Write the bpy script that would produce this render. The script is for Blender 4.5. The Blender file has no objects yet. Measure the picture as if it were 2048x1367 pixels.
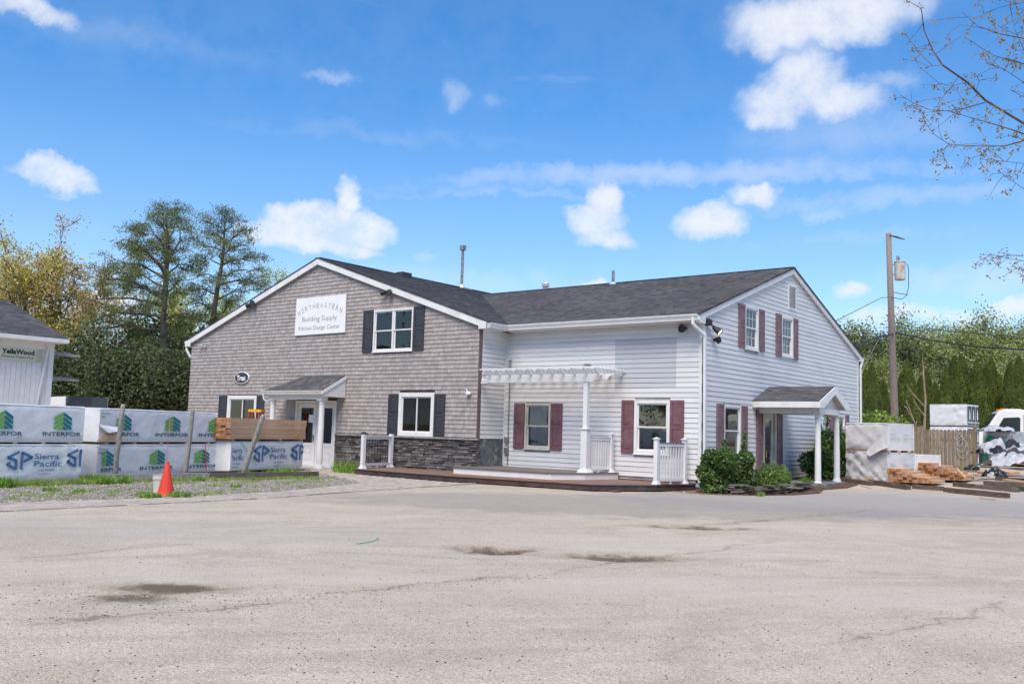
import bpy, math, random
import numpy as np
from mathutils import Vector, Matrix, noise as mnoise
random.seed(7); rng = np.random.default_rng(7)
S = bpy.context.scene; C = S.collection
R = math.radians
# ------------------------------------------------------------------ camera
FPX = 1869.0
_y, _p, _r = R(-38.25), R(5.472), R(1.6465)
CAM = Vector((0, 0, 1.43))
FW = Vector((math.sin(_y)*math.cos(_p), math.cos(_y)*math.cos(_p), math.sin(_p)))
_r0 = Vector((math.cos(_y), -math.sin(_y), 0)); _u0 = _r0.cross(FW)
RT = _r0*math.cos(_r) + _u0*math.sin(_r); UP = -_r0*math.sin(_r) + _u0*math.cos(_r)
cam = bpy.data.cameras.new('camera'); co = bpy.data.objects.new('camera', cam); C.objects.link(co)
cam.sensor_width = 36; cam.lens = 36*FPX/2048; cam.clip_end = 3000; cam.clip_start = .05
m = Matrix((RT, UP, -FW)).transposed().to_4x4(); m.translation = CAM; co.matrix_world = m
S.camera = co
def ray(x, y): return FW + RT*((x-1024)/FPX) - UP*((y-683.5)/FPX)
def at(x, y, d): return CAM + ray(x, y)*d                     # surveyed point: bearing and distance
def gz(X, Y):
    s = lambda a, b, t: (lambda u: u*u*(3-2*u))(min(1, max(0, (t-a)/(b-a))))
    return 0.32*s(21.5, 34, Y)*s(-16, -11, X)
def G(x, y, z=0.0):
    d = ray(x, y); return CAM + d*((z-CAM.z)/d.z)
def GG(x, y):
    z = 0
    for i in range(50): P = G(x, y, z); z = .5*z + .5*gz(P.x, P.y)
    return G(x, y, z)
# ------------------------------------------------------------------ world, sun, exposure
SUN_EL, SUN_AZ = R(56), R(158)                                # azimuth clockwise from +Y
S.view_settings.view_transform = 'Standard'; S.view_settings.look = 'None'
S.view_settings.gamma = 1; S.view_settings.use_curve_mapping = False
S.view_settings.exposure = 0.66
W = bpy.data.worlds.new('World'); S.world = W; W.use_nodes = True
nt = W.node_tree; nt.nodes.clear()
def nd(t, typ, **kw):
    n = t.nodes.new(typ)
    for k, v in kw.items():
        if k.startswith('i_'):
            n.inputs[int(k[2:]) if k[2:].isdigit() else k[2:]].default_value = v
        else: setattr(n, k, v)
    return n
out = nd(nt, 'ShaderNodeOutputWorld'); bg = nd(nt, 'ShaderNodeBackground'); bg.inputs[1].default_value = 0.108
sky = nd(nt, 'ShaderNodeTexSky', sky_type='NISHITA'); sky.sun_disc = False
sky.sun_elevation = SUN_EL; sky.sun_rotation = SUN_AZ; sky.air_density = 1.0; sky.dust_density = .25; sky.ozone_density = 3.0
hs = nd(nt, 'ShaderNodeHueSaturation'); hs.inputs['Saturation'].default_value = 1.42; hs.inputs['Hue'].default_value = .503; hs.inputs['Value'].default_value = 1.13
nt.links.new(sky.outputs[0], hs.inputs['Color'])
tc = nd(nt, 'ShaderNodeTexCoord')
def vm(op, a, b=None, t=nt):
    n = nd(t, 'ShaderNodeVectorMath', operation=op)
    for i, q in enumerate((a, b)):
        if q is None: continue
        if hasattr(q, 'links'): t.links.new(q, n.inputs[i])
        else: n.inputs[i].default_value = q
    return n.outputs['Value'] if op in ('DOT_PRODUCT', 'LENGTH', 'DISTANCE') else n.outputs[0]
def mt(op, a, b=None, c=None, t=nt, clamp=False):
    n = nd(t, 'ShaderNodeMath', operation=op); n.use_clamp = clamp
    for i, q in enumerate((a, b, c)):
        if q is None: continue
        if hasattr(q, 'links'): t.links.new(q, n.inputs[i])
        else: n.inputs[i].default_value = q
    return n.outputs[0]
def noi(t, vec, scale, detail=4, rough=.5, dist=0):
    n = nd(t, 'ShaderNodeTexNoise'); n.inputs['Scale'].default_value = scale; n.inputs['Detail'].default_value = detail
    n.inputs['Roughness'].default_value = rough; n.inputs['Distortion'].default_value = dist
    if vec is not None: t.links.new(vec, n.inputs['Vector'])
    return n
def mr(t, v, a, b, c=0., d=1., smooth=True):
    n = nd(t, 'ShaderNodeMapRange'); n.interpolation_type = 'SMOOTHSTEP' if smooth else 'LINEAR'
    t.links.new(v, n.inputs[0])
    for i, q in enumerate((a, b, c, d)): n.inputs[i+1].default_value = q
    return n.outputs[0]
D0 = tc.outputs['Generated']
n1 = noi(nt, D0, 9, 6, .6); n2 = noi(nt, D0, 34, 5, .6)
off = vm('SUBTRACT', n1.outputs['Color'], (.5, .5, .5)); off = vm('MULTIPLY', off, (.042,)*3)
off2 = vm('SUBTRACT', n2.outputs['Color'], (.5, .5, .5)); off2 = vm('MULTIPLY', off2, (.03,)*3)
DD = vm('ADD', vm('ADD', D0, off), off2)
blobs = []
def blob(x, y, rx, ry, s=1.0):                                # a cumulus lobe in a compass direction, angular radii
    blobs.append((ray(x, y).normalized(), rx*1.16/FPX, ry*1.16/FPX, s))
for a in [(650, 455, 95, 48), (690, 415, 32, 55), (600, 445, 70, 38), (560, 480, 70, 32), (735, 460, 55, 40), (640, 500, 120, 20),
          (105, 352, 62, 30), (60, 352, 40, 14, .6), (145, 372, 40, 14, .7), (35, 5, 80, 22, .8),
          (1640, 40, 150, 52, .9), (1560, 55, 90, 50, .85), (1730, 20, 110, 40, .8), (1610, 160, 70, 55, .85), (1560, 200, 80, 42, .85), (1660, 205, 90, 34, .8), (1540, 235, 60, 30, .7),
          (1215, 400, 32, 36, .9), (1195, 440, 60, 34, .9), (1220, 475, 62, 26, .8),
          (1425, 445, 66, 40, .95), (1505, 390, 55, 22, .85), (660, 160, 45, 16, .35), (910, 195, 30, 26, .35), (985, 215, 30, 16, .25), (1790, 165, 45, 20, .35),
          (1650, 430, 55, 18, .4), (1700, 588, 40, 16, .8), (1765, 635, 80, 20, .7), (1925, 640, 110, 18, .7), (850, 515, 40, 16, .35), (2040, 620, 60, 22, .8), (1190, 568, 40, 12, .8), (100, 620, 90, 24, .8), (230, 610, 80, 30, .8),
          (1350, 350, 620, 26, .40), (1000, 388, 360, 14, .30), (1750, 400, 400, 26, .34), (1700, 480, 460, 24, .28), (300, 470, 420, 40, .26), (900, 560, 560, 46, .34), (1700, 270, 260, 60, .30), (230, 60, 300, 30, .2), (760, 270, 380, 20, .2), (1950, 560, 260, 50, .4)]: blob(*a)
for i in range(13):                                            # the same fair-weather clouds go on round the rest of the sky
    az = _y + R(62 + i*20); el = R(12 + 30*random.random()); blobs.append((Vector((math.sin(az)*math.cos(el), math.cos(az)*math.cos(el), math.sin(el))), .13+.07*random.random(), .06, .9))
field = None
for c, rx, ry, s in blobs:
    rt = Vector((c.y, -c.x, 0)).normalized(); up = rt.cross(c)
    d = vm('SUBTRACT', DD, tuple(c))
    a = vm('DOT_PRODUCT', d, tuple(rt/rx)); b = vm('DOT_PRODUCT', d, tuple(up/ry)); f = vm('DOT_PRODUCT', DD, tuple(c))
    r2 = mt('MULTIPLY_ADD', a, a, mt('MULTIPLY', b, b))
    v = mt('MULTIPLY', mt('SUBTRACT', 1.25, r2), s)
    v = mt('MULTIPLY', v, mt('GREATER_THAN', f, 0.3))
    field = v if field is None else mt('SMOOTH_MAX', field, v, .25)
cl = mr(nt, field, -.15, 1.15)
det = noi(nt, D0, 22, 6, .65); cl = mt('MULTIPLY', cl, mr(nt, det.outputs[0], .25, .6, .62, 1.0))
vms = nd(nt, 'ShaderNodeVectorMath', operation='MULTIPLY'); nt.links.new(D0, vms.inputs[0]); vms.inputs[1].default_value = (2.2, 2.2, 13)
wn = noi(nt, vms.outputs[0], 1.6, 7, .62, .6); wisp = mr(nt, wn.outputs[0], .42, .8, 0, .24)
sepd = nd(nt, 'ShaderNodeSeparateXYZ'); nt.links.new(D0, sepd.inputs[0])
hz = mr(nt, sepd.outputs[2], 0.0, .42, .42, 0.0, False)
mk = mt('MAXIMUM', mt('MAXIMUM', mt('MULTIPLY', cl, .93), wisp), hz)
cs = mr(nt, mt('ADD', field, mt('MULTIPLY', det.outputs[0], .6)), .1, 1.3)
ccol = nd(nt, 'ShaderNodeMix', data_type='RGBA'); ccol.inputs[6].default_value = (4.2, 4.9, 6.0, 1); ccol.inputs[7].default_value = (5.3, 5.5, 5.9, 1)
nt.links.new(cs, ccol.inputs[0])
mix = nd(nt, 'ShaderNodeMix', data_type='RGBA'); nt.links.new(mk, mix.inputs[0]); nt.links.new(hs.outputs[0], mix.inputs[6]); nt.links.new(ccol.outputs[2], mix.inputs[7])
nt.links.new(mix.outputs[2], bg.inputs[0]); nt.links.new(bg.outputs[0], out.inputs[0])
W.cycles.sampling_method = 'MANUAL'; W.cycles.sample_map_resolution = 512
sl = bpy.data.lights.new('sun', 'SUN'); sl.energy = 2.95; sl.angle = R(38); sl.color = (1, .90, .77)
so = bpy.data.objects.new('sun', sl); C.objects.link(so)
sd = Vector((math.sin(SUN_AZ)*math.cos(SUN_EL), math.cos(SUN_AZ)*math.cos(SUN_EL), math.sin(SUN_EL)))
so.rotation_euler = sd.to_track_quat('Z', 'Y').to_euler()
# ------------------------------------------------------------------ materials
MATS = {}
def M(name, col, rough=.6, var=.12, scale=3, bump=.15, bscale=30, col2=None, obj=0., isl=0., metal=0., spec=.35, stretch=(1, 1, 1), dirt=None, dscale=.6, trans=0.):
    if name in MATS: return MATS[name]
    ma = bpy.data.materials.new(name); ma.use_nodes = True; t = ma.node_tree; b = t.nodes['Principled BSDF']
    tcn = nd(t, 'ShaderNodeTexCoord'); mp = nd(t, 'ShaderNodeMapping'); mp.inputs['Scale'].default_value = stretch
    t.links.new(tcn.outputs['Object'], mp.inputs[0]); vec = mp.outputs[0]
    n = noi(t, vec, scale, 5, .6)
    mx = nd(t, 'ShaderNodeMix', data_type='RGBA')
    c = Vector(col); c2 = Vector(col2) if col2 else c*(1-2*var)
    c1 = c if col2 else c*(1+var)
    mx.inputs[6].default_value = (*c2, 1); mx.inputs[7].default_value = (*c1, 1)
    t.links.new(mr(t, n.outputs[0], .3, .7), mx.inputs[0]); cur = mx.outputs[2]
    if obj or isl:
        oi = nd(t, 'ShaderNodeObjectInfo'); ge = nd(t, 'ShaderNodeNewGeometry')
        rnd = mt('FRACT', mt('ADD', oi.outputs['Random'], ge.outputs['Random Per Island'], t=t), t=t)
        amt = max(obj, isl)
        h = nd(t, 'ShaderNodeHueSaturation')
        t.links.new(mr(t, rnd, 0, 1, 1-amt, 1+amt, False), h.inputs['Value'])
        r2 = mt('FRACT', mt('MULTIPLY', rnd, 17.3, t=t), t=t)
        t.links.new(mr(t, r2, 0, 1, .5-.02*amt, .5+.02*amt, False), h.inputs['Hue'])
        t.links.new(mr(t, r2, 0, 1, 1-amt*.8, 1+amt*.8, False), h.inputs['Saturation'])
        t.links.new(cur, h.inputs['Color']); cur = h.outputs[0]
    if dirt:
        dn = noi(t, tcn.outputs['Object'], dscale, 7, .65, .4); dm = nd(t, 'ShaderNodeMix', data_type='RGBA')
        dm.inputs[7].default_value = (*dirt[:3], 1); t.links.new(cur, dm.inputs[6])
        t.links.new(mr(t, dn.outputs[0], .48, .75, 0, dirt[3]), dm.inputs[0]); cur = dm.outputs[2]
    t.links.new(cur, b.inputs['Base Color'])
    b.inputs['Roughness'].default_value = rough; b.inputs['Metallic'].default_value = metal
    b.inputs['Specular IOR Level'].default_value = spec
    if bump:
        bn = noi(t, vec, bscale, 4, .6); bp = nd(t, 'ShaderNodeBump'); bp.inputs['Strength'].default_value = bump; bp.inputs['Distance'].default_value = .02
        t.links.new(bn.outputs[0], bp.inputs['Height']); t.links.new(bp.outputs[0], b.inputs['Normal'])
    if trans:
        tr = nd(t, 'ShaderNodeBsdfTranslucent'); t.links.new(cur, tr.inputs[0]); ms = nd(t, 'ShaderNodeMixShader'); ms.inputs[0].default_value = trans
        t.links.new(b.outputs[0], ms.inputs[1]); t.links.new(tr.outputs[0], ms.inputs[2]); t.links.new(ms.outputs[0], t.nodes['Material Output'].inputs[0])
    MATS[name] = ma; return ma
def glassmat(name, tint=(.85, .9, .92), refl=1.0):
    ma = bpy.data.materials.new(name); ma.use_nodes = True; t = ma.node_tree; t.nodes.clear()
    o = nd(t, 'ShaderNodeOutputMaterial'); tr = nd(t, 'ShaderNodeBsdfTransparent'); tr.inputs[0].default_value = (*tint, 1)
    gl = nd(t, 'ShaderNodeBsdfGlossy'); gl.inputs['Roughness'].default_value = .015; gl.inputs[0].default_value = (1, 1, 1, 1)
    fr = nd(t, 'ShaderNodeFresnel'); fr.inputs[0].default_value = 1.6
    bn = noi(t, None, 1.2, 2); tcn = nd(t, 'ShaderNodeTexCoord'); t.links.new(tcn.outputs['Object'], bn.inputs['Vector'])
    bp = nd(t, 'ShaderNodeBump'); bp.inputs['Strength'].default_value = .12; bp.inputs['Distance'].default_value = .03; t.links.new(bn.outputs[0], bp.inputs['Height'])
    t.links.new(bp.outputs[0], gl.inputs['Normal'])
    ms = nd(t, 'ShaderNodeMixShader'); t.links.new(mt('MULTIPLY', fr.outputs[0], 1.25*refl, t=t, clamp=True), ms.inputs[0]); t.links.new(tr.outputs[0], ms.inputs[1]); t.links.new(gl.outputs[0], ms.inputs[2]); t.links.new(ms.outputs[0], o.inputs[0])
    MATS[name] = ma; return ma
white = M('white_vinyl', (.72, .72, .72), .45, .03, 2, .05, 20, dirt=(.45, .43, .38, .22), dscale=1.3)
whitep = M('white_paint', (.74, .74, .73), .5, .03, 4, .08, 40, dirt=(.4, .38, .33, .3), dscale=2.2)
siding = M('vinyl_siding', (.68, .68, .685), .5, .035, 1.2, .1, 90, obj=.045, stretch=(.4, .4, 6), dirt=(.42, .40, .36, .3), dscale=.9)
sidingold = M('unfaded_siding', (.50, .515, .54), .5, .03, 1.2, .1, 90, stretch=(.4, .4, 6))
shingle_m = M('cedar_shingle', (.37, .335, .318), .8, .08, 8, .5, 40, obj=.15, isl=.15, stretch=(2.5, 2.5, .35))
wallback = M('shingle_backing', (.09, .075, .07), .9)
stone_m = M('ledge_stone', (.20, .185, .175), .85, .1, 14, .9, 30, col2=(.085, .082, .085), obj=.55, isl=.55, stretch=(1, 1, 2.5))
ledge_m = M('stone_cap', (.28, .27, .26), .8, .15, 6, .4, 30)
conc = M('grey_foundation', (.17, .19, .2), .85, .2, 5, .3, 20, dirt=(.42, .38, .32, .65), dscale=4)
black = M('black_plastic', (.022, .023, .028), .45, .1)
charc = M('charcoal_shutter', (.045, .048, .056), .5, .08, 8, .15, 60)
burg = M('burgundy_shutter', (.175, .085, .10), .55, .1, 5, .15, 60, dirt=(.30, .2, .21, .4), dscale=2)
burgf = M('faded_burgundy_shutter', (.21, .125, .14), .6, .12, 5, .15, 60, dirt=(.33, .26, .27, .5), dscale=2)
glass = glassmat('window_glass'); glassd = glassmat('door_glass', (.45, .6, .68), 1.2)
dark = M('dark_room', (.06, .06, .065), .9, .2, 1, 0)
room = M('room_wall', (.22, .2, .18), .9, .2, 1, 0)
blind = M('window_blind', (.62, .64, .66), .7, .05)
curtain = M('sheer_curtain', (.5, .52, .5), .8, .25, 10, 0, stretch=(1, 1, .05))
wood = M('fresh_lumber', (.70, .47, .30), .65, .12, 3, .3, 30, col2=(.55, .33, .19), obj=.13, isl=.13, stretch=(.5, 4, 4), spec=.25)
woodend = M('lumber_end', (.38, .19, .10), .8, .2, 12, .3, 40, isl=.25, obj=.25)
oldwood = M('weathered_timber', (.16, .125, .1), .9, .2, 5, .6, 30, obj=.2, col2=(.085, .065, .052), stretch=(1, 1, 5))
fencew = M('grey_brown_picket', (.29, .23, .155), .9, .2, 7, .5, 30, col2=(.14, .11, .08), obj=.13, stretch=(6, 6, .5))
postw = M('silver_grey_post', (.42, .40, .37), .85, .2, 8, .5, 30, stretch=(5, 5, .5), col2=(.2, .185, .17))
polew = M('utility_pole_wood', (.30, .255, .22), .9, .15, 8, .5, 30, stretch=(8, 8, .4), col2=(.19, .15, .125))
metal = M('grey_metal', (.32, .32, .31), .45, .15, 6, .1, 30, metal=.6)
galv = M('galvanised_flashing', (.62, .63, .64), .4, .1, metal=.4)
rust = M('rusty_grey_tank', (.5, .49, .45), .6, .1, 3, .1, 20, dirt=(.3, .11, .03, .9), dscale=2.5)
brownd = M('brown_composite_deck', (.23, .135, .10), .65, .1, 3, .2, 60, obj=.08, stretch=(.4, 6, 1))
greyd = M('grey_composite_deck', (.17, .145, .125), .65, .1, 3, .2, 60, obj=.1, stretch=(.4, 6, 1))
fasc = M('dark_brown_fascia', (.072, .048, .045), .6, .2, 3, .2, 40, dirt=(.2, .15, .12, .3), dscale=2)
bark = M('bark', (.14, .11, .09), .95, .25, 6, .8, 20, stretch=(1, 1, .3))
barkp = M('pine_bark', (.19, .155, .13), .95, .25, 4, .9, 14, col2=(.09, .07, .06), stretch=(1, 1, .3))
orange = M('orange_cone_plastic', (.75, .06, .035), .55, .08, 4, .1, dirt=(.4, .06, .04, .5), dscale=5)
bucketm = M('white_bucket_plastic', (.62, .6, .55), .5, .05, dirt=(.3, .26, .2, .4), dscale=5)
ladr = M('red_fibreglass', (.4, .05, .03), .5); lady = M('yellow_fibreglass', (.75, .38, .02), .5)
truckw = M('white_truck_paint', (.74, .73, .7), .25, .02, 1, 0, spec=.6)
wrap = M('white_lumber_wrap', (.72, .73, .75), .38, .04, 2, .7, 3.5, dirt=(.45, .42, .38, .25), dscale=1.5, spec=.4)
wrapw = M('grey_lumber_wrap', (.62, .62, .64), .4, .05, 2, .7, 4, dirt=(.38, .36, .35, .25), dscale=1.5, spec=.4)
tarpb = M('black_tarp', (.03, .03, .035), .35, .2); tarpg = M('green_print', (.02, .2, .09), .5)
ink_g = M('green_ink', (.13, .40, .07), .5, .03, 2, 0); ink_t = M('teal_ink', (.0, .17, .22), .5, .03, 2, 0); ink_n = M('navy_ink', (.01, .07, .12), .5, .03, 2, 0)
ink_b = M('blue_ink', (.012, .13, .33), .5, .03, 2, 0); ink_k = M('black_ink', (.035, .035, .04), .6, .03, 2, 0); ink_gr = M('grey_ink', (.22, .22, .25), .6, .03, 2, 0)
ink_pg = M('pale_green_ink', (.22, .42, .18), .6, .03, 2, 0); ink_dk = M('dark_panel_ink', (.035, .037, .055), .5, .05, 2, 0)
signw = M('white_sign_board', (.80, .80, .80), .4, .02, 2, 0)
def lap_shade(ma, z0, pitch, col):                              # shadow line under every lap, painted into the siding colour by height
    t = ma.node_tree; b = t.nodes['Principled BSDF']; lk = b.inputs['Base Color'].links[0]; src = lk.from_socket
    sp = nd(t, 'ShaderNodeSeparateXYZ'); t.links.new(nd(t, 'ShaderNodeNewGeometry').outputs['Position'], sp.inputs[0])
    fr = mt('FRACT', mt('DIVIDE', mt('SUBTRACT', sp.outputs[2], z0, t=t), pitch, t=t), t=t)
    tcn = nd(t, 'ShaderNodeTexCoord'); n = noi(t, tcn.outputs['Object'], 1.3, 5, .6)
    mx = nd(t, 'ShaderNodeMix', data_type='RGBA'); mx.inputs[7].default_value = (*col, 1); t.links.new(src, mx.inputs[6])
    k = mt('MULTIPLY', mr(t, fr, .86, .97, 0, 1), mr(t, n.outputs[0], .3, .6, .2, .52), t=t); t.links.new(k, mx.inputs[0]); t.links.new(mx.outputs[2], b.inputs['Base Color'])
lap_shade(sidingold, .29, .1375, (.22, .22, .22))
# ------------------------------------------------------------------ mesh helpers
WL = {}
class MB:
    def __init__(s): s.v = []; s.f = []; s.m = []
    def hexa(s, p, mi=0):
        k = len(s.v); s.v += [tuple(q) for q in p]
        for f in ((0, 3, 2, 1), (4, 5, 6, 7), (0, 1, 5, 4), (1, 2, 6, 5), (2, 3, 7, 6), (3, 0, 4, 7)):
            s.f.append(tuple(k+i for i in f)); s.m.append(mi)
    def box(s, x0, x1, y0, y1, z0, z1, mi=0):
        s.hexa([(x0, y0, z0), (x1, y0, z0), (x1, y1, z0), (x0, y1, z0), (x0, y0, z1), (x1, y0, z1), (x1, y1, z1), (x0, y1, z1)], mi)
    def obox(s, c, ax, ay, az, mi=0):                          # centre and three half axes
        c = Vector(c); ax = Vector(ax); ay = Vector(ay); az = Vector(az)
        s.hexa([c-ax-ay-az, c+ax-ay-az, c+ax+ay-az, c-ax+ay-az, c-ax-ay+az, c+ax-ay+az, c+ax+ay+az, c-ax+ay+az], mi)
    def beam(s, a, b, w, h, up=(0, 0, 1), mi=0):
        a = Vector(a); b = Vector(b); d = (b-a); t = d.normalized(); sd_ = t.cross(Vector(up)).normalized(); u = sd_.cross(t)
        s.obox((a+b)/2, d/2, sd_*w/2, u*h/2, mi)
    def tube(s, pts, rad, n=8, mi=0, caps=True):
        pts = [Vector(p) for p in pts]; rad = rad if isinstance(rad, (list, tuple)) else [rad]*len(pts); k0 = len(s.v); pr = None
        for i, p in enumerate(pts):
            t = (pts[min(i+1, len(pts)-1)]-pts[max(i-1, 0)]).normalized()
            if pr is None: pr = t.orthogonal().normalized()
            pr = (pr - t*pr.dot(t)).normalized(); q = t.cross(pr)
            for j in range(n): a = 2*math.pi*j/n; s.v.append(tuple(p + (pr*math.cos(a)+q*math.sin(a))*rad[i]))
        for i in range(len(pts)-1):
            for j in range(n): a = k0+i*n+j; b = k0+i*n+(j+1) % n; s.f.append((a, b, b+n, a+n)); s.m.append(mi)
        if caps:
            s.f.append(tuple(k0+j for j in reversed(range(n)))); s.m.append(mi)
            s.f.append(tuple(k0+(len(pts)-1)*n+j for j in range(n))); s.m.append(mi)
    def lathe(s, prof, c=(0, 0, 0), n=16, mi=0):
        k0 = len(s.v)
        for r, z in prof:
            for j in range(n): a = 2*math.pi*j/n; s.v.append((c[0]+r*math.cos(a), c[1]+r*math.sin(a), c[2]+z))
        for i in range(len(prof)-1):
            for j in range(n): a = k0+i*n+j; b = k0+i*n+(j+1) % n; s.f.append((a, b, b+n, a+n)); s.m.append(mi)
        s.f.append(tuple(k0+j for j in reversed(range(n)))); s.m.append(mi)
        s.f.append(tuple(k0+(len(prof)-1)*n+j for j in range(n))); s.m.append(mi)
    def prism(s, pts, d, mi=0):                                 # planar outline pushed along d
        k = len(s.v); n = len(pts); d = Vector(d)
        s.v += [tuple(Vector(p)) for p in pts] + [tuple(Vector(p)+d) for p in pts]
        s.f.append(tuple(k+i for i in reversed(range(n)))); s.f.append(tuple(k+n+i for i in range(n))); s.m += [mi, mi]
        for i in range(n): j = (i+1) % n; s.f.append((k+i, k+j, k+n+j, k+n+i)); s.m.append(mi)
    def poly(s, pts, mi=0):
        k = len(s.v); s.v += [tuple(p) for p in pts]; s.f.append(tuple(range(k, k+len(pts)))); s.m.append(mi)
    def build(s, name, mats, parent=None, world=True, smooth=False, kind=None, label=None):
        me = bpy.data.meshes.new(name); o = Vector((0, 0, 0))
        if parent is not None and world: o = WL.get(parent.name, o)
        vv = np.array(s.v, dtype=np.float64).reshape(-1, 3) - np.array(o)
        me.from_pydata(vv.tolist(), [], s.f)
        mats = mats if isinstance(mats, (list, tuple)) else [mats]
        for ma in mats: me.materials.append(ma)
        if len(mats) > 1: me.polygons.foreach_set('material_index', s.m)
        if smooth: me.polygons.foreach_set('use_smooth', [True]*len(s.f))
        me.update(); ob = bpy.data.objects.new(name, me); C.objects.link(ob)
        if parent is not None: ob.parent = parent; WL[ob.name] = o if world else Vector((0, 0, 0))
        if kind: ob['kind'] = kind
        if label: ob['label'] = label
        return ob
def tag(o, label, cat, group=None, kind=None):
    o['label'] = label; o['category'] = cat
    if group: o['group'] = group
    if kind: o['kind'] = kind
    return o
def thing(name, label, cat, loc=(0, 0, 0), rz=0, group=None):
    o = bpy.data.objects.new(name, None); C.objects.link(o); o.location = loc; o.rotation_euler = (0, 0, rz); o.empty_display_size = .2
    WL[o.name] = Vector(loc); tag(o, label, cat, group); return o
def npmesh(name, V, F, mats, parent=None, loc=None, kind=None, smooth=False, mi=None):
    me = bpy.data.meshes.new(name); V = np.asarray(V, np.float32); F = np.asarray(F, np.int32)
    me.vertices.add(len(V)); me.vertices.foreach_set('co', V.ravel()); k = F.shape[1]
    me.loops.add(F.size); me.loops.foreach_set('vertex_index', F.ravel()); me.polygons.add(len(F)); me.polygons.foreach_set('loop_start', np.arange(0, F.size, k, dtype=np.int32))
    if smooth: me.polygons.foreach_set('use_smooth', np.ones(len(F), bool))
    for ma in (mats if isinstance(mats, (list, tuple)) else [mats]): me.materials.append(ma)
    if mi is not None: me.polygons.foreach_set('material_index', np.asarray(mi, np.int32))
    me.update(calc_edges=True); me.validate()
    ob = bpy.data.objects.new(name, me); C.objects.link(ob)
    if parent is not None: ob.parent = parent
    if loc is not None: ob.location = loc
    if kind: ob['kind'] = kind
    return ob
def copy_tree(o, loc, rz=None, sc=None, label=None):
    r = o.copy(); C.objects.link(r); r.location = loc
    if rz is not None: r.rotation_euler = (0, 0, rz)
    if sc is not None: r.scale = sc
    if label: r['label'] = label
    for ch in list(o.children):
        c = ch.copy(); C.objects.link(c); c.parent = r
        for g_ in ch.children: d = g_.copy(); C.objects.link(d); d.parent = c
    return r
_tc = {}
def text_polys(s, bold=0.0, cond=1.0):                         # outline of built-in font, as triangles/ngons, height ~ .72
    key = (s, bold)
    if key not in _tc:
        cu = bpy.data.curves.new('lettering', 'FONT'); cu.body = s; cu.offset = bold; cu.resolution_u = 2
        o = bpy.data.objects.new('lettering', cu); C.objects.link(o)
        dg = bpy.context.evaluated_depsgraph_get(); me = bpy.data.meshes.new_from_object(o.evaluated_get(dg))
        _tc[key] = ([(v.co.x, v.co.y) for v in me.vertices], [tuple(p.vertices) for p in me.polygons])
        bpy.data.objects.remove(o); bpy.data.meshes.remove(me); bpy.data.curves.remove(cu)
    return _tc[key]
def put_text(mb, s, fn, x, y, h, w=None, bold=0.0, mi=0, arc=0, center=False):   # fn(u,v)->world
    V, F = text_polys(s, bold)
    if not V: return
    x1 = max(v[0] for v in V); x0 = min(v[0] for v in V); sc = h/.72; sx = sc if w is None else w/(x1-x0)
    ox = x - ((x1-x0)*sx/2 if center else 0); k = len(mb.v); Wd = (x1-x0)*sx
    for (a, b) in V:
        u = ox+(a-x0)*sx; v = y+b*sc
        if arc: t = (u-ox)/Wd*2-1; v += arc*(1-t*t)
        mb.v.append(tuple(fn(u, v)))
    for f in F: mb.f.append(tuple(k+i for i in f)); mb.m.append(mi)
# ------------------------------------------------------------------ ground
def axis(lo, hi, step, fine):                                   # grid lines, denser inside the fine spans
    xs = [lo]; 
    while xs[-1] < hi:
        st = step
        for a, b, s_ in fine:
            if a <= xs[-1] < b: st = min(st, s_)
        xs.append(xs[-1]+st)
    return np.array(xs)
HOLES = [(G(990, 1100), .6, .30, .06), (G(1240, 1115), .8, .26, .03), (G(345, 1176), .6, .2, .035), (G(262, 1196), .4, .16, .012), (G(1400, 1055), 1.0, .22, .04)]
def make_sheet(name, x0, x1, y0, y1, step, fine_x, fine_y, mat, dz, holes=False):
    xs = axis(x0, x1, step, fine_x); ys = axis(y0, y1, step, fine_y); X, Y = np.meshgrid(xs, ys)
    sm = lambda a, b, t: (lambda u: u*u*(3-2*u))(np.clip((t-a)/(b-a), 0, 1))
    Z = 0.32*sm(21.5, 34, Y)*sm(-16, -11, X) + dz
    if holes:
        for P, a, b, dp in HOLES:
            d = RT.copy(); d.z = 0; d.normalize(); e = Vector((-d.y, d.x, 0))
            U = (X-P.x)*d.x+(Y-P.y)*d.y; V_ = (X-P.x)*e.x+(Y-P.y)*e.y
            w = 1+.12*np.sin(3*np.arctan2(V_, U)+P.x)+.08*np.sin(7*np.arctan2(V_, U))
            q = np.sqrt((U/a)**2+(V_/b/1.6)**2)/w*1.2; Z -= dp*(1-sm(.55, .95, q))
    n, mm = X.shape; V = np.stack([X.ravel(), Y.ravel(), Z.ravel()], 1); i = np.arange(n*mm).reshape(n, mm)
    F = np.stack([i[:-1, :-1].ravel(), i[:-1, 1:].ravel(), i[1:, 1:].ravel(), i[1:, :-1].ravel()], 1)
    o = npmesh(name, V, F, mat, smooth=True, kind='structure'); return o
def ellipse_mask(t, pos, P, a, b, nse, wob=.5, ang=None):
    d = RT.copy(); d.z = 0; d.normalize()
    if ang is not None: d = Vector((math.cos(ang), math.sin(ang), 0))
    e = Vector((-d.y, d.x, 0)); q = vm('SUBTRACT', pos, (P.x, P.y, 0), t)
    u = vm('DOT_PRODUCT', q, tuple(d/a), t); v = vm('DOT_PRODUCT', q, tuple(e/b), t)
    r = mt('SQRT', mt('MULTIPLY_ADD', u, u, mt('MULTIPLY', v, v, t=t), t=t), t=t)
    r = mt('ADD', r, mt('MULTIPLY', mt('SUBTRACT', nse, .5, t=t), wob*2, t=t), t=t)
    return r
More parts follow.
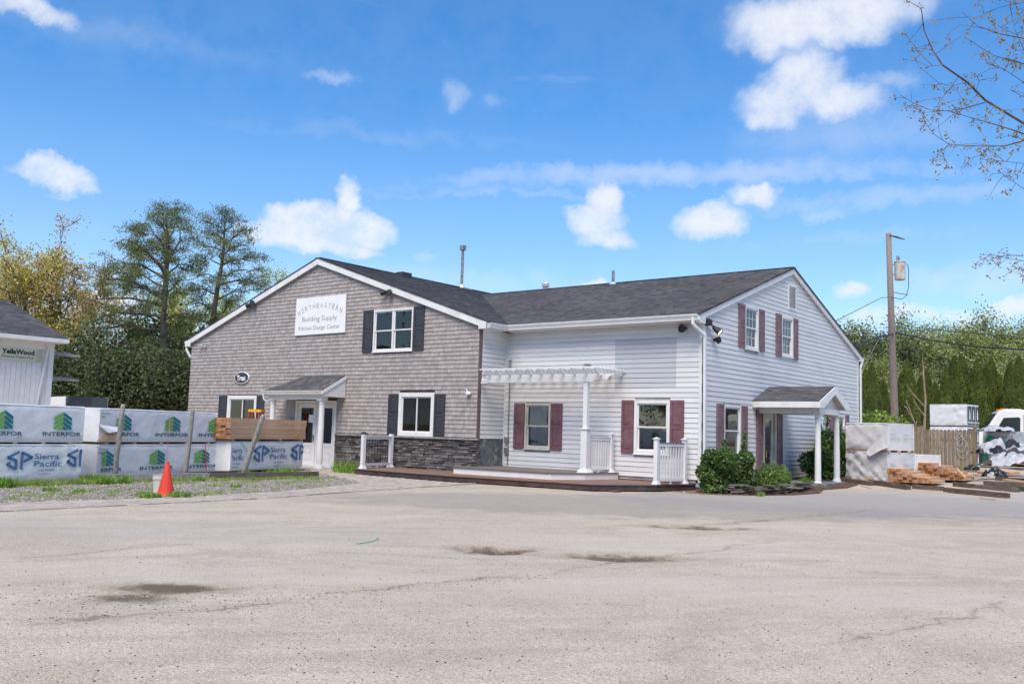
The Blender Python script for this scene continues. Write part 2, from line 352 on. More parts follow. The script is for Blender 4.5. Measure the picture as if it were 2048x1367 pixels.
def asphalt():
    ma = bpy.data.materials.new('pale_worn_asphalt'); ma.use_nodes = True; t = ma.node_tree; b = t.nodes['Principled BSDF']
    pos = nd(t, 'ShaderNodeNewGeometry').outputs['Position']; L = t.links
    def mixc(f, a, c, bl='MIX'):
        n = nd(t, 'ShaderNodeMix', data_type='RGBA'); n.blend_type = bl
        if hasattr(f, 'links'): L.new(f, n.inputs[0])
        else: n.inputs[0].default_value = f
        for i, q in ((6, a), (7, c)):
            if hasattr(q, 'links'): L.new(q, n.inputs[i])
            else: n.inputs[i].default_value = (*q, 1)
        return n.outputs[2]
    big = noi(t, pos, .22, 6, .6, .3); md = noi(t, pos, 1.6, 6, .65); fine = noi(t, pos, 75, 3, .7); mid2 = noi(t, pos, 22, 4, .7)
    vo = nd(t, 'ShaderNodeTexVoronoi'); vo.inputs['Scale'].default_value = 95; L.new(pos, vo.inputs['Vector'])
    vo2 = nd(t, 'ShaderNodeTexVoronoi'); vo2.inputs['Scale'].default_value = 26; L.new(pos, vo2.inputs['Vector'])
    c = mixc(mr(t, big.outputs[0], .35, .65), (.50, .435, .352), (.56, .495, .405))
    c = mixc(mr(t, md.outputs[0], .4, .7, 0, .6), c, (.43, .36, .29))
    d_ = RT.copy(); d_.z = 0; d_.normalize(); e_ = Vector((-d_.y, d_.x, 0)); q_ = vm('ADD', pos, vm('MULTIPLY', noi(t, pos, .25, 2).outputs['Color'], (2.5,)*3, t), t)
    cbn = nd(t, 'ShaderNodeCombineXYZ'); L.new(mt('MULTIPLY', vm('DOT_PRODUCT', q_, tuple((d_+e_*.25).normalized()), t), .16, t=t), cbn.inputs[0]); L.new(mt('MULTIPLY', vm('DOT_PRODUCT', q_, tuple((e_-d_*.25).normalized()), t), 1.5, t=t), cbn.inputs[1])
    trk = noi(t, cbn.outputs[0], 1.6, 6, .62); c = mixc(mr(t, trk.outputs[0], .46, .66, 0, .5), c, (.40, .34, .275)); c = mixc(mr(t, trk.outputs[0], .28, .44, .5, 0), c, (.63, .565, .49))
    ptc = noi(t, pos, .55, 7, .7, .8); c = mixc(mr(t, ptc.outputs[0], .54, 0.62, 0, .5), c, (.42, .365, .305))
    # aggregate: pale and dark chips
    c = mixc(mr(t, vo.outputs['Color'], .2, .9, 0, 1, False), mixc(1, c, (.72, .72, .73), 'MULTIPLY'), mixc(1, c, (1.28, 1.27, 1.25), 'MULTIPLY'))
    c = mixc(mr(t, fine.outputs[0], .52, .72, 0, .55), c, (.26, .235, .21))
    spk = mt('LESS_THAN', vo2.outputs['Distance'], .12, t=t); vr = nd(t, 'ShaderNodeSeparateColor'); L.new(vo2.outputs['Color'], vr.inputs[0])
    spk = mt('MULTIPLY', spk, mt('GREATER_THAN', vr.outputs[0], .82, t=t), t=t); c = mixc(mt('MULTIPLY', spk, .75, t=t), c, (.09, .08, .07))
    nse = noi(t, pos, 1.1, 5, .6).outputs[0]
    # newer, darker asphalt along the deck and round to the yard
    for P, a, bb, amt, col in ((G(1250, 1010), 6.5, 1.9, .6, (.29, .265, .24)), (GG(1650, 1005), 5.5, 2.4, .55, (.30, .285, .27)), (G(1950, 1010), 7, 2.2, .35, (.36, .35, .345)), (G(180, 1055), 4.5, .9, .35, (.38, .36, .34))):
        r = ellipse_mask(t, pos, P, a, bb*1.6, nse, .55); c = mixc(mr(t, r, .75, 1.1, amt, 0), c, col)
    # sandy spread
    for P, a, bb in ((G(1300, 1090), 3.2, 1.1), (G(1500, 1180), 4, .9), (G(500, 1150), 2.8, .7), (G(1650, 1060), 2.5, .8)):
        r = ellipse_mask(t, pos, P, a, bb, nse, .5); c = mixc(mr(t, r, .5, 1.15, .35, 0), c, (.58, .505, .435))
    # damp dirt in the hollows
    n4 = noi(t, pos, 3.5, 6, .7).outputs[0]
    for P, a, bb, dp in HOLES:
        r = ellipse_mask(t, pos, P, a, bb*1.5, n4, .8); c = mixc(mr(t, r, .4, 1.5, .6, 0), c, (.30, .225, .16)); c = mixc(mr(t, r, .35, .95, min(.95, .72+3.2*dp), 0), c, (.10, .072, .05))
    # cracks: wandering edges between old patches
    for (xa, ya), (xb, yb), w in (((600, 1190), (1070, 1150), .02), ((1070, 1150), (1560, 1080), .012), ((1395, 1052), (1760, 1018), .03), ((0, 1120), (400, 1085), .03), ((0, 1245), (620, 1200), .035), ((1660, 1290), (2048, 1200), .012), ((1330, 1330), (1420, 1280), .01)):
        A_ = G(xa, ya); B_ = G(xb, yb); dd = (B_-A_); Ln = dd.length; dd = dd.normalized(); ee = Vector((-dd.y, dd.x, 0))
        q = vm('SUBTRACT', pos, (A_.x, A_.y, 0), t); u = vm('DOT_PRODUCT', q, tuple(dd), t); v = vm('DOT_PRODUCT', q, tuple(ee), t)
        wv = mt('MULTIPLY', mt('SUBTRACT', noi(t, pos, 1.3, 7, .65).outputs[0], .5, t=t), .9, t=t)
        dist = mt('ABSOLUTE', mt('ADD', v, wv, t=t), t=t)
        ins = mt('MULTIPLY', mr(t, u, 0, .5), mr(t, u, Ln-.5, Ln, 1, 0), t=t)
        k = mt('MULTIPLY', mr(t, dist, w*.4, w*1.6, .75, 0), ins, t=t); c = mixc(mt('MULTIPLY', k, mr(t, md.outputs[0], .35, .6, .2, 1), t=t), c, (.1, .08, .065))
        k2 = mt('MULTIPLY', mr(t, dist, 0, w*9, .4, 0), ins, t=t); c = mixc(k2, c, (.36, .30, .245))
    L.new(c, b.inputs['Base Color']); b.inputs['Roughness'].default_value = .92; b.inputs['Specular IOR Level'].default_value = .2
    h = mt('ADD', mt('MULTIPLY', vo.outputs['Distance'], -.7, t=t), mt('ADD', mt('MULTIPLY', fine.outputs[0], .6, t=t), mt('MULTIPLY', mid2.outputs[0], 1.2, t=t), t=t), t=t)
    bp = nd(t, 'ShaderNodeBump'); bp.inputs['Strength'].default_value = .8; bp.inputs['Distance'].default_value = .012; L.new(h, bp.inputs['Height']); L.new(bp.outputs[0], b.inputs['Normal'])
    return ma
terrain_m = M('scrub_ground', (.12, .115, .06), .95, .2, .3, .3, 10, col2=(.07, .08, .035))
make_sheet('terrain', -900, 900, -400, 1400, 60, [(-60, 40, 3)], [(-20, 60, 3)], terrain_m, -.16)
make_sheet('asphalt_lot', -70, 30, -12, 75, 1.0, [(-17, -3, .07)], [(7, 14.5, .07)], asphalt(), 0, True)
gravel_m = M('grey_gravel', (.36, .33, .29), .95, .2, 9, 1.0, 60, col2=(.17, .155, .14), dirt=(.10, .12, .05, .5), dscale=1.2)
far_e = [G(x, y) for x, y in ((-330, 1022), (0, 1007), (180, 1001), (370, 996), (560, 984), (640, 976), (722, 967))]
near_e = [G(x, y) for x, y in ((-330, 1045), (0, 1023), (200, 1013), (400, 1003), (540, 996), (700, 984), (850, 974), (963, 966.5))]
mb = MB(); gp = [(p.x, p.y, .006) for p in far_e] + [(G(700, 958).x, G(700, 958).y, .006), (-22.3, 18.9, .006), (-24.3, 20.0, .006), (-27, 19.6, .006), (-23.5, 3.5, .006)]
mb.poly(gp); gr = mb.build('gravel_strip', gravel_m); gr['kind'] = 'structure'
def inpoly(x, y, P):
    c = False; j = len(P)-1
    for i in range(len(P)):
        if (P[i][1] > y) != (P[j][1] > y) and x < (P[j][0]-P[i][0])*(y-P[i][1])/(P[j][1]-P[i][1])+P[i][0]: c = not c
        j = i
    return c
walk = [(p.x, p.y) for p in far_e] + [(G(705, 960).x, G(705, 960).y), (-22.2, 18.9), (-24.2, 20.0), (-27.2, 20.4), (-27.2, 21.5), (-21.75, 21.5), (-21.5, 19.5), (-17.4, 19.15), (-16.5, 19.35)] + [(p.x, p.y) for p in reversed(near_e)]
paver_m = M('tumbled_paver', (.46, .40, .345), .9, .12, 5, .4, 40, obj=.16, isl=.16, dirt=(.2, .17, .14, .4), dscale=1.2)
mb = MB(); mb.poly([(x, y, .008) for x, y in walk]); pb = mb.build('paver_path', M('sand_joint', (.34, .30, .26), .95, .2, 20, .3)); pb['kind'] = 'structure'; WL['paver_path'] = Vector((0, 0, 0))
pl = []; e = (far_e[-1]-far_e[1]); ea = math.atan2(e.y, e.x); cu_, su_ = math.cos(ea), math.sin(ea)
for i in range(-120, 260):
    for j in range(-90, 90):
        u = j*.235 + (.12 if i % 2 else 0); v = i*.118 - 6; x = far_e[1].x+u*cu_-v*su_; y = far_e[1].y+u*su_+v*cu_
        if inpoly(x, y, walk) and y > 3 and x > -27.4: pl.append((x, y))
pl.sort(key=lambda q: q[0]**2+q[1]**2)
base = MB(); base.box(-.114, .114, -.056, .056, -.03, .0)
pmesh = []
for k in range(6):
    b_ = MB(); j_ = lambda: random.uniform(-.003, .003)
    b_.hexa([(-.114, -.055, -.02), (.114, -.055, -.02), (.114, .055, -.02), (-.114, .055, -.02), (-.108+j_(), -.05+j_(), j_()), (.108+j_(), -.05+j_(), j_()), (.108+j_(), .05+j_(), j_()), (-.108+j_(), .05+j_(), j_())])
    me = bpy.data.meshes.new('paver'); me.from_pydata(b_.v, [], b_.f); me.materials.append(paver_m); pmesh.append(me)
rest = MB()
for k, (x, y) in enumerate(pl):
    if k < 300:
        o = bpy.data.objects.new('paver', pmesh[k % 6]); C.objects.link(o); o.parent = pb; o.location = (x, y, .019+random.uniform(-.002, .003)); o.rotation_euler = (0, 0, ea+random.uniform(-.02, .02))
    else: rest.obox((x, y, .009), (.112*cu_, .112*su_, 0), (-.054*su_, .054*cu_, 0), (0, 0, .009+random.uniform(0, .003)))
if rest.v: rest.build('paver', paver_m, pb, kind='stuff')
# ------------------------------------------------------------------ the store building
YS, YW_, XR, XT = 21.61, 22.883, -11.488, -18.27              # shingled front, recessed white front, right gable, return wall
bld = thing('store_building', 'two-winged store with grey shingled gable on the left and white sided wing on the right', 'building', (-25.9, 21.6, 0))
def wl(wall, u, o, z):
    if wall == 'S': return (u, YS-o, z)
    if wall == 'W': return (u, YW_-o, z)
    if wall == 'R': return (XR+o, u, z)
    return (XT+o, u, z)
def wbox(mb, wall, u0, u1, o0, o1, z0, z1, mi=0):
    a = wl(wall, u0, o0, z0); b = wl(wall, u1, o1, z1)
    mb.box(min(a[0], b[0]), max(a[0], b[0]), min(a[1], b[1]), max(a[1], b[1]), z0, z1, mi)
SL = .336
def roof_l(x): return 7.40-SL*abs(x+25.86)
def roof_r(y): return 6.98-.342*abs(y-29.08)
# openings: wall, u0,u1,z0,z1
OPEN = {'S': [(-30.86, -29.06, 1.16, 2.5), (-21.60, -20.05, 1.19, 2.58), (-22.93, -21.10, 3.94, 5.34), (-26.76, -24.60, .0, 2.31)],
        'W': [(-17.42, -16.46, .93, 2.31), (-13.56, -12.44, .92, 2.41)],
        'R': [(25.5, 26.46, 4.04, 5.32), (28.23, 29.18, 4.05, 5.33), (28.8, 29.48, 5.59, 6.41), (24.14, 25.25, .9, 2.36), (26.80, 27.82, .30, 2.30), (32.95, 34.08, 1.0, 2.37)], 'T': []}
def free(wall, a, b, z0, z1, pad=.01):
    segs = [(a, b)]
    for u0, u1, o0, o1 in OPEN[wall]:
        if min(z1, o1)-max(z0, o0) > .03:
            n = []
            for p, q in segs:
                if u1-pad <= p or u0+pad >= q: n.append((p, q)); continue
                if p < u0: n.append((p, u0))
                if q > u1: n.append((u1, q))
            segs = n
    return [s for s in segs if s[1]-s[0] > .015]
# structural shell behind the cladding, pierced by the openings
def shell(wall, ua, ub, zb, ztop, mat, o=-.02, th=.16):
    mb = MB(); zs = sorted({zb, 20} | {z for op in OPEN[wall] for z in op[2:]})
    us = sorted({ua, ub} | {u for op in OPEN[wall] for u in op[:2] if ua < u < ub})
    fine = []
    for p, q in zip(us[:-1], us[1:]):
        n = max(1, int((q-p)/.5)); fine += [p+(q-p)*i/n for i in range(n)]
    fine.append(ub)
    for p, q in zip(fine[:-1], fine[1:]):
        holes = sorted((h[2], h[3]) for h in OPEN[wall] if h[0]-.001 <= p and q <= h[1]+.001)
        z = zb
        for h0, h1 in holes+[(None, None)]:
            t0, t1 = (ztop(p), ztop(q)) if h0 is None else (h0, h0)
            if t0-z > .001:
                P = [wl(wall, p, o, z), wl(wall, q, o, z), wl(wall, q, o, t1), wl(wall, p, o, t0)]
                n = Vector(wl(wall, 0, 0, 0))-Vector(wl(wall, 0, th, 0)); mb.prism(P, n)
            if h0 is not None: z = h1
    return mb.build('wall', mat, bld)
shell('S', -33.5, XT-.02, 0, lambda u: roof_l(u)-.12, wallback)
shell('W', XT, XR-.02, .2, lambda u: 4.62, M('siding_backing', (.45, .45, .45), .8))
shell('R', YW_+.02, 35.65, .1, lambda u: roof_r(u)-.1, MATS['siding_backing'])
mb = MB(); mb.box(XT-.18, XT-.02, YS+.19, YW_+.02, 0, 4.6); mb.build('wall', MATS['siding_backing'], bld)
mb = MB(); mb.box(-33.5, -33.34, 21.85, 36, 0, 4.55); mb.box(-33.3, -11.7, 35.5, 35.64, 0, 4.55); mb.build('wall', shingle_m, bld)
mb = MB(); mb.box(-18.2, -11.6, 22.93, 23.1, -.1, .2); mb.box(-11.65, -11.52, 22.95, 35.6, -.1, .3); mb.build('foundation', conc, bld)
# shingles on the grey front: real courses, butt edges proud
EXP = .132; sh = []; z = 1.22; row = 0
while z < 7.3:
    xl = -33.52; xr = XT+.01
    hw = (7.26-(z+.06))/SL
    xl = max(xl, -25.86-hw); xr = min(xr, -25.86+hw)
    if xr-xl > .1:
        for a, b in free('S', xl, xr, z, z+EXP):
            u = a-random.random()*.1
            while u < b:
                w = random.uniform(.085, .19); p, q = max(u, a), min(u+w, b)
                if q-p > .02: sh.append((p, q, z+random.uniform(-.004, .004), row))
                u += w
    z += EXP; row += 1
z = .02
while z < 1.16:                                               # low courses left of the door (stone starts right of it)
    for a, b in free('S', -33.52, -26.78, z, z+EXP):
        u = a
        while u < b:
            w = random.uniform(.085, .19); p, q = u, min(u+w, b)
            if q-p > .02: sh.append((p, q, z, 0))
            u += w
    z += EXP
def shingle(mb, p, q, z):
    t = .022+random.uniform(0, .006); zt = z+EXP+.012
    mb.hexa([(p+.002, YS-t, z), (q-.002, YS-t, z), (q-.002, YS+.015, z), (p+.002, YS+.015, z), (p+.002, YS-.004, zt), (q-.002, YS-.004, zt), (q-.002, YS+.015, zt), (p+.002, YS+.015, zt)])
def dcam(s): return (s[0])**2+YS**2 + (s[2]-1.43)**2
sh.sort(key=dcam); rest = MB(); root_sh = None
for k, (p, q, z, r_) in enumerate(sh):
    if k < 300:
        mb = MB(); shingle(mb, p, q, z); mb.build('shingle', shingle_m, bld)
    else: shingle(rest, p, q, z)
rest.build('shingle', shingle_m, bld, kind='stuff')
# ledge-stone wainscot
zz = -.02; stones = []
while zz < 1.13:
    h = random.choice((.05, .065, .08, .10)); h = min(h, 1.14-zz)
    u = -24.58-random.random()*.2
    while u < XT:
        w = random.uniform(.12, .48); p, q = max(u, -24.58), min(u+w, XT+.055)
        if q-p > .03: stones.append((p, q, zz, zz+h-.008))
        u += w+.006
    zz += h
stones.sort(key=dcam)
def stone_box(mb, wall, p, q, z0, z1):
    o = random.uniform(.02, .075); j = lambda: random.uniform(-.012, .012)
    P = [wl(wall, p, o+j(), z0+.003), wl(wall, q-.006, o+j(), z0+.003), wl(wall, q-.006, -.02, z0), wl(wall, p, -.02, z0), wl(wall, p+.008, o+j(), z1-.004), wl(wall, q-.012, o+j(), z1-.006), wl(wall, q-.006, -.02, z1), wl(wall, p, -.02, z1)]
    if wall != 'S': P = [P[i] for i in (1, 0, 3, 2, 5, 4, 7, 6)]
    mb.hexa(P)
rest = MB()
for k, s_ in enumerate(stones):
    if s_[3]-s_[2] < .02: continue
    if k < 285: mb = MB(); stone_box(mb, 'S', *s_); mb.build('stone', stone_m, bld)
    else: stone_box(rest, 'S', *s_)
if rest.v: rest.build('stone', stone_m, bld, kind='stuff')
zz = .2
while zz < 1.1:
    mb = MB(); stone_box(mb, 'T', YS+.005, YS+.14, zz, zz+.07); mb.build('stone', stone_m, bld); zz += .08
mb = MB(); mb.box(-24.58, XT+.09, YS-.09, YS, 1.14, 1.2); mb.build('stone_cap', ledge_m, bld)
mb = MB(); mb.box(XT-.015, XT+.012, YS-.03, YS+.10, 1.2, 4.55); mb.build('corner_trim', M('brown_corner_board', (.16, .12, .115), .7), bld)
# siding boards
sid_m = {'W': siding, 'T': siding, 'R': siding}
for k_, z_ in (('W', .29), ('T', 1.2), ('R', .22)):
    sid_m[k_] = siding.copy(); sid_m[k_].name = 'vinyl_siding_'+{'W': 'front', 'T': 'return', 'R': 'gable'}[k_]; lap_shade(sid_m[k_], z_, .1375, (.20, .195, .18))
def siding_wall(wall, ua, ub, z0, ztop, expo=.1375, clip=None):
    z = z0
    while z < ztop-.02:
        a, b = (ua, ub) if clip is None else clip(z+.05)
        z1 = min(z+expo, ztop); mb = MB()
        if b-a > .05:
            for p, q in free(wall, a, b, z, z1):
                zt = z1+.004; sgn = 1
                P = [wl(wall, p, .019, z), wl(wall, q, .019, z), wl(wall, q, -.012, z), wl(wall, p, -.012, z), wl(wall, p, .004, zt), wl(wall, q, .004, zt), wl(wall, q, -.012, zt), wl(wall, p, -.012, zt)]
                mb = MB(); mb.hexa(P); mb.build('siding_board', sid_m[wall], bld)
        z += expo
siding_wall('W', XT+.02, XR-.07, .29, 4.52)
siding_wall('T', YS+.13, YW_-.03, 1.2, 4.22)
siding_wall('R', YW_+.08, 35.6, .22, 6.85, clip=lambda z: (max(YW_+.08, 29.08-(6.80-z)/.342), min(35.6, 29.08+(6.80-z)/.342)))
mb = MB(); wbox(mb, 'T', YS+.1, YW_-.02, 0, .03, 4.22, 4.56); mb.build('frieze_board', white, bld)
mb = MB(); wbox(mb, 'T', YS+.1, YW_, 0, .012, .2, 1.19); mb.build('painted_block_base', M('slate_painted_block', (.12, .14, .15), .8, .15, 4, .5, 20, dirt=(.5, .45, .4, .75), dscale=5), bld)
mb = MB(); wbox(mb, 'W', XR-.09, XR+.005, .0, .03, .22, 4.52); mb.build('corner_trim', white, bld)
mb = MB(); wbox(mb, 'R', YW_-.03, YW_+.09, .006, .03, .2, 4.6); mb.build('corner_trim', white, bld)
mb = MB(); wbox(mb, 'R', 35.57, 35.67, .0, .03, .2, 4.5); mb.build('corner_trim', white, bld)
mb = MB(); wbox(mb, 'W', XT+.01, XT+.05, .0, .03, .38, 4.5); mb.build('corner_trim', white, bld)
for z_ in np.arange(.29+.1375*9, 0, -.1375*30): pass
# patch of unfaded siding left by a removed sign
z = .29+.1375*18
mb = MB()
for i in range(10):
    zz0 = z+i*.1375; mb.hexa([wl('W', -14.24, .0215, zz0+.001), wl('W', -12.27, .0215, zz0+.001), wl('W', -12.27, .001, zz0+.001), wl('W', -14.24, .001, zz0+.001), wl('W', -14.24, .0065, zz0+.136), wl('W', -12.27, .0065, zz0+.136), wl('W', -12.27, .001, zz0+.136), wl('W', -14.24, .001, zz0+.136)])
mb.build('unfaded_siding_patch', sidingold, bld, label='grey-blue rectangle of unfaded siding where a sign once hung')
# ---- roof
def roofmat(name, uaxis):
    ma = bpy.data.materials.new(name); ma.use_nodes = True; t = ma.node_tree; b = t.nodes['Principled BSDF']; L = t.links
    pos = nd(t, 'ShaderNodeNewGeometry').outputs['Position']; sp = nd(t, 'ShaderNodeSeparateXYZ'); L.new(pos, sp.inputs[0])
    u, v = (sp.outputs[0], sp.outputs[1]) if uaxis == 'x' else (sp.outputs[1], sp.outputs[0])
    row = mt('FLOOR', mt('DIVIDE', v, .136, t=t), t=t); uu = mt('ADD', mt('DIVIDE', u, .2, t=t), mt('MULTIPLY', row, .37, t=t), t=t)
    cb = nd(t, 'ShaderNodeCombineXYZ'); L.new(mt('FLOOR', uu, t=t), cb.inputs[0]); L.new(row, cb.inputs[1])
    wn_ = nd(t, 'ShaderNodeTexWhiteNoise', noise_dimensions='2D'); L.new(cb.outputs[0], wn_.inputs['Vector'])
    n = noi(t, pos, 90, 3, .7); bign = noi(t, pos, .5, 5, .6)
    rmp = nd(t, 'ShaderNodeValToRGB'); L.new(wn_.outputs[0], rmp.inputs[0]); e = rmp.color_ramp.elements
    e[0].position = 0; e[0].color = (.068, .067, .071, 1); e[1].position = 1; e[1].color = (.125, .122, .126, 1); q = e.new(.5); q.color = (.088, .086, .092, 1)
    mx = nd(t, 'ShaderNodeMix', data_type='RGBA'); mx.blend_type = 'MULTIPLY'; mx.inputs[0].default_value = 1; L.new(rmp.outputs[0], mx.inputs[6])
    g = mt('MULTIPLY', mr(t, n.outputs[0], .3, .7, .75, 1.3), mr(t, bign.outputs[0], .3, .7, .85, 1.15), t=t); cc = nd(t, 'ShaderNodeCombineXYZ')
    for i in range(3): L.new(g, cc.inputs[i])
    L.new(cc.outputs[0], mx.inputs[7]); L.new(mx.outputs[2], b.inputs['Base Color']); b.inputs['Roughness'].default_value = .9; b.inputs['Specular IOR Level'].default_value = .25
    bp = nd(t, 'ShaderNodeBump'); bp.inputs['Strength'].default_value = .5; bp.inputs['Distance'].default_value = .01; L.new(mt('ADD', wn_.outputs[0], n.outputs[0], t=t), bp.inputs['Height']); L.new(bp.outputs[0], b.inputs['Normal'])
    return ma
rm_y, rm_x = roofmat('roof_shingles_left', 'y'), roofmat('roof_shingles_right', 'x')
def course_plane(mb, P, n, th=.012):                            # P(s,t): s along the eave 0..1, t up the slope 0..1; stepped courses
    for i in range(n):
        t0, t1 = i/n, (i+1)/n
        a, b, c, d = [Vector(P(s, t)) for s, t in ((0, t0), (1, t0), (1, t1), (0, t1))]
        up = Vector((0, 0, th)); mb.poly([a+up, b+up, c, d]); mb.poly([a, b, b+up, a+up])
YF, YB = 21.47, 36.2
mb = MB()
course_plane(mb, lambda s, t: (-17.93-t*7.93, YF+s*(YB-YF), roof_l(-17.93-t*7.93)), 60)
course_plane(mb, lambda s, t: (-33.80+t*7.94, YB+s*(YF-YB), roof_l(-33.80+t*7.94)), 60)
for sx, x0, x1 in ((1, -25.86, -17.93), (-1, -33.80, -25.86)):
    mb.prism([(x0, YF, roof_l(x0)-.008), (x1, YF, roof_l(x1)-.008), (x1, YB, roof_l(x1)-.008), (x0, YB, roof_l(x0)-.008)], (0, 0, -.035))
mb.box(-26.0, -25.72, YF, 31.2, 7.375, 7.40)
mb.build('roof', rm_y, bld)
mb = MB(); EY = 22.42
course_plane(mb, lambda s, t: (-25.0+s*(XR+.13+25.0), EY+t*(29.08-EY), roof_r(EY+t*(29.08-EY))), 50)
course_plane(mb, lambda s, t: (XR+.13-s*(XR+.13+25.0), 35.98+t*(29.08-35.98), roof_r(35.98+t*(29.08-35.98))), 50)
for y0, y1 in ((EY, 29.08), (29.08, 35.98)):
    mb.prism([(-25, y0, roof_r(y0)-.008), (XR+.13, y0, roof_r(y0)-.008), (XR+.13, y1, roof_r(y1)-.008), (-25, y1, roof_r(y1)-.008)], (0, 0, -.035))
mb.box(-24.0, XR+.13, 28.95, 29.21, 6.965, 6.985)
mb.build('roof', rm_x, bld)
# rake boards and soffits
mb = MB()
for s_, xe in ((1, -17.93), (-1, -33.80)):
    a = (-25.86, roof_l(-25.86)-.045); b = (xe, roof_l(xe)-.045)
    mb.prism([(a[0], YF+.012, a[1]), (b[0], YF+.012, b[1]), (b[0], YF+.012, b[1]-.2), (a[0], YF+.012, a[1]-.2)], (0, .03, 0))
mb.box(-18.24, -17.93, YF+.002, YF+.034, 4.50, 4.73); mb.box(-33.80, -33.46, YF+.002, YF+.034, 4.48, 4.71)
mb.build('rake_board', whitep, bld)
mb = MB()
for s_, xe in ((1, -17.93), (-1, -33.80)):
    a = (-25.86, roof_l(-25.86)-.215); b = (xe, roof_l(xe)-.215)
    mb.prism([(a[0], YF+.045, a[1]), (b[0], YF+.045, b[1]), (b[0], YS+.02, b[1]), (a[0], YS+.02, a[1])], (0, 0, .02))
mb.box(-18.24, -17.95, YF+.04, 22.85, 4.5, 4.52); mb.box(-18.22, -11.45, 22.5, 22.86, 4.5, 4.52); mb.box(-33.78, -33.5, YF+.04, 36, 4.48, 4.5)
mb.build('soffit', white, bld)
mb = MB()
for ye in (EY, 35.98):
    a = (29.08, roof_r(29.08)-.045); b = (ye, roof_r(ye)-.045); X_ = XR+.10
    mb.prism([(X_, a[0], a[1]), (X_, b[0], b[1]), (X_, b[0], b[1]-.16), (X_, a[0], a[1]-.16)], (-.07, 0, 0))
mb.box(XR+.0, XR+.104, 22.44, 22.84, 4.47, 4.64); mb.box(XR, XR+.104, 35.66, 36.0, 4.44, 4.62)
mb.build('rake_board', whitep, bld)
# gutters: K profile swept along the eave
def gutter(parent, pts_path, out_dir, name='gutter', sc=1.0):
    prof = [(0, 0), (.0, -.13), (.075, -.13), (.085, -.085), (.12, -.03), (.125, 0), (.115, 0), (.108, -.025), (.07, -.115), (.01, -.115), (.01, 0)]
    mb = MB(); n = len(prof); k = 0
    for (p, od) in pts_path:
        for o, z_ in prof: mb.v.append((p[0]+od[0]*o*sc, p[1]+od[1]*o*sc, p[2]+z_*sc))
    for i in range(len(pts_path)-1):
        for j in range(n): a = i*n+j; b = i*n+(j+1) % n; mb.f.append((a, b, b+n, a+n)); mb.m.append(0)
    mb.f.append(tuple(range(n))); mb.m.append(0); mb.f.append(tuple(reversed(range((len(pts_path)-1)*n, len(pts_path)*n)))); mb.m.append(0)
    return mb.build(name, whitep, parent)
gutter(bld, [((-17.93, YF+.05, 4.68), (1, 0)), ((-17.93, 22.46, 4.68), (1, -1)), ((XR+.12, 22.46, 4.68), (0, -1))], None, sc=1.25)
gutter(bld, [((XR+.1, 35.98, 4.64), (0, 1)), ((-18, 35.98, 4.64), (0, 1))], None)
gutter(bld, [((-33.82, YF+.05, 4.70), (-1, 0)), ((-33.82, YB, 4.70), (-1, 0))], None)
def downspout(pts): mb = MB(); [mb.beam(a, b, .075, .06, (0, 1, 0) if abs(a[0]-b[0]) > .3 else (1, 0, 0)) for a, b in zip(pts[:-1], pts[1:])]; mb.build('downspout', white, bld)
downspout([(XR-.03, 22.36, 4.6), (XR-.02, 22.36, 4.40), (XR+.10, 22.80, 4.16), (XR+.10, 22.86, .15)])
downspout([(-33.9, YF+.12, 4.6), (-33.7, YS-.1, 4.3), (-33.58, YS-.0, 4.05)])
downspout([(-11.4, 36.0, 4.55), (-11.4, 35.72, 4.2), (-11.4, 35.72, .4)])
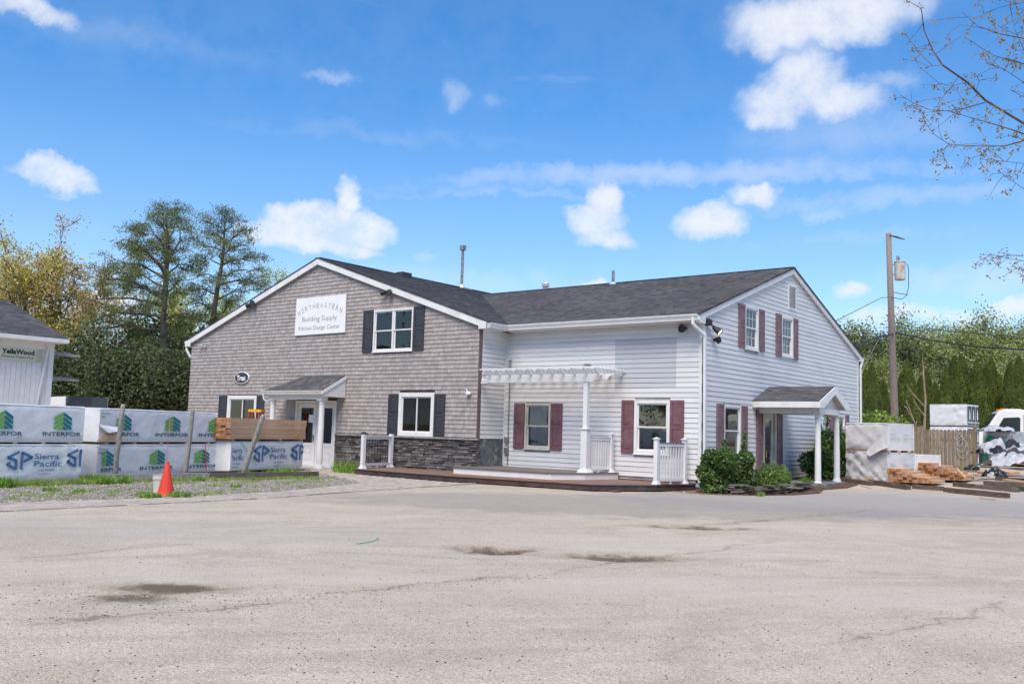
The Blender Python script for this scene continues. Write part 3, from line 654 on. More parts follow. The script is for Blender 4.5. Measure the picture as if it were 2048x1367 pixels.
# ---- windows
def pane(parent, wall, u0, u1, z0, z1, o, g=glass):
    mb = MB(); wbox(mb, wall, u0, u1, o, o+.006, z0, z1); return mb.build('pane', g, parent)
def window(wall, u0, u1, z0, z1, trim=.07, style='dh', mats=(whitep, white), label=None, grid=None, inside=None):
    mb = MB(); o = .045
    wbox(mb, wall, u0, u0+trim, -.14, o, z0, z1); wbox(mb, wall, u1-trim, u1, -.14, o, z0, z1)
    wbox(mb, wall, u0+trim, u1-trim, -.14, o, z1-trim, z1); wbox(mb, wall, u0+trim, u1-trim, -.14, o, z0, z0+trim)
    wbox(mb, wall, u0-.015, u1+.015, -.1, o+.025, z0-.03, z0)
    w = mb.build('window', mats[0], bld, label=label); a0, a1, b0, b1 = u0+trim, u1-trim, z0+trim, z1-trim
    def sash(p, q, r, s, oo, fw=.04):
        mb = MB(); wbox(mb, wall, p, p+fw, oo-.03, oo, r, s); wbox(mb, wall, q-fw, q, oo-.03, oo, r, s); wbox(mb, wall, p+fw, q-fw, oo-.03, oo, s-fw, s); wbox(mb, wall, p+fw, q-fw, oo-.03, oo, r, r+fw)
        mb.build('sash', mats[1], w); pane(w, wall, p+fw, q-fw, r+fw, s-fw, oo-.02)
        if grid:
            nx, nz = grid; mb = MB()
            for i in range(1, nx): x = p+fw+(q-p-2*fw)*i/nx; wbox(mb, wall, x-.008, x+.008, oo-.012, oo-.004, r+fw, s-fw)
            for i in range(1, nz): zq = r+fw+(s-r-2*fw)*i/nz; wbox(mb, wall, p+fw, q-fw, oo-.013, oo-.005, zq-.008, zq+.008)
            mb.build('muntin', mats[1], w)
    if style == 'dh':
        mid = (b0+b1)/2; sash(a0, a1, mid-.02, b1, .01); sash(a0, a1, b0, mid+.02, -.022)
    elif style == 'slider':
        mid = (a0+a1)/2; sash(a0, mid+.03, b0, b1, .01); sash(mid-.03, a1, b0, b1, -.025)
    elif style == 'twin':
        mid = (a0+a1)/2; mz = (b0+b1)/2; mb = MB(); wbox(mb, wall, mid-.035, mid+.035, -.1, .04, b0, b1); mb.build('mullion', mats[0], w)
        for p, q in ((a0, mid-.035), (mid+.035, a1)): sash(p, q, mz-.02, b1, .01); sash(p, q, b0, mz+.02, -.022)
    # the room behind
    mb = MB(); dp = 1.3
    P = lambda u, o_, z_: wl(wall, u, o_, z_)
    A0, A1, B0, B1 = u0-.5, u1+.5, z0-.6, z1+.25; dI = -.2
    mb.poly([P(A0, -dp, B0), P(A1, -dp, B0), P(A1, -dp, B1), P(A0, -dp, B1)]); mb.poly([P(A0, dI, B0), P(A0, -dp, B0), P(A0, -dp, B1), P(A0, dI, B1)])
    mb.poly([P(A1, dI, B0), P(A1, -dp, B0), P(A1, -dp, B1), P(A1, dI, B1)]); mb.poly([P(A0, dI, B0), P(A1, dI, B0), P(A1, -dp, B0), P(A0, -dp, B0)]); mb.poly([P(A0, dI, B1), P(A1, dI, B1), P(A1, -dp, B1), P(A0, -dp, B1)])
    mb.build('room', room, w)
    if inside == 'blind':
        mb = MB(); 
        for i in range(int((b1-b0)/.035)): wbox(mb, wall, a0+.03, a1-.03, -.085, -.075, b1-.02-i*.035-.03, b1-.02-i*.035)
        mb.build('blind', blind, w)
    if inside == 'halfblind':
        mb = MB()
        for i in range(int((b1-b0)*.5/.04)): wbox(mb, wall, a0+.03, a1-.03, -.095, -.085, b1-.02-i*.04-.034, b1-.02-i*.04)
        mb.build('blind', blind, w)
    if inside == 'curtain':
        mb = MB(); n = 26
        for side in (0, 1):
            ua, ub = (a0, a0+(a1-a0)*.42) if side == 0 else (a1-(a1-a0)*.42, a1)
            for i in range(n): p = ua+(ub-ua)*i/n; wbox(mb, wall, p, p+(ub-ua)/n, -.11-.012*(i % 2), -.1-.012*(i % 2), b0, b1-.02)
        mb.build('curtain', curtain, w)
    if inside == 'clutter':
        mb = MB()
        for i, (du, w_, h_, tl) in enumerate(((.55, .16, .62, .06), (.75, .3, .6, -.05))):
            a = Vector(P(a0+du, -.35-.1*i, b0-.05)); ux = Vector(P(1, 0, 0))-Vector(P(0, 0, 0)); mb.obox(a+Vector((0, 0, h_/2)), ux*w_/2, Vector((0, .02, 0)), Vector((tl, 0, h_/2)))
        for i in range(5): wbox(mb, wall, a0+.02, a0+.55, -.6, -.3, b0-.05+i*.07, b0-.05+i*.07+.045)
        mb.build('stored_board', wood, w)
    return w
def shutter(wall, u0, u1, z0, z1, mat):
    mb = MB(); wbox(mb, wall, u0, u1, .02, .045, z0, z1); st = min(.07, (u1-u0)*.2); zm = z0+(z1-z0)*.5
    wbox(mb, wall, u0, u0+st, .045, .06, z0, z1); wbox(mb, wall, u1-st, u1, .045, .06, z0, z1)
    for a, b in ((z1-.09, z1), (zm-.05, zm+.05), (z0, z0+.11)): wbox(mb, wall, u0+st, u1-st, .045, .06, a, b)
    for a, b in ((z0+.11, zm-.05), (zm+.05, z1-.09)):
        d = .028; pts = [(u0+st+.01, a+.01), (u1-st-.01, a+.01), (u1-st-.01, b-.01), (u0+st+.01, b-.01)]; k = len(mb.v)
        for (u, z_) in pts: mb.v.append(wl(wall, u, .0455, z_))
        for (u, z_) in ((pts[0][0]+d, pts[0][1]+d), (pts[1][0]-d, pts[1][1]+d), (pts[2][0]-d, pts[2][1]-d), (pts[3][0]+d, pts[3][1]-d)): mb.v.append(wl(wall, u, .0565, z_))
        for i in range(4): j = (i+1) % 4; mb.f.append((k+i, k+j, k+4+j, k+4+i)); mb.m.append(0)
        mb.f.append((k+4, k+5, k+6, k+7)); mb.m.append(0)
    mb.build('shutter', mat, bld)
tan = M('almond_trim', (.55, .53, .47), .5, .05, dirt=(.3, .28, .22, .4), dscale=2)
window('S', -30.86, -29.06, 1.16, 2.5, .13, 'slider', inside='blind', label='left ground-floor slider window with white blinds')
window('S', -21.60, -20.05, 1.19, 2.58, .13, 'slider', inside='clutter', label='ground-floor slider window with lumber leaning inside')
window('S', -22.93, -21.10, 3.94, 5.34, .055, 'twin', label='upstairs twin double-hung window')
window('W', -17.42, -16.46, .93, 2.31, .06, 'dh', (tan, tan))
window('W', -13.56, -12.44, .92, 2.41, .09, 'dh', (whitep, white), inside=None)
window('R', 25.5, 26.46, 4.04, 5.32, .07, 'dh', grid=(3, 2), inside='curtain')
window('R', 28.23, 29.18, 4.05, 5.33, .07, 'dh', grid=(3, 2), inside='curtain')
window('R', 24.14, 25.25, .9, 2.36, .07, 'dh', inside='halfblind')
window('R', 32.95, 34.08, 1.0, 2.37, .07, 'dh', inside='halfblind')
for u0, u1, z0, z1 in ((-31.40, -30.90, 1.2, 2.5), (-29.02, -28.60, 1.2, 2.5), (-22.07, -21.63, 1.22, 2.53), (-20.02, -19.58, 1.22, 2.53), (-23.43, -22.96, 3.93, 5.36), (-21.07, -20.6, 3.93, 5.36)): shutter('S', u0, u1, z0, z1, charc)
for u0, u1, z0, z1 in ((-17.84, -17.44, .92, 2.31), (-16.44, -16.03, .92, 2.31), (-13.97, -13.58, .92, 2.41), (-12.42, -12.01, .92, 2.41)): shutter('W', u0, u1, z0, z1, burg)
for u0, u1, z0, z1 in ((25.08, 25.48, 4.05, 5.31), (26.48, 26.88, 4.05, 5.31), (27.80, 28.21, 4.0, 5.34), (29.2, 29.58, 4.0, 5.34), (23.70, 24.12, .9, 2.36), (25.27, 25.68, .9, 2.36), (32.52, 32.93, 1.0, 2.38), (34.1, 34.50, 1.0, 2.38), (26.34, 26.78, .35, 2.28), (27.84, 28.28, .35, 2.28)): shutter('R', u0, u1, z0, z1, burgf)
# gable louvre
mb = MB(); wbox(mb, 'R', 28.8, 28.86, -.05, .04, 5.59, 6.41); wbox(mb, 'R', 29.42, 29.48, -.05, .04, 5.59, 6.41); wbox(mb, 'R', 28.86, 29.42, -.05, .04, 6.35, 6.41); wbox(mb, 'R', 28.86, 29.42, -.05, .04, 5.59, 5.65); wbox(mb, 'R', 28.86, 29.42, -.06, -.05, 5.6, 6.4)
lv = mb.build('gable_vent', white, bld)
for i in range(11):
    z_ = 5.66+i*.063; mb = MB(); mb.hexa([wl('R', 28.86, .035, z_), wl('R', 29.42, .035, z_), wl('R', 29.42, -.03, z_+.035), wl('R', 28.86, -.03, z_+.035), wl('R', 28.86, .035, z_+.012), wl('R', 29.42, .035, z_+.012), wl('R', 29.42, -.03, z_+.047), wl('R', 28.86, -.03, z_+.047)]); mb.build('louvre_slat', white, lv)
# ---- left double door
mb = MB(); wbox(mb, 'S', -26.76, -26.68, -.1, .05, 0, 2.31); wbox(mb, 'S', -24.68, -24.6, -.1, .05, 0, 2.31); wbox(mb, 'S', -26.68, -24.68, -.1, .05, 2.23, 2.31); wbox(mb, 'S', -26.76, -24.6, -.16, .08, .0, .05, 0)
dr = mb.build('door', whitep, bld, label='white double entrance door with tall blue-tinted glass')
for a, b in ((-26.67, -25.69), (-25.67, -24.69)):
    mb = MB(); wbox(mb, 'S', a, a+.15, -.06, -.01, .06, 2.22); wbox(mb, 'S', b-.15, b, -.06, -.01, .06, 2.22); wbox(mb, 'S', a+.15, b-.15, -.06, -.01, 2.06, 2.22); wbox(mb, 'S', a+.15, b-.15, -.06, -.01, .06, .2); wbox(mb, 'S', a+.15, b-.15, -.06, -.01, .72, .84); wbox(mb, 'S', a+.15, b-.15, -.055, -.025, .2, .72); wbox(mb, 'S', a+.2, b-.2, -.03, -.014, .26, .44); wbox(mb, 'S', a+.2, b-.2, -.03, -.014, .5, .67)
    mb.build('door_leaf', whitep, dr); pane(dr, 'S', a+.15, b-.15, .84, 2.06, -.045, glassd)
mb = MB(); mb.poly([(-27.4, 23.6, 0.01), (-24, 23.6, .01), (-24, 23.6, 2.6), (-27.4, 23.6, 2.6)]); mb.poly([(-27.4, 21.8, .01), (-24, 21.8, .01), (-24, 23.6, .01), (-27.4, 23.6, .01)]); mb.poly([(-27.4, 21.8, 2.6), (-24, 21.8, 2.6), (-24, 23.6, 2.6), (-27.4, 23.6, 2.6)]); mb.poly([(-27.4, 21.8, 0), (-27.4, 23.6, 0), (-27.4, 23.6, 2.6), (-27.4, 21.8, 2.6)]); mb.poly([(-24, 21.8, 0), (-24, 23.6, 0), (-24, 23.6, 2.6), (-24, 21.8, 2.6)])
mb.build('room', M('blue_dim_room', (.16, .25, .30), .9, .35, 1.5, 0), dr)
mb = MB(); mb.box(-26.1, -25.86, YS+.028, YS+.034, 1.55, 1.82); mb.build('paper_notice', signw, dr)
mb = MB(); mb.lathe([(.028, -.12), (.028, .12)], (-25.76, YS-.03, 1.0), 8); mb.build('handle', metal, dr)
# ---- right door
mb = MB(); wbox(mb, 'R', 26.80, 26.90, -.1, .05, .3, 2.3); wbox(mb, 'R', 27.72, 27.82, -.1, .05, .3, 2.3); wbox(mb, 'R', 26.9, 27.72, -.1, .05, 2.2, 2.3); wbox(mb, 'R', 26.8, 27.82, -.1, .12, .24, .3)
dr = mb.build('door', tan, bld, label='cream side door with oval-topped leaded glass under the right porch')
mb = MB(); wbox(mb, 'R', 26.91, 27.07, -.06, -.01, .31, 2.19); wbox(mb, 'R', 27.55, 27.71, -.06, -.01, .31, 2.19); wbox(mb, 'R', 27.07, 27.55, -.06, -.01, 2.0, 2.19); wbox(mb, 'R', 27.07, 27.55, -.06, -.01, .31, .55); mb.build('door_leaf', tan, dr)
pane(dr, 'R', 27.07, 27.55, .55, 2.0, -.045, glassd)
mb = MB(); 
for i in range(1, 6): u = 27.07+.48*i/6; wbox(mb, 'R', u-.004, u+.004, -.044, -.034, .55, 2.0)
mb.build('leaded_came', metal, dr)
mb = MB(); mb.poly([(XR-.1, 26.9, .3), (XR-.1, 27.72, .3), (XR-.1, 27.72, 2.2), (XR-.1, 26.9, 2.2)]); mb.build('curtain', M('door_curtain', (.2, .25, .24), .9, .3, 8, 0, stretch=(1, 1, .1)), dr)
brass = M('brass', (.55, .36, .1), .3, .05, metal=.9)
mb = MB(); mb.lathe([(.028, 0), (.028, .03)], (XR+.01, 26.98, 1.24), 8); mb.tube([(XR-.01, 26.98, 1.08), (XR+.07, 26.98, 1.08), (XR+.07, 26.98, .88)], .018, 6); mb.build('handle', brass, dr)
# ---- roof furniture
mb = MB(); mb.tube([(-25.80, 29.2, 7.2), (-25.80, 29.2, 9.0)], .06, 10); mb.box(-25.90, -25.70, 29.1, 29.3, 8.98, 9.18); fl = mb.build('flue_pipe', metal, bld)
mb = MB(); mb.lathe([(.2, 0), (.09, .16)], (-25.8, 29.2, 7.36), 12); mb.box(-26.0, -25.45, 28.9, 29.5, 7.3, 7.345); mb.build('flashing', galv, fl)
mb = MB(); mb.lathe([(.055, 0), (.055, .52)], (-18.17, 28.95, 6.9), 10); vp_ = mb.build('vent_pipe', metal, bld)
mb = MB(); mb.lathe([(.17, 0), (.07, .1)], (-18.17, 28.95, 6.9), 10); mb.build('flashing', galv, vp_)
mb = MB(); mb.lathe([(.1, 0), (.1, .22), (.16, .23), (.16, .27), (.09, .28), (.09, .31), (.15, .32), (.13, .37), (.03, .4)], (-21.5, 29.3, 6.9), 12); mb.build('vent_cap', galv, bld)
mb = MB(); q = ony = Vector(at(811, 556, 36)); mb.box(-25.66, -25.3, 25.2, 25.7, 7.2, 7.42); mb.build('roof_vent', M('dark_vent', (.05, .05, .055), .6), bld)
# ---- conduit with boxes on the white wall
mb = MB(); mb.tube([wl('W', -18.05, .05, .42), wl('W', -18.05, .05, 3.4)], .018, 6); mb.tube([wl('W', -18.05, .05, 3.4), wl('W', -18.05, .05, 3.65)], .045, 8); mb.build('conduit', metal, bld)
for z_ in (1.17, .84): mb = MB(); wbox(mb, 'W', -18.17, -18.02, .02, .1, z_-.09, z_+.09); mb.build('junction_box', metal, bld)
mb = MB(); mb.tube([(XR+.03, YW_-.05, z_) for z_ in np.linspace(.2, 4.1, 24)], [.012+.008*(i % 3 == 0) for i in range(24)], 6); mb.build('cable', black, bld)
# ------------------------------------------------------------------ left entry porch (part of the building)
mb = MB(); PX0, PX1, PY, PZ = -27.3, -24.2, 20.58, 2.62
course_plane(mb, lambda s, t: (PX0-.02+s*(PX1-PX0+.04) + (1-s)*t*.95, PY+t*(YS-.03-PY), PZ+t*.56), 8, .01)
mb.prism([(PX0-.02, PY, PZ-.004), (PX1+.02, PY, PZ-.004), (PX1+.02, YS-.03, PZ+.552), (PX0+.93, YS-.03, PZ+.552)], (0, 0, -.03))
po = mb.build('porch_roof', rm_x, bld, label='small shed-roofed entry porch over the double door')
mb = MB()                                                       # hip slope to the left
k = [(PX0-.02, PY, PZ), (PX0-.02, YS-.03, PZ), (PX0+.93, YS-.03, PZ+.552)]; mb.poly(k); mb.build('hip_slope', rm_y, po)
mb = MB(); mb.prism([(PX1-.015, PY, PZ-.03), (PX1-.015, PY, PZ-.2), (PX1-.015, YS-.03, PZ-.2), (PX1-.015, YS-.03, PZ+.5)], (.03, 0, 0)); mb.build('gable_end', siding, po)
for i in range(9):
    y = PY+.1+i*.105; mb = MB(); mb.box(PX1+.016, PX1+.024, y, y+.012, PZ-.2, PZ-.12+(y-PY)*.53); mb.build('batten', white, po)
mb = MB(); mb.prism([(PX1+.02, PY-.02, PZ-.02), (PX1+.02, PY-.02, PZ-.13), (PX1+.02, YS-.03, PZ+.43), (PX1+.02, YS-.03, PZ+.54)], (.03, 0, 0)); mb.box(PX0, PX1+.02, PY-.002, PY+.03, PZ-.17, PZ-.04); mb.box(PX0, PX0+.04, PY, YS, PZ-.19, PZ-.02); mb.box(PX0+.04, PX1-.02, PY+.03, YS-.03, PZ-.17, PZ-.15); mb.box(PX0+.12, PX1-.05, PY+.1, PY+.28, PZ-.3, PZ-.17); mb.build('trim', whitep, po)
gutter(po, [((PX0-.08, PY, PZ-.01), (0, -1)), ((PX1+.05, PY, PZ-.01), (0, -1))], None, sc=.9)
mb = MB(); mb.tube([(PX0+.03, PY-.06, PZ-.1), (PX0+.03, PY-.03, PZ-.3), (PX0+.1, PY+.1, PZ-.42)], .035, 8); mb.build('downspout', white, po)
def column(parent, x, y, z0, z1, r=.085):
    mb = MB(); h = z1-z0
    mb.lathe([(r*1.5, 0), (r*1.5, .05), (r*1.25, .06), (r*1.3, .09), (r*1.05, .11), (r*1.02, h*.33), (r*.88, h-.16), (r*1.0, h-.15), (r*1.0, h-.13), (r*.9, h-.12), (r*.92, h-.08), (r*1.25, h-.04), (r*1.25, h-.03)], (x, y, z0), 20)
    mb.box(x-r*1.35, x+r*1.35, y-r*1.35, y+r*1.35, z1-.03, z1); mb.box(x-r*1.7, x+r*1.7, y-r*1.7, y+r*1.7, z0-.06, z0)
    return mb.build('column', whitep, parent, smooth=False)
column(po, -27.03, 20.78, .03, PZ-.3, .1); column(po, -24.42, 20.78, .03, PZ-.3, .1)
# ------------------------------------------------------------------ right gabled porch
X0, X1 = XR+.02, XR+2.0; YC = 27.32; HW = 1.23; RZ, EZ = 3.02, 2.55
mb = MB()
for s_ in (-1, 1):
    course_plane(mb, (lambda s, t, s_=s_: ((X1 if s_ > 0 else X0)+(X0-X1 if s_ > 0 else X1-X0)*s, YC+s_*HW*(1-t), EZ+(RZ-EZ)*t)) , 9, .01)
    mb.prism([(X0, YC+s_*HW, EZ-.004), (X1, YC+s_*HW, EZ-.004), (X1, YC, RZ-.004), (X0, YC, RZ-.004)], (0, 0, -.03))
pr = mb.build('porch_roof', rm_x, bld, label='small gabled porch over the side door')
mb = MB()
for s_ in (-1, 1):
    mb.prism([(X1+.0, YC, RZ-.03), (X1+.0, YC+s_*HW, EZ-.03), (X1, YC+s_*HW, EZ-.2), (X1, YC+s_*(HW-.28), EZ-.2), (X1, YC, RZ-.24)], (.035, 0, 0))
    mb.box(X0, X1, YC+s_*HW-.015, YC+s_*HW+.015, EZ-.2, EZ-.03)
    mb.prism([(X0, YC+s_*(HW-.02), EZ-.06), (X0, YC, RZ-.07), (X1-.01, YC, RZ-.07), (X1-.01, YC+s_*(HW-.02), EZ-.06)], (0, 0, -.02))
mb.build('trim', whitep, pr)
mb = MB()
for s_ in (-1, 1): mb.box(X0, X1-.12, YC+s_*.78-.08, YC+s_*.78+.08, EZ-.36, EZ-.2)
mb.box(X1-.28, X1-.12, YC-.7, YC+.7, EZ-.36, EZ-.2); mb.prism([(X1-.22, YC-.86, EZ-.2), (X1-.22, YC+.86, EZ-.2), (X1-.22, YC, RZ-.16)], (.03, 0, 0)); mb.build('beam', white, pr)
for y in (YC-.78, YC+.78): column(pr, X1-.2, y, gz(X1-.2, y)+.04, EZ-.36, .085)
mb = MB(); mb.box(XR+.03, X1+.1, YC-.95, YC+.95, -.02, .22); mb.build('door_step', conc, pr)
#PART3
# ------------------------------------------------------------------ signs and lamps on the building
mb = MB(); mb.prism([(-27.0, YS-.04, 4.65), (-24.31, YS-.04, 4.66), (-24.33, YS-.04, 5.99), (-26.98, YS-.04, 5.99)], (0, -.03, 0))
sg = mb.build('sign_board', signw); tag(sg, 'white board reading NORTHEASTERN Building Supply Kitchen Design Center, high on the shingled gable', 'sign'); WL[sg.name] = Vector((0, 0, 0))
ink_s = M('faded_sign_ink', (.30, .27, .27), .6, .1, 6, 0)
mb = MB(); fn = lambda u, v: (u, YS-.0735, v)
def arc_text(mb, s, cx, cy, rad, h, span, bold=0, mi=0):         # letters turned along an arc
    n = len(s)
    for i, ch in enumerate(s):
        a = (i/(n-1)-.5)*span; X = cx+rad*math.sin(a); Z = cy+rad*math.cos(a)-rad; ca, sa = math.cos(a), math.sin(a)
        put_text(mb, ch, lambda u, v: (X+u*ca+v*sa, YS-.0735, Z-u*sa+v*ca), 0, 0, h*(1.15 if abs(i-(n-1)/2) > 3 else 1.0), w=h*.72 if ch != 'I' else None, bold=bold, mi=mi, center=True)
arc_text(mb, 'NORTHEASTERN', -25.68, 5.60, 2.6, .17, .86, -.006)
for i in range(12):                                             # serifs
    pass
put_text(mb, 'Building Supply', fn, -25.68, 5.13, .18, 1.85, -.004, center=True); put_text(mb, 'Kitchen Design Center', fn, -25.68, 4.82, .16, 2.2, -.004, center=True)
mb.build('lettering', ink_s, sg, world=False)
# oval sign
t_ = thing('oval_sign', 'small dark oval sign reading Trex in white, above the left window', 'sign', (-30.0, YS-.03, 3.17))
def disc(mb, c, rx, rz, y0, y1, n=36): mb.prism([(c[0]+rx*math.cos(2*math.pi*i/n), y0, c[2]+rz*math.sin(2*math.pi*i/n)) for i in range(n)], (0, y1-y0, 0))
mb = MB(); disc(mb, (-30, 0, 3.17), .45, .225, YS-.03, YS-.08); mb.build('rim', signw, t_)
mb = MB(); disc(mb, (-30, 0, 3.17), .42, .2, YS-.081, YS-.086); mb.build('face', charc, t_)
mb = MB(); put_text(mb, 'Trex', lambda u, v: (u, YS-.09, v), -30, 3.07, .2, .56, .035, center=True); mb.build('lettering', signw, t_)
def flood(x, y, z, rot, label, dx=(1, 0)):
    t_ = thing('flood_light', label, 'light', (x, y, z), 0, 'wall lamps on the building')
    mb = MB(); mb.obox((0, -.04, 0), (.06, 0, 0), (0, .04, 0), (0, 0, .06)); mb.build('bracket', metal, t_, world=False)
    for s_ in rot:
        mb = MB(); d = Vector(s_).normalized(); a = Vector((0, -.09, 0)); mb.tube([a, a+d*.06, a+d*.1, a+d*.24], [.03, .035, .075, .10], 10); mb.build('lamp_head', black, t_, world=False)
        mb = MB(); mb.tube([a+d*.241, a+d*.246], .085, 10); mb.build('lens', glassmat('lens_glass') if 'lens_glass' not in MATS else MATS['lens_glass'], t_, world=False)
flood(-29.55, YS-.02, 5.95, [(-1, -.4, -.3), (.7, -.5, .1)], 'twin-headed flood light under the left rake of the shingled gable')
flood(-22.25, YS-.02, 5.92, [(-1, -.4, -.2), (.8, -.5, -.2)], 'twin-headed flood light above the upstairs twin window')
t_ = thing('security_camera', 'small grey security camera at the far left of the shingled wall', 'camera', (-32.6, YS-.02, 4.47))
mb = MB(); mb.lathe([(.06, -.04), (.05, .02)], (.1, -.06, 0), 10); mb.tube([(0, -.08, 0), (-.28, -.12, .03)], .035, 8); mb.build('body', M('grey_plastic', (.45, .45, .45), .5), t_, world=False)
t_ = thing('camera_dome', 'white camera with dangling cable near the right edge of the shingles', 'camera', (-18.6, YS-.02, 2.55))
mb = MB(); mb.lathe([(.07, -.05), (.09, .0), (.04, .05)], (0, -.07, 0), 10); mb.tube([(0, -.07, .03), (-.08, -.1, .14)], .015, 6); mb.build('body', signw, t_, world=False)
# lamps at the corner
t_ = thing('corner_spotlight', 'lit black spotlight at the top of the white corner', 'light', (XR+.02, YW_+.25, 4.42), 0, 'wall lamps on the building')
mb = MB(); mb.lathe([(.11, -.1), (.12, .04), (.03, .09)], (.06, -.1, .12), 12); mb.tube([(.02, -.02, .1), (.14, .1, -.0)], .025, 6); mb.build('bracket', black, t_, world=False)
d = Vector((.75, .15, -.6)).normalized(); a = Vector((.1, .12, .0)); mb = MB(); mb.tube([a, a+d*.1, a+d*.26], [.05, .07, .105], 12, caps=False); mb.build('lamp_head', black, t_, world=False)
bulb = bpy.data.materials.new('lit_bulb'); bulb.use_nodes = True; bb = bulb.node_tree.nodes['Principled BSDF']; bb.inputs['Emission Color'].default_value = (1, .75, .42, 1); bb.inputs['Emission Strength'].default_value = 6
mb = MB(); mb.tube([a+d*.19, a+d*.235], .085, 12); mb.build('bulb', bulb, t_, world=False)
t_ = thing('speaker', 'round black horn speaker on the front siding near the corner', 'speaker', (-12.0, YW_-.03, 4.37))
mb = MB(); mb.tube([(0, .02, 0), (0, -.08, 0), (-.01, -.16, -.02), (-.02, -.2, -.02)], [.05, .07, .11, .12], 12); mb.build('horn', black, t_, world=False)
t_ = thing('speaker', 'small black cone speaker below the lit spotlight on the gable side', 'speaker', (XR+.03, YW_+.6, 4.1))
mb = MB(); mb.tube([(0, 0, 0), (.07, 0, 0), (.14, .03, -.02), (.2, .05, -.03)], [.04, .06, .12, .03], 12); mb.build('horn', black, t_, world=False)
# ------------------------------------------------------------------ decks
deck = thing('wooden_deck', 'low brown composite deck wrapping the front of the building', 'deck', (-16.5, 21, 0))
DP = [(-21.38, 19.58), (-17.3, 19.38), (-12.9, 19.86), (-11.98, 21.35), (-11.62, 22.80), (-11.62, 22.84), (XT+.06, 22.84), (XT+.06, YS-.1), (-21.72, YS-.1)]
def clipx(y, P):
    xs = []
    for i in range(len(P)):
        (xa, ya), (xb, yb) = P[i], P[(i+1) % len(P)]
        if (ya > y) != (yb > y): xs.append(xa+(y-ya)/(yb-ya)*(xb-xa))
    return sorted(xs)
def planks(P, z, mats, parent, w=.14, name='deck_board'):
    y = min(p[1] for p in P)+.16; i = 0; y1 = max(p[1] for p in P)
    while y < y1-.02:
        ye = min(y+w-.006, y1-.005); a = clipx(y, P); b = clipx(ye, P)
        for k in range(0, min(len(a), len(b)), 2):
            mb = MB(); mb.hexa([(a[k], y, z-.025), (a[k+1], y, z-.025), (b[k+1], ye, z-.025), (b[k], ye, z-.025), (a[k], y, z), (a[k+1], y, z), (b[k+1], ye, z), (b[k], ye, z)]); mb.build(name, mats, parent)
        y += w; i += 1
planks(DP, .18, brownd, deck)
def inset(a, b, w): d = (Vector(b)-Vector(a)).normalized(); return Vector((-d.y, d.x))*w
def skirt(P, idx, z, fh, parent, fmat, bmat, bw=.16, fth=.03, zb=None):
    for i, (a, b) in enumerate(idx):
        A_, B_ = Vector((*P[a], 0)), Vector((*P[b], 0)); d = (B_-A_).normalized(); nrm = Vector((d.y, -d.x, 0))
        mb = MB(); mb.prism([A_+nrm*.03+Vector((0, 0, z-.021)), B_+nrm*.03+Vector((0, 0, z-.021)), B_-nrm*bw+Vector((0, 0, z-.021)), A_-nrm*bw+Vector((0, 0, z-.021))], (0, 0, .024+.001*i)); mb.build('border_board', bmat[i % len(bmat)] if isinstance(bmat, list) else bmat, parent)
        mb = MB(); mb.prism([A_+nrm*.0+Vector((0, 0, z-.03-fh)), B_+nrm*.0+Vector((0, 0, z-.03-fh)), B_+Vector((0, 0, z-.024)), A_+Vector((0, 0, z-.024))], -nrm*fth); mb.build('fascia_board', fmat, parent)
skirt(DP, [(0, 1), (1, 2), (2, 3), (3, 4), (8, 0)], .18, .125, deck, fasc, [greyd, brownd, greyd, fasc, greyd])
mb_ = None
for i in range(7): mb = MB(); x = -15.9+i*.55; y = 19.56+(x+17.3)*.11; mb.box(x, x+.22, y, y+.2, -.02, .05); mb.build('support_block', oldwood, deck)
for i in range(3): mb = MB(); mb.box(-12.85+i*.3, -12.7+i*.3, 20.2+i*.5, 20.4+i*.5, -.02, .05); mb.build('support_block', oldwood, deck)
mb = MB(); mb.box(-21.3, -12.8, 20.0, 22.7, .005, .03); mb.build('underdeck_shade', M('shade_soil', (.05, .045, .04), .95), deck)  # thin dark sheet on the ground, shade below the deck put into its colour
up = thing('deck_platform', 'raised upper deck platform with white fascia under the pergola', 'deck', (-16, 21.5, .18))
UPP = [(-18.14, 20.45), (-14.76, 20.55), (-14.28, 21.5), (-14.05, 22.84), (-18.2, 22.84)]
planks(UPP, .3625, greyd, up); skirt(UPP, [(0, 1), (1, 2), (2, 3), (4, 0)], .3625, .155, up, white, greyd)
# ------------------------------------------------------------------ railings and pergola
def rail_post(t_, p, h, z0, w=.11, cap='white', sk=True):
    mb = MB(); x, y = p; mb.box(x-w/2, x+w/2, y-w/2, y+w/2, z0, z0+h); ps = mb.build('post', white, t_)
    if sk: mb = MB(); mb.hexa([(x-w*.85, y-w*.85, z0), (x+w*.85, y-w*.85, z0), (x+w*.85, y+w*.85, z0), (x-w*.85, y+w*.85, z0), (x-w*.55, y-w*.55, z0+.09), (x+w*.55, y-w*.55, z0+.09), (x+w*.55, y+w*.55, z0+.09), (x-w*.55, y+w*.55, z0+.09)]); mb.build('post_skirt', white, ps)
    if cap:
        c = MB(); q = w*.72; c.box(x-q, x+q, y-q, y+q, z0+h, z0+h+.025); k = len(c.v); c.v += [(x-q*.8, y-q*.8, z0+h+.025), (x+q*.8, y-q*.8, z0+h+.025), (x+q*.8, y+q*.8, z0+h+.025), (x-q*.8, y+q*.8, z0+h+.025), (x, y, z0+h+.06)]
        for i in range(4): c.f.append((k+i, k+(i+1) % 4, k+4)); c.m.append(0)
        c.build('post_cap', black if cap == 'black' else white, ps)
    return ps
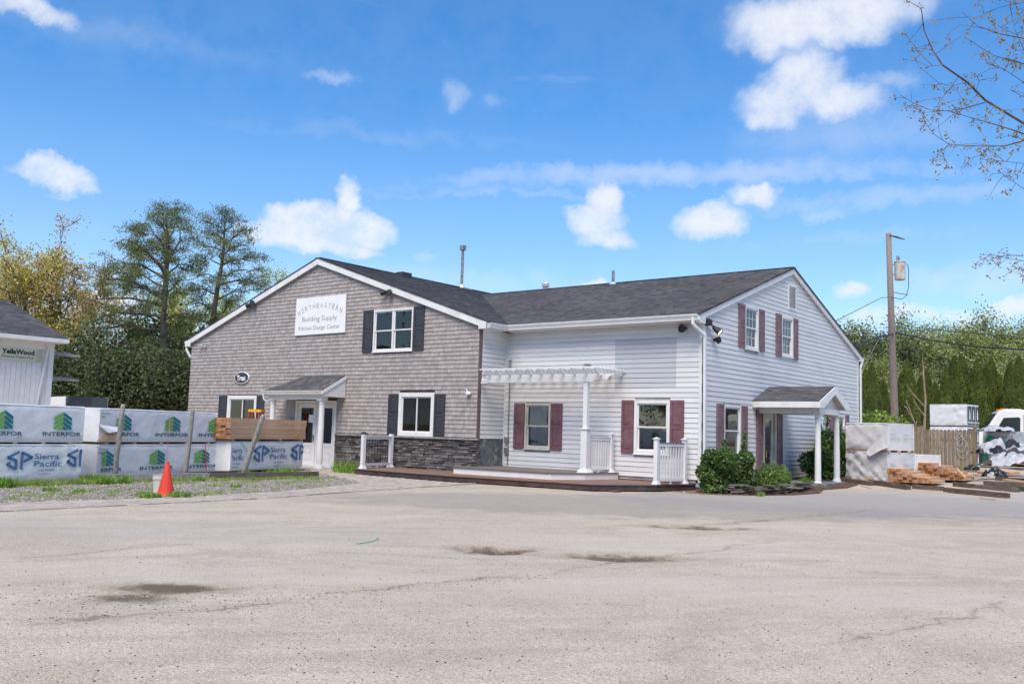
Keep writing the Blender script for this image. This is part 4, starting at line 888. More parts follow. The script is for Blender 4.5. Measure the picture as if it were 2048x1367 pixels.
def railing(a, b, z0, h, nb, label, balm, brad, caps, posts=(True, True), rt=.88, rb=.12, square=True):
    mid = (Vector(a)+Vector(b))/2; t_ = thing('deck_railing', label, 'railing', (mid.x, mid.y, z0), 0, 'railing samples on the deck')
    if posts[0]: rail_post(t_, a, h, z0, cap=caps[0])
    if posts[1]: rail_post(t_, b, h, z0, cap=caps[1])
    A_, B_ = Vector((*a, z0)), Vector((*b, z0)); u = (B_-A_).normalized(); A2, B2 = A_+u*.055, B_-u*.055
    mb = MB(); mb.beam(A2+Vector((0, 0, h*rt)), B2+Vector((0, 0, h*rt)), .06, .08); mb.build('top_rail', white, t_)
    mb = MB(); mb.beam(A2+Vector((0, 0, h*rt+.05)), B2+Vector((0, 0, h*rt+.05)), .1, .02); mb.build('rail_cap', balm if balm is greyd else white, t_)
    mb = MB(); mb.beam(A2+Vector((0, 0, rb)), B2+Vector((0, 0, rb)), .05, .08); mb.build('bottom_rail', white, t_)
    mb = MB(); c = (A2+B2)/2; mb.box(c.x-.025, c.x+.025, c.y-.025, c.y+.025, z0, z0+rb-.04); mb.build('rail_foot', white, t_)
    for i in range(nb):
        p = A2.lerp(B2, (i+.7)/(nb+.4)); mb = MB()
        if square: mb.beam(p+Vector((0, 0, rb+.04)), p+Vector((0, 0, h*rt-.04)), brad*2, brad*2, (u.x, u.y, 0))
        else: mb.tube([p+Vector((0, 0, rb+.04)), p+Vector((0, 0, h*rt-.04))], brad, 6)
        mb.build('baluster', balm if balm is not greyd else white, t_)
    return t_
railing((-21.2, 19.74), (-21.66, 21.36), .18, 1.06, 9, 'white railing with thin black balusters at the left end of the deck', black, .011, ('black', None), square=False)
railing((-14.43, 21.72), (-14.19, 22.66), .3625, 1.06, 9, 'white railing joined to the pergola post', white, .018, (None, 'white'), posts=(False, True))
railing((-12.08, 21.5), (-11.86, 22.62), .18, 1.16, 9, 'white railing with square balusters at the right corner of the deck', greyd, .018, ('white', 'white'))
pg = thing('pergola', 'white vinyl half pergola with scalloped rafters over the upper deck', 'pergola', (-14.43, 21.72, .3625))
mb = MB(); x, y = -14.43, 21.72; mb.box(x-.065, x+.065, y-.065, y+.065, 1.55, 3.32); ps = mb.build('post', white, pg)
mb = MB(); mb.box(x-.1, x+.1, y-.1, y+.1, .45, 1.55); mb.box(x-.13, x+.13, y-.13, y+.13, 1.55, 1.575); mb.hexa([(x-.17, y-.17, .3625), (x+.17, y-.17, .3625), (x+.17, y+.17, .3625), (x-.17, y+.17, .3625), (x-.11, y-.11, .47), (x+.11, y-.11, .47), (x+.11, y+.11, .47), (x-.11, y+.11, .47)]); mb.build('pedestal', white, ps)
mb = MB(); mb.box(x-.09, x+.09, y-.09, y+.09, 3.32, 3.345); mb.box(x-.06, x+.06, y-.06, y+.06, 3.345, 3.37); mb.build('post_cap', metal, ps)
def ogee(x0, sgn, z0, z1):                                       # scalloped beam end outline in (x, z)
    h = z1-z0; pts = [(x0+sgn*.0, z0), (x0+sgn*.12, z0+h*.08), (x0+sgn*.2, z0+h*.3), (x0+sgn*.24, z0+h*.55), (x0+sgn*.32, z0+h*.78), (x0+sgn*.42, z0+h*.86), (x0+sgn*.42, z1)]
    return pts
for yb, xl, xr in ((y-.09, -18.0, -14.43+.18), (y+.065, -17.9, -14.43+.42)):
    pts = [(xl, 2.87), ] + ogee(xr, 1, 2.87, 3.09) + [(xl, 3.09)]
    mb = MB(); mb.prism([(a, yb, b) for a, b in pts], (0, .03, 0)); mb.build('beam', white, pg)
mb = MB(); mb.box(-18.2, -17.95, y-.1, y+.1, 2.85, 2.9); mb.tube([(-18.24, y, 2.95), (-17.95, y, 2.95)], .04, 6); mb.build('wall_bracket', white, pg)
for i in range(11):
    xr = -17.85+i*.385; y0, y1 = y-.42, 22.84; h0, h1 = 3.085, 3.235
    out_ = [(y1, h0), (y0+.30, h0), (y0+.24, h0+.02), (y0+.2, h0+.06), (y0+.1, h0+.075), (y0, h0+.1), (y0, h1), (y1, h1)]
    mb = MB(); mb.prism([(xr, a, b) for a, b in out_], (.035, 0, 0)); mb.build('rafter', white, pg)
for i in range(8): yy = y-.36+i*.2; mb = MB(); mb.box(-18.05, -13.85, yy, yy+.035, 3.236, 3.27); mb.build('purlin', white, pg)
# ------------------------------------------------------------------ lumber packs
def wrapped_pack(name, label, cat, A_, B_, depth, z0, z1, mat, lean=0.0, seed=0, amp=.014, group=None, nfold=30, taper=0):
    amp = amp*1.5
    A_, B_ = Vector((A_[0], A_[1], 0)), Vector((B_[0], B_[1], 0)); d = (B_-A_); L_ = d.length; u = d.normalized(); nrm = Vector((u.y, -u.x, 0))   # faces nrm
    if nrm.dot(Vector((0, 0, 0))-A_) < 0: nrm = -nrm
    t_ = thing(name, label, cat, ((A_+B_)/2-nrm*depth/2+Vector((0, 0, z0)))[:], 0, group)
    r_ = np.random.default_rng(seed); V = []; F = []
    def grid(fn, nu, nv):
        k = len(V); 
        for j in range(nv+1):
            for i in range(nu+1): V.append(fn(i/nu, j/nv))
        for j in range(nv):
            for i in range(nu): a = k+j*(nu+1)+i; F.append((a, a+1, a+nu+2, a+nu+1))
    H = z1-z0; folds = [(r_.uniform(0, L_), r_.uniform(0, H), r_.uniform(-1.2, 1.2)+(math.pi/2 if r_.random() < .3 else 0), r_.uniform(.012, .05), r_.uniform(-1, 1)*amp) for _ in range(nfold)]
    if seed == 11: folds += [(L_*(.1+.09*i_), .0, 2.2+.02*i_, .022, amp*(1 if i_ % 2 else -.8)) for i_ in range(14)]
    def disp(s, z, w=0):
        q = 0
        for fs, fz, an, wd, am in folds:
            dd = (s-fs)*math.sin(an)-(z-fz)*math.cos(an); al = (s-fs)*math.cos(an)+(z-fz)*math.sin(an); q += am*math.exp(-(dd/wd)**2)*math.exp(-(al/.8)**2)
        q += amp*.3*mnoise.noise(Vector((s*2.2+seed*7, z*3+w, seed)))+amp*.3*mnoise.noise(Vector((s*7+seed, z*9+w, 3.)))
        return q
    edge = lambda a: min(1, min(a, 1-a)*14)
    zz_ = lambda v: z0+H*v
    nu = max(8, int(L_/.07)); nv = max(6, int(H/.07)); nd_ = max(6, int(depth/.1)); rd = .025
    grid(lambda a, b: tuple(A_+u*(L_*a)+nrm*(disp(L_*a, H*b)*1.0-rd*(1-edge(b)))+Vector((0, 0, zz_(b)))), nu, nv)
    grid(lambda a, b: tuple(B_-nrm*(depth*a)+u*(disp(depth*a+9, H*b)-rd*(1-edge(a)))+Vector((0, 0, zz_(b)))), nd_, nv)
    grid(lambda a, b: tuple(A_-nrm*(depth*(1-a))-u*(disp(depth*a+20, H*b)-rd*(1-edge(a)))+Vector((0, 0, zz_(b)))), nd_, nv)
    grid(lambda a, b: tuple(A_+u*(L_*a)-nrm*(depth*b)+Vector((0, 0, z1+disp(L_*a, depth*b+30)*.8-rd*(1-edge(b))-rd*(1-edge(a))))), nu, nd_)
    grid(lambda a, b: tuple(B_-u*(L_*a)-nrm*depth+Vector((0, 0, zz_(b)))), nu, 2)
    o = npmesh('plastic_wrap', np.array(V)-np.array(WL[t_.name]), F, mat, t_, smooth=True)
    t_['_'] = 0; del t_['_']
    fn = lambda s, v, off=.03: A_+u*s+nrm*off+Vector((0, 0, z0+v))
    fe = lambda s, v, off=.03: B_-nrm*s+u*off+Vector((0, 0, z0+v))
    return t_, fn, L_, H, fe
def clipline(P, a, b, c):                                       # keep a*x+b*y>=c
    o = []
    for i in range(len(P)):
        p, q = P[i], P[(i+1) % len(P)]; dp = a*p[0]+b*p[1]-c; dq = a*q[0]+b*q[1]-c
        if dp >= 0: o.append(p)
        if (dp >= 0) != (dq >= 0): t = dp/(dp-dq); o.append((p[0]+(q[0]-p[0])*t, p[1]+(q[1]-p[1])*t))
    return o
def flat(mb, fn, P, smin, smax, mi=0):
    P = clipline(clipline(P, 1, 0, smin), -1, 0, -smax)
    if len(P) > 2: mb.poly([fn(*p) for p in P], mi)
def tree_logo(t_, fn, s0, v0, w, h, smin, smax, text=True, inks=(ink_g, ink_t, ink_n), txt='INTERFOR', bold=.02):
    mb = MB(); 
    for side in (0, 1):
        for i in range(4):
            a = -.30+i*.27; rise = .34; hh = .2 if i < 3 else .2
            if side == 0: P = [(0, a), (.495, a+rise), (.495, a+rise+hh), (0, a+hh)]
            else: P = [(1, a), (1, a+hh), (.505, a+rise+hh), (.505, a+rise)]
            P = clipline(P, 0, 1, 0.0)
            if len(P) > 2: flat(mb, fn, [(s0+x*w, v0+y*h) for x, y in P], smin, smax, side)
    if mb.v: mb.build('printed_logo', [inks[0], inks[1]], t_)
    if text:
        mb = MB(); tw = w*2.2; V, F = text_polys(txt, bold); x0 = min(v[0] for v in V); x1 = max(v[0] for v in V); sx = tw/(x1-x0); th = h*.24
        for f in F:
            P = [(s0+w/2-tw/2+(V[i][0]-x0)*sx, v0-h*.36+V[i][1]*th/.72) for i in f]; 
            flat(mb, fn, P, smin, smax)
        if mb.v: mb.build('printed_lettering', inks[2], t_)
def sp_logo(t_, fn, s0, v0, w, h, smin, smax, text=True):
    mb = MB()
    def stroke(P, wd):
        P = [Vector((a*w, b*h)) for a, b in P]
        for off_ in (-wd*.75, wd*.0, wd*.75):
            for p, q in zip(P[:-1], P[1:]):
                d = (q-p).normalized(); n_ = Vector((-d.y, d.x)); o_ = n_*off_; a = p+o_-d*wd*.3; b = q+o_+d*wd*.3; hw_ = n_*wd*.3
                flat(mb, fn, [(s0+x.x, v0+x.y) for x in (a-hw_, b-hw_, b+hw_, a+hw_)], smin, smax)
    stroke([(.46, .96), (.06, .66), (.38, .5), (.38, .05), (.05, .3), (.16, .4)], .045*w)
    stroke([(.58, .04), (.58, .93), (.97, .66), (.66, .44)], .045*w)
    if mb.v: mb.build('printed_logo', ink_b, t_)
    if text:
        mb = MB()
        for s_, y_, hh, ww in (('Sierra', .56, .32, .95), ('Pacific', .16, .32, 1.08), ('(530) 378-8000', -.1, .1, .62), ('www.spi-ind.com', -.26, .07, .52)):
            V, F = text_polys(s_, .008); x0 = min(v[0] for v in V); x1 = max(v[0] for v in V); sx = ww*w/(x1-x0)
            sh_ = 0 if hh > .2 else .18*w
            for f in F: flat(mb, fn, [(s0+w*1.06+sh_+(V[i][0]-x0)*sx, v0+h*y_+V[i][1]*hh*h/.72) for i in f], smin, smax)
        if mb.v: mb.build('printed_lettering', ink_b, t_)
# ground points of the row, surveyed
p1a, p1b = G(-130, 974), G(160, 963.5); p2a, p2b = G(191, 959), G(429, 947); p3a, p3b = G(459, 948.5), G(604, 940.5)
grp = 'stacked lumber packs in front of the shingled wall'
t1, f1, L1, H1, e1 = wrapped_pack('lumber_pack', 'white wrapped pack with blue SP prints, bottom of the leftmost stack', 'lumber pack', p1a, p1b, 1.15, .07, .86, wrap, seed=1, group=grp)
t2, f2, L2, H2, e2 = wrapped_pack('lumber_pack', 'white wrapped pack with green tree prints, top of the leftmost stack', 'lumber pack', p1a, p1b, 1.15, .9, 1.72, wrap, seed=2, group=grp, amp=.008)
t3, f3, L3, H3, e3 = wrapped_pack('lumber_pack', 'white wrapped pack with green tree prints, bottom of the middle stack', 'lumber pack', p2a, p2b, 1.2, .08, .84, wrap, seed=3, group=grp)
t4, f4, L4, H4, e4 = wrapped_pack('lumber_pack', 'white wrapped pack with a torn flap, top of the middle stack', 'lumber pack', p2a, p2b, 1.2, .90, 1.72, wrap, seed=4, group=grp, amp=.008)
t5, f5, L5, H5, e5 = wrapped_pack('lumber_pack', 'white wrapped pack with blue SP prints under the bare lumber', 'lumber pack', p3a, p3b, 1.2, .10, .93, wrap, seed=5, group=grp, amp=.007)
def s_at(px, A_, B_, fnv):                                        # distance along a face of a bearing
    d = ray(px, 900); A_ = Vector((A_.x, A_.y)); u = (Vector((B_.x, B_.y))-A_).normalized(); D_ = Vector((d.x, d.y))
    M_ = Matrix(((u.x, -D_.x), (u.y, -D_.y))); r_ = M_.inverted() @ (-A_); return r_[0]
q1 = lambda x: s_at(x, p1a, p1b, 0); q2 = lambda x: s_at(x, p2a, p2b, 0); q3 = lambda x: s_at(x, p3a, p3b, 0)
for xc in (2, 120): tree_logo(t2, f2, (q1(xc-17)), .28, q1(xc+18)-q1(xc-17), .38, .02, L1-.02)
sp_logo(t1, f1, q1(12), .24, q1(66)-q1(12), .40, .02, L1-.02); sp_logo(t1, f1, q1(132), .28, q1(180)-q1(132), .40, .02, L1-.02, False)
for xc in (243, 341, 428): tree_logo(t4, f4, q2(xc-15), .28, q2(xc+15)-q2(xc-15), .38, .02, L3-.02)
for xc in (212, 314, 403): tree_logo(t3, f3, q2(xc-15), .24, q2(xc+15)-q2(xc-15), .36, .12, L3-.02)
sp_logo(t5, f5, q3(505), .22, q3(538)-q3(505), .5, .02, L5-.02); sp_logo(t5, f5, q3(580), .24, q3(612)-q3(580), .5, .02, L5-.02, False)
sp_logo(t5, f5, q3(434), .22, q3(459)-q3(434), .5, .02, L5-.02)
for (t_, f_, q_, z_) in ((t4, f4, q2, H4-.16), (t3, f3, q2, H3-.14)):
    mb = MB(); put_text(mb, 'FL262+', f_, q_(197), z_, .055, .3); put_text(mb, "10'", f_, q_(197), z_-.08, .05, .12); mb.build('stencilled_lettering', ink_k, t_)
# torn flap and bare wood on the middle upper pack
mb = MB(); P = [(q2(190), .03), (q2(206), .20), (q2(222), .24), (q2(232), .16), (q2(245), .05)]; mb.prism([f4(a, b, .02) for a, b in P], f4(0, 0, .03)-f4(0, 0, .02)); mb.build('bare_lumber', wood, t4)
mb = MB(); mb.poly([f4(q2(190), .42, .03), f4(q2(233), .36, .05), f4(q2(222), .26, .14), f4(q2(207), .22, .12)]); mb.poly([f4(q2(190), .42, .031), f4(q2(207), .22, .121), f4(q2(200), .26, .03)]); mb.build('torn_flap', wrap, t4)
# stickers between packs
for A_, B_, L_, z in ((p1a, p1b, L1, .86), (p2a, p2b, L3, .84)):
    u = (B_-A_).normalized(); n_ = Vector((u.y, -u.x, 0)); n_ = n_ if n_.dot(A_) < 0 else -n_
    t_ = thing('lumber_skid', 'wooden cross pieces between the two packs of the %s stack' % ('leftmost' if z == .86 else 'middle'), 'skid', (A_.x, A_.y, z))
    for i in range(5):
        s_ = .3+i*(L_-.6)/4; a = A_+u*s_-n_*.02+Vector((0, 0, z+.022)); mb = MB(); mb.beam(a, a-n_*1.1, .09, .035 if z == .86 else .05); mb.build('cross_piece', wood, t_)
# bare lumber on top of the right pack, each board a part
t_ = thing('lumber_stack', 'bare unwrapped lumber stack on top of the rightmost wrapped pack', 'lumber stack', (p3a.x, p3a.y, .98))
u = (p3b-p3a).normalized(); n_ = Vector((u.y, -u.x, 0)); n_ = n_ if n_.dot(p3a) < 0 else -n_
ua, ub = q3(459)-.05, L5+.06
for j in range(8):
    for i in range(7):
        z = 1.0+j*.074; o_ = .03-i*.165-.08+random.uniform(-.008, .008); mb = MB(); a = p3a+u*(ua+random.uniform(-.03, .02))+n_*o_; b = p3a+u*(ub+random.uniform(-.02, .03))+n_*o_
        mb.beam(a+Vector((0, 0, z+.035)), b+Vector((0, 0, z+.035)), .158, .072 if j != 5 else .064)
        k = mb.build('board', [M('stacked_board', (.66, .43, .27), .7, .1, 1.5, .2, 25, col2=(.55, .34, .20), obj=.12, spec=.2), woodend], t_); me = k.data
        for p_ in me.polygons:
            if abs(p_.normal.dot(u)) > .9: p_.material_index = 1
mb = MB()
for i in range(4): a = p3a+u*(ua+.2+i*1.2)+Vector((0, 0, .965)); mb = MB(); mb.beam(a, a-n_*1.1, .09, .06); mb.build('cross_piece', wood, t_)
mb = MB(); fz = lambda s, v: p3a+u*s+n_*.115+Vector((0, 0, v)); 
# curb timber and leaning posts
ca, cb = G(184, 963), G(634, 955)
t_ = thing('curb_timber', 'long low weathered curb beam in front of the packs', 'timber', ((ca+cb)/2)[:])
u2 = (cb-ca).normalized(); Lc = (cb-ca).length
for i, (a, b, m_) in enumerate(((0, .47, postw), (.475, .95, oldwood), (.955, 1.0, oldwood))):
    mb = MB(); mb.beam(ca+u2*Lc*a+Vector((0, 0, .08)), ca+u2*Lc*b+Vector((0, 0, .08)), .16, .19); mb.build('timber', m_, t_)
for (bx, by, tx, ty, lb, r0) in ((228, 957, 246, 808, 'leftmost of the three leaning round posts, before the torn pack', .062), (370, 953, 386, 816, 'middle leaning round post in front of the packs', .06), (484, 950, 527, 829, 'most tilted grey round post, in front of the bare lumber', .07)):
    pa = G(bx, by+3); dcm = (pa-CAM).dot(FW); pt_ = at(tx, ty, dcm-.1); mb = MB(); ax = (pt_-pa); pts = [pa+ax*t for t in (0, .15, .3, .45, .6, .8, .97, 1)]
    mb.tube([p+Vector((random.uniform(-.008, .008), random.uniform(-.008, .008), 0)) for p in pts], [r0*1.05, r0, r0*1.0, r0*.98, r0*.96, r0*.93, r0*.9, r0*.6], 12)
    o = mb.build('leaning_post', postw, smooth=True); tag(o, lb, 'post', 'leaning round posts along the packs')
# ratchet straps, marker stick
o = MB(); a, b = f3(q2(412), .02, .05), f3(q2(407), .74, .05); o.beam(a, b, .03, .006, tuple(n_)); o = o.build('strap', M('orange_strap', (.7, .07, .02), .6)); tag(o, 'orange strap hanging over the lower middle pack', 'strap')
o = MB(); a, b = f5(q3(484)-.1, .82, .04), f5(q3(513), .12, .04); o.beam(a, b, .025, .005, tuple(n_)); o = o.build('strap', M('mint_strap', (.15, .6, .45), .6)); tag(o, 'mint green strap across the lower right pack', 'strap')
cn = G(331, 992); o = MB(); o.tube([cn+Vector((0, 0, .5)), at(334, 900, (cn-CAM).dot(FW)), at(338, 870, (cn-CAM).dot(FW))], [.008, .006, .005], 6); a = at(340, 838, (cn-CAM).dot(FW)); o.tube([at(338, 870, (cn-CAM).dot(FW)), a], .008, 6); o = o.build('marker_rod', M('pink_red_rod', (.6, .2, .2), .5)); tag(o, 'thin reflective driveway marker rod rising from the traffic cone', 'marker')
# ------------------------------------------------------------------ cone and bucket
t_ = thing('traffic_cone', 'faded orange traffic cone standing in weeds before the packs', 'cone', (cn.x, cn.y, 0.005), .5)
mb = MB(); mb.lathe([(.17, .0), (.165, .02), (.16, .03), (.035, .62), (.028, .66), (.0, .66)], (0, 0, 0), 24); mb.build('cone_body', orange, t_, world=False, smooth=False)
mb = MB(); mb.prism([(.19*math.cos(a+.39)*1.02, .19*math.sin(a+.39)*1.02, 0) for a in np.linspace(0, 2*math.pi, 8, endpoint=False)], (0, 0, .025)); mb.build('base', orange, t_, world=False)
bk = G(319, 988); t_ = thing('bucket', 'dirty white plastic bucket behind the traffic cone', 'bucket', (bk.x, bk.y, 0))
mb = MB(); mb.lathe([(.115, 0), (.14, .30), (.15, .30), (.15, .33), (.142, .33), (.145, .38), (.15, .385), (.135, .385), (.11, .05)], (0, 0, 0), 20); mb.build('pail', bucketm, t_, world=False)
# ------------------------------------------------------------------ ladder behind the left porch column
t_ = thing('step_ladder', 'yellow topped red step ladder behind the left porch column', 'ladder', (-27.7, 20.6, 0), .35)
def lp(x, z, y): return (x, y, z)
mb = MB(); mb.box(-.25, .25, -.14, .14, 1.86, 1.95); mb.build('top_cap', lady, t_, world=False)
for sx in (-1, 1):
    for sy, m_ in ((-1, ladr), (1, ladr)):
        mb = MB(); mb.beam((sx*.3, sy*.62, 0), (sx*.19, sy*.1, 1.88), .03, .08, (0, 0, 1)); mb.build('rail', m_, t_, world=False)
for i in range(5):
    z = .3+i*.32; t = z/1.88; mb = MB(); w_ = .3-.11*t; y = -(.62-.52*t); mb.box(-w_, w_, y-.04, y+.04, z, z+.03); mb.build('step', metal, t_, world=False)
    mb = MB(); mb.box(-w_, w_, -y-.015, -y+.015, z, z+.03); mb.build('brace', lady, t_, world=False)
# ------------------------------------------------------------------ shed on the left
SX, SY = -30.22, 14.45
t_ = thing('shed', 'white board-sided shed with dark shingled roof at the left edge', 'shed', (SX-2, 10, 0))
mb = MB(); mb.box(SX-8, SX-.02, 4, SY-.02, 0, 3.88); mb.prism([(SX, SY-.1, 3.86), (SX-8, SY-.1, 3.86), (SX-4.2, SY-.1, 5.3)], (0, -10, 0)); mb.build('wall', siding, t_)
y = SY; i = 0
while y > 4.2: w_ = .158; mb = MB(); mb.box(SX-.02, SX+random.uniform(.0, .006), y-w_+.008, y, 0, 3.6); mb.build('wall_board', whitep, t_); y -= w_
mb = MB(); mb.box(SX-.01, SX+.03, 4, SY-.03, 3.6, 3.82); mb.build('frieze_board', whitep, t_)
mb = MB(); mb.box(SX-.02, SX+.035, SY-.12, SY+.03, 0, 3.84); mb.box(SX-.12, SX, SY, SY+.03, 0, 3.84); mb.build('corner_trim', white, t_)
mb = MB(); mb.beam((SX+.07, SY-.5, 1.2), (SX+.09, SY-.2, 3.7), .05, .06, (1, 0, 0)); mb.build('brace', white, t_)
rz = lambda x: 3.98+(SX+.5-x)*.335
mb = MB(); course_plane(mb, lambda s, t: (SX+.5-t*4.7, 3.8+s*(SY+.25-3.8), rz(SX+.5-t*4.7)), 35); mb.prism([(SX+.5, 3.8, rz(SX+.5)-.01), (SX+.5, SY+.25, rz(SX+.5)-.01), (SX-4.2, SY+.25, rz(SX-4.2)-.01), (SX-4.2, 3.8, rz(SX-4.2)-.01)], (0, 0, -.03))
mb.prism([(SX-8.9, 3.8, rz(SX+.5)-.01), (SX-8.9, SY+.25, rz(SX+.5)-.01), (SX-4.2, SY+.25, rz(SX-4.2)-.01), (SX-4.2, 3.8, rz(SX-4.2)-.01)], (0, 0, -.03)); mb.build('roof', rm_y, t_)
mb = MB(); mb.box(SX+.44, SX+.53, 3.8, SY+.25, 3.84, 3.965); mb.box(SX, SX+.45, 3.8, SY+.2, 3.82, 3.84); mb.build('fascia', whitep, t_)
mb = MB(); mb.prism([(SX+.5, SY+.25, 3.94), (SX-4.2, SY+.25, rz(SX-4.2)-.045), (SX-4.2, SY+.25, rz(SX-4.2)-.2), (SX+.4, SY+.25, 3.84)], (0, -.03, 0)); mb.build('rake_board', whitep, t_)
for z, ln in ((3.52, .98), (2.72, 1.0)):
    for k_, (dx, l_, dz) in enumerate(((0.02, ln, 0), (-.15, ln*.75, .05), (-.08, .3, -.08))):
        o = MB(); o.beam((SX+dx-.22, SY+.04, z+dz), (SX+dx-.22, SY+l_, z+dz-.02), .12, .09 if k_ < 2 else .03); o = o.build('projecting_board', postw); tag(o, '%s grey board sticking out past the shed corner, %s' % (('upper', 'lower')[z < 3], ('nearest', 'behind it', 'thin one below')[k_]), 'board', 'boards sticking out of the shed')
mb = MB(); mb.box(SX+.008, SX+.035, 12.55, 14.13, 3.17, 3.62); sg = mb.build('sign_board', M('pale_yellow_sign', (.62, .64, .50), .5, .04, 3, 0)); tag(sg, 'pale yellow framed sign reading YellaWood Pressure Treated Pine, on the shed', 'sign')
mb = MB(); fs = lambda u, v: (SX+.0385, u, v); put_text(mb, 'YellaWood', fs, 12.86, 3.40, .15, 1.0, .045); put_text(mb, 'Pressure Treated Pine', fs, 12.88, 3.28, .07, .95, .01)
for i in range(9):
    for q0 in (12.57, 13.92): a = 3.19+i*.045; mb.poly([fs(q0, a), fs(q0+.19, a+.06), fs(q0+.19, a+.068), fs(q0, a+.008)])
mb.build('lettering', ink_k, sg)
# distant dump truck seen over the packs
P = at(150, 845, 42); P.z = 0; t_ = thing('dump_truck', 'dark dump body and white cab roof just visible over the left packs', 'truck', P[:], math.atan2(RT.y, RT.x)-math.pi/2)
mb = MB(); mb.box(-.8, .8, .0, 1.05, 1.0, 2.42); mb.build('dump_body', M('dark_truck_body', (.03, .035, .05), .4, .2), t_, world=False)
for y in (0.0, .5, .95): mb = MB(); mb.box(-.87, -.8, y, y+.1, 1.0, 2.46); mb.build('stake', metal, t_, world=False)
mb = MB(); mb.prism([(-.85, -1.3, 1.0), (-.85, -1.3, 1.6), (-.85, -1.0, 2.22), (-.85, -.7, 2.38), (-.85, -.1, 2.42), (-.85, -.05, 1.0)], (1.7, 0, 0)); mb.build('cab', truckw, t_, world=False)
mb = MB(); mb.box(-.75, .75, -1.2, 1.0, .5, 1.0); mb.build('chassis', black, t_, world=False)
for y in (-.8, .6):
    for x in (-.8, .8): mb = MB(); mb.tube([(x-.13, y, .42), (x+.13, y, .42)], .42, 16); mb.build('wheel', black, t_, world=False)
# ------------------------------------------------------------------ yard on the right: packs
c0, c1 = GG(1691, 959), GG(1775, 966); e1_ = (Vector((c1.x, c1.y, 0))-Vector((c0.x, c0.y, 0))).normalized(); e2_ = Vector((-e1_.y, e1_.x, 0))
if e2_.y < 0: e2_ = -e2_
wd = (c1-c0).length; print('right pack width', wd, c0, c1)
zb_ = gz(c1.x, c1.y)+.07
grp = 'wrapped lumber packs in the yard on the right'
C1 = Vector((c1.x, c1.y, 0)); bl = C1+e2_*2.5
def yard_pack(A0, B0, dep, z0, z1, lab, seed, mat=wrapw, amp=.02, nf=26): return wrapped_pack('lumber_pack', lab, 'lumber pack', A0, B0, dep, z0, z1, mat, seed=seed, amp=amp, group=grp, nfold=nf)
ta, fa, La, Ha, ea_ = yard_pack(Vector((c0.x, c0.y, 0)), C1, 1.35, zb_, zb_+.85, 'grey wrapped pack with slanting folds, bottom of the front yard stack', 11, amp=.03, nf=40)
tb, fb, Lb, Hb, eb_ = yard_pack(Vector((c0.x, c0.y, 0))+e1_*.02, C1+e1_*.0, 1.35, zb_+.91, zb_+1.73, 'loosely wrapped pack with a hanging corner, top of the front yard stack', 12)
C2 = C1+e2_*1.36; tc_, fc_, Lc_, Hc_, ec_ = yard_pack(C2+e1_*.04-e1_*wd, C2+e1_*.04, 1.3, zb_, zb_+.80, 'white wrapped pack behind the front yard stack, printed with pale green words', 13, wrap, .012)
for (t_, fe_, z0) in ((ta, ea_, 0), (tb, eb_, .0), (tc_, ec_, 0)):
    mb = MB()
    for i in range(2):
        put_text(mb, 'Building', lambda a, b: fe_(a, b, .04), .12+i*.66, .46, .05, .22); 
    mb.build('printed_lettering', ink_gr, t_)
    mb = MB()
    for i in range(2): put_text(mb, 'Solid Lumber', lambda a, b: fe_(a, b, .04), .1+i*.66, .32, .09, .52)
    mb.build('printed_lettering', ink_pg, t_)
for z in (zb_-.05, zb_+.88): 
    t_ = thing('lumber_skid', ('skid timbers under the front yard stack', 'skid timbers between the packs of the front yard stack')[z > zb_], 'skid', (C1.x, C1.y, z-.03))
    for k_ in range(3): mb = MB(); a = Vector((c0.x, c0.y, 0))+e1_*.0+e2_*(.08+k_*.5)+Vector((0, 0, z)); mb.beam(a, a+e1_*(wd+.03), .09, .055 if z > zb_ else .09); mb.build('cross_piece', wood, t_)
t_ = thing('plastic_flap', 'torn corner of wrap hanging off the upper front yard pack', 'plastic sheet', (C1.x, C1.y, zb_+1))
mb = MB(); q = lambda s, v, o: C1-e1_*s+e2_*0-e2_*o+Vector((0, 0, zb_+.91+v)); mb.prism([q(.06, .5, .06), q(.62, .03, .05), q(.66, -.12, .09), q(.5, -.2, .13), q(.1, .0, .16), q(-.2, .12, .14)], -e2_*.01); mb.build('sheet', wrapw, t_)
# packs behind the fence, dark printed ends
dd = 41.0
def gp_(x, y, d): p = at(x, y, d); return Vector((p.x, p.y, 0))
a, b = gp_(1860, 850, 43.2), gp_(1934, 850, 42)
for k_, (za, zb2, lab) in enumerate(((2.28, 3.24, 'white wrapped pack with dark tree-printed panels, top of the stack behind the fence'), (1.28, 2.22, 'white wrapped pack with dark printed panels, middle of the stack behind the fence'), (.32, 1.22, 'wrapped pack with blue-black print, bottom of the stack behind the fence'))):
    t_, f_, L_, H_, fe_ = wrapped_pack('lumber_pack', lab, 'lumber pack', a, b, 1.35, za, zb2, wrap, seed=21+k_, amp=.012, group=grp)
    mb = MB(); mb.poly([fe_(.03, .04, .02), fe_(1.3, .04, .02), fe_(1.3, H_-.08, .02), fe_(.03, H_-.08, .02)]); mb.build('printed_panel', ink_dk, t_)
    for i in range(3):
        mb = MB(); s_ = .08+i*.44; mb.poly([fe_(s_+.12, .28, .026), fe_(s_+.26, .28, .026), fe_(s_+.24, H_*.6, .026), fe_(s_+.19, H_*.86, .026), fe_(s_+.14, H_*.6, .026)]); put_text(mb, 'INTERFOR', lambda u_, v_: fe_(u_, v_, .026), s_, .1, .1, .4, .02); mb.poly([fe_(s_-.05, .04, .026), fe_(s_-.02, .04, .026), fe_(s_-.02, H_-.08, .026), fe_(s_-.05, H_-.08, .026)]); mb.build('printed_tree', signw, t_)
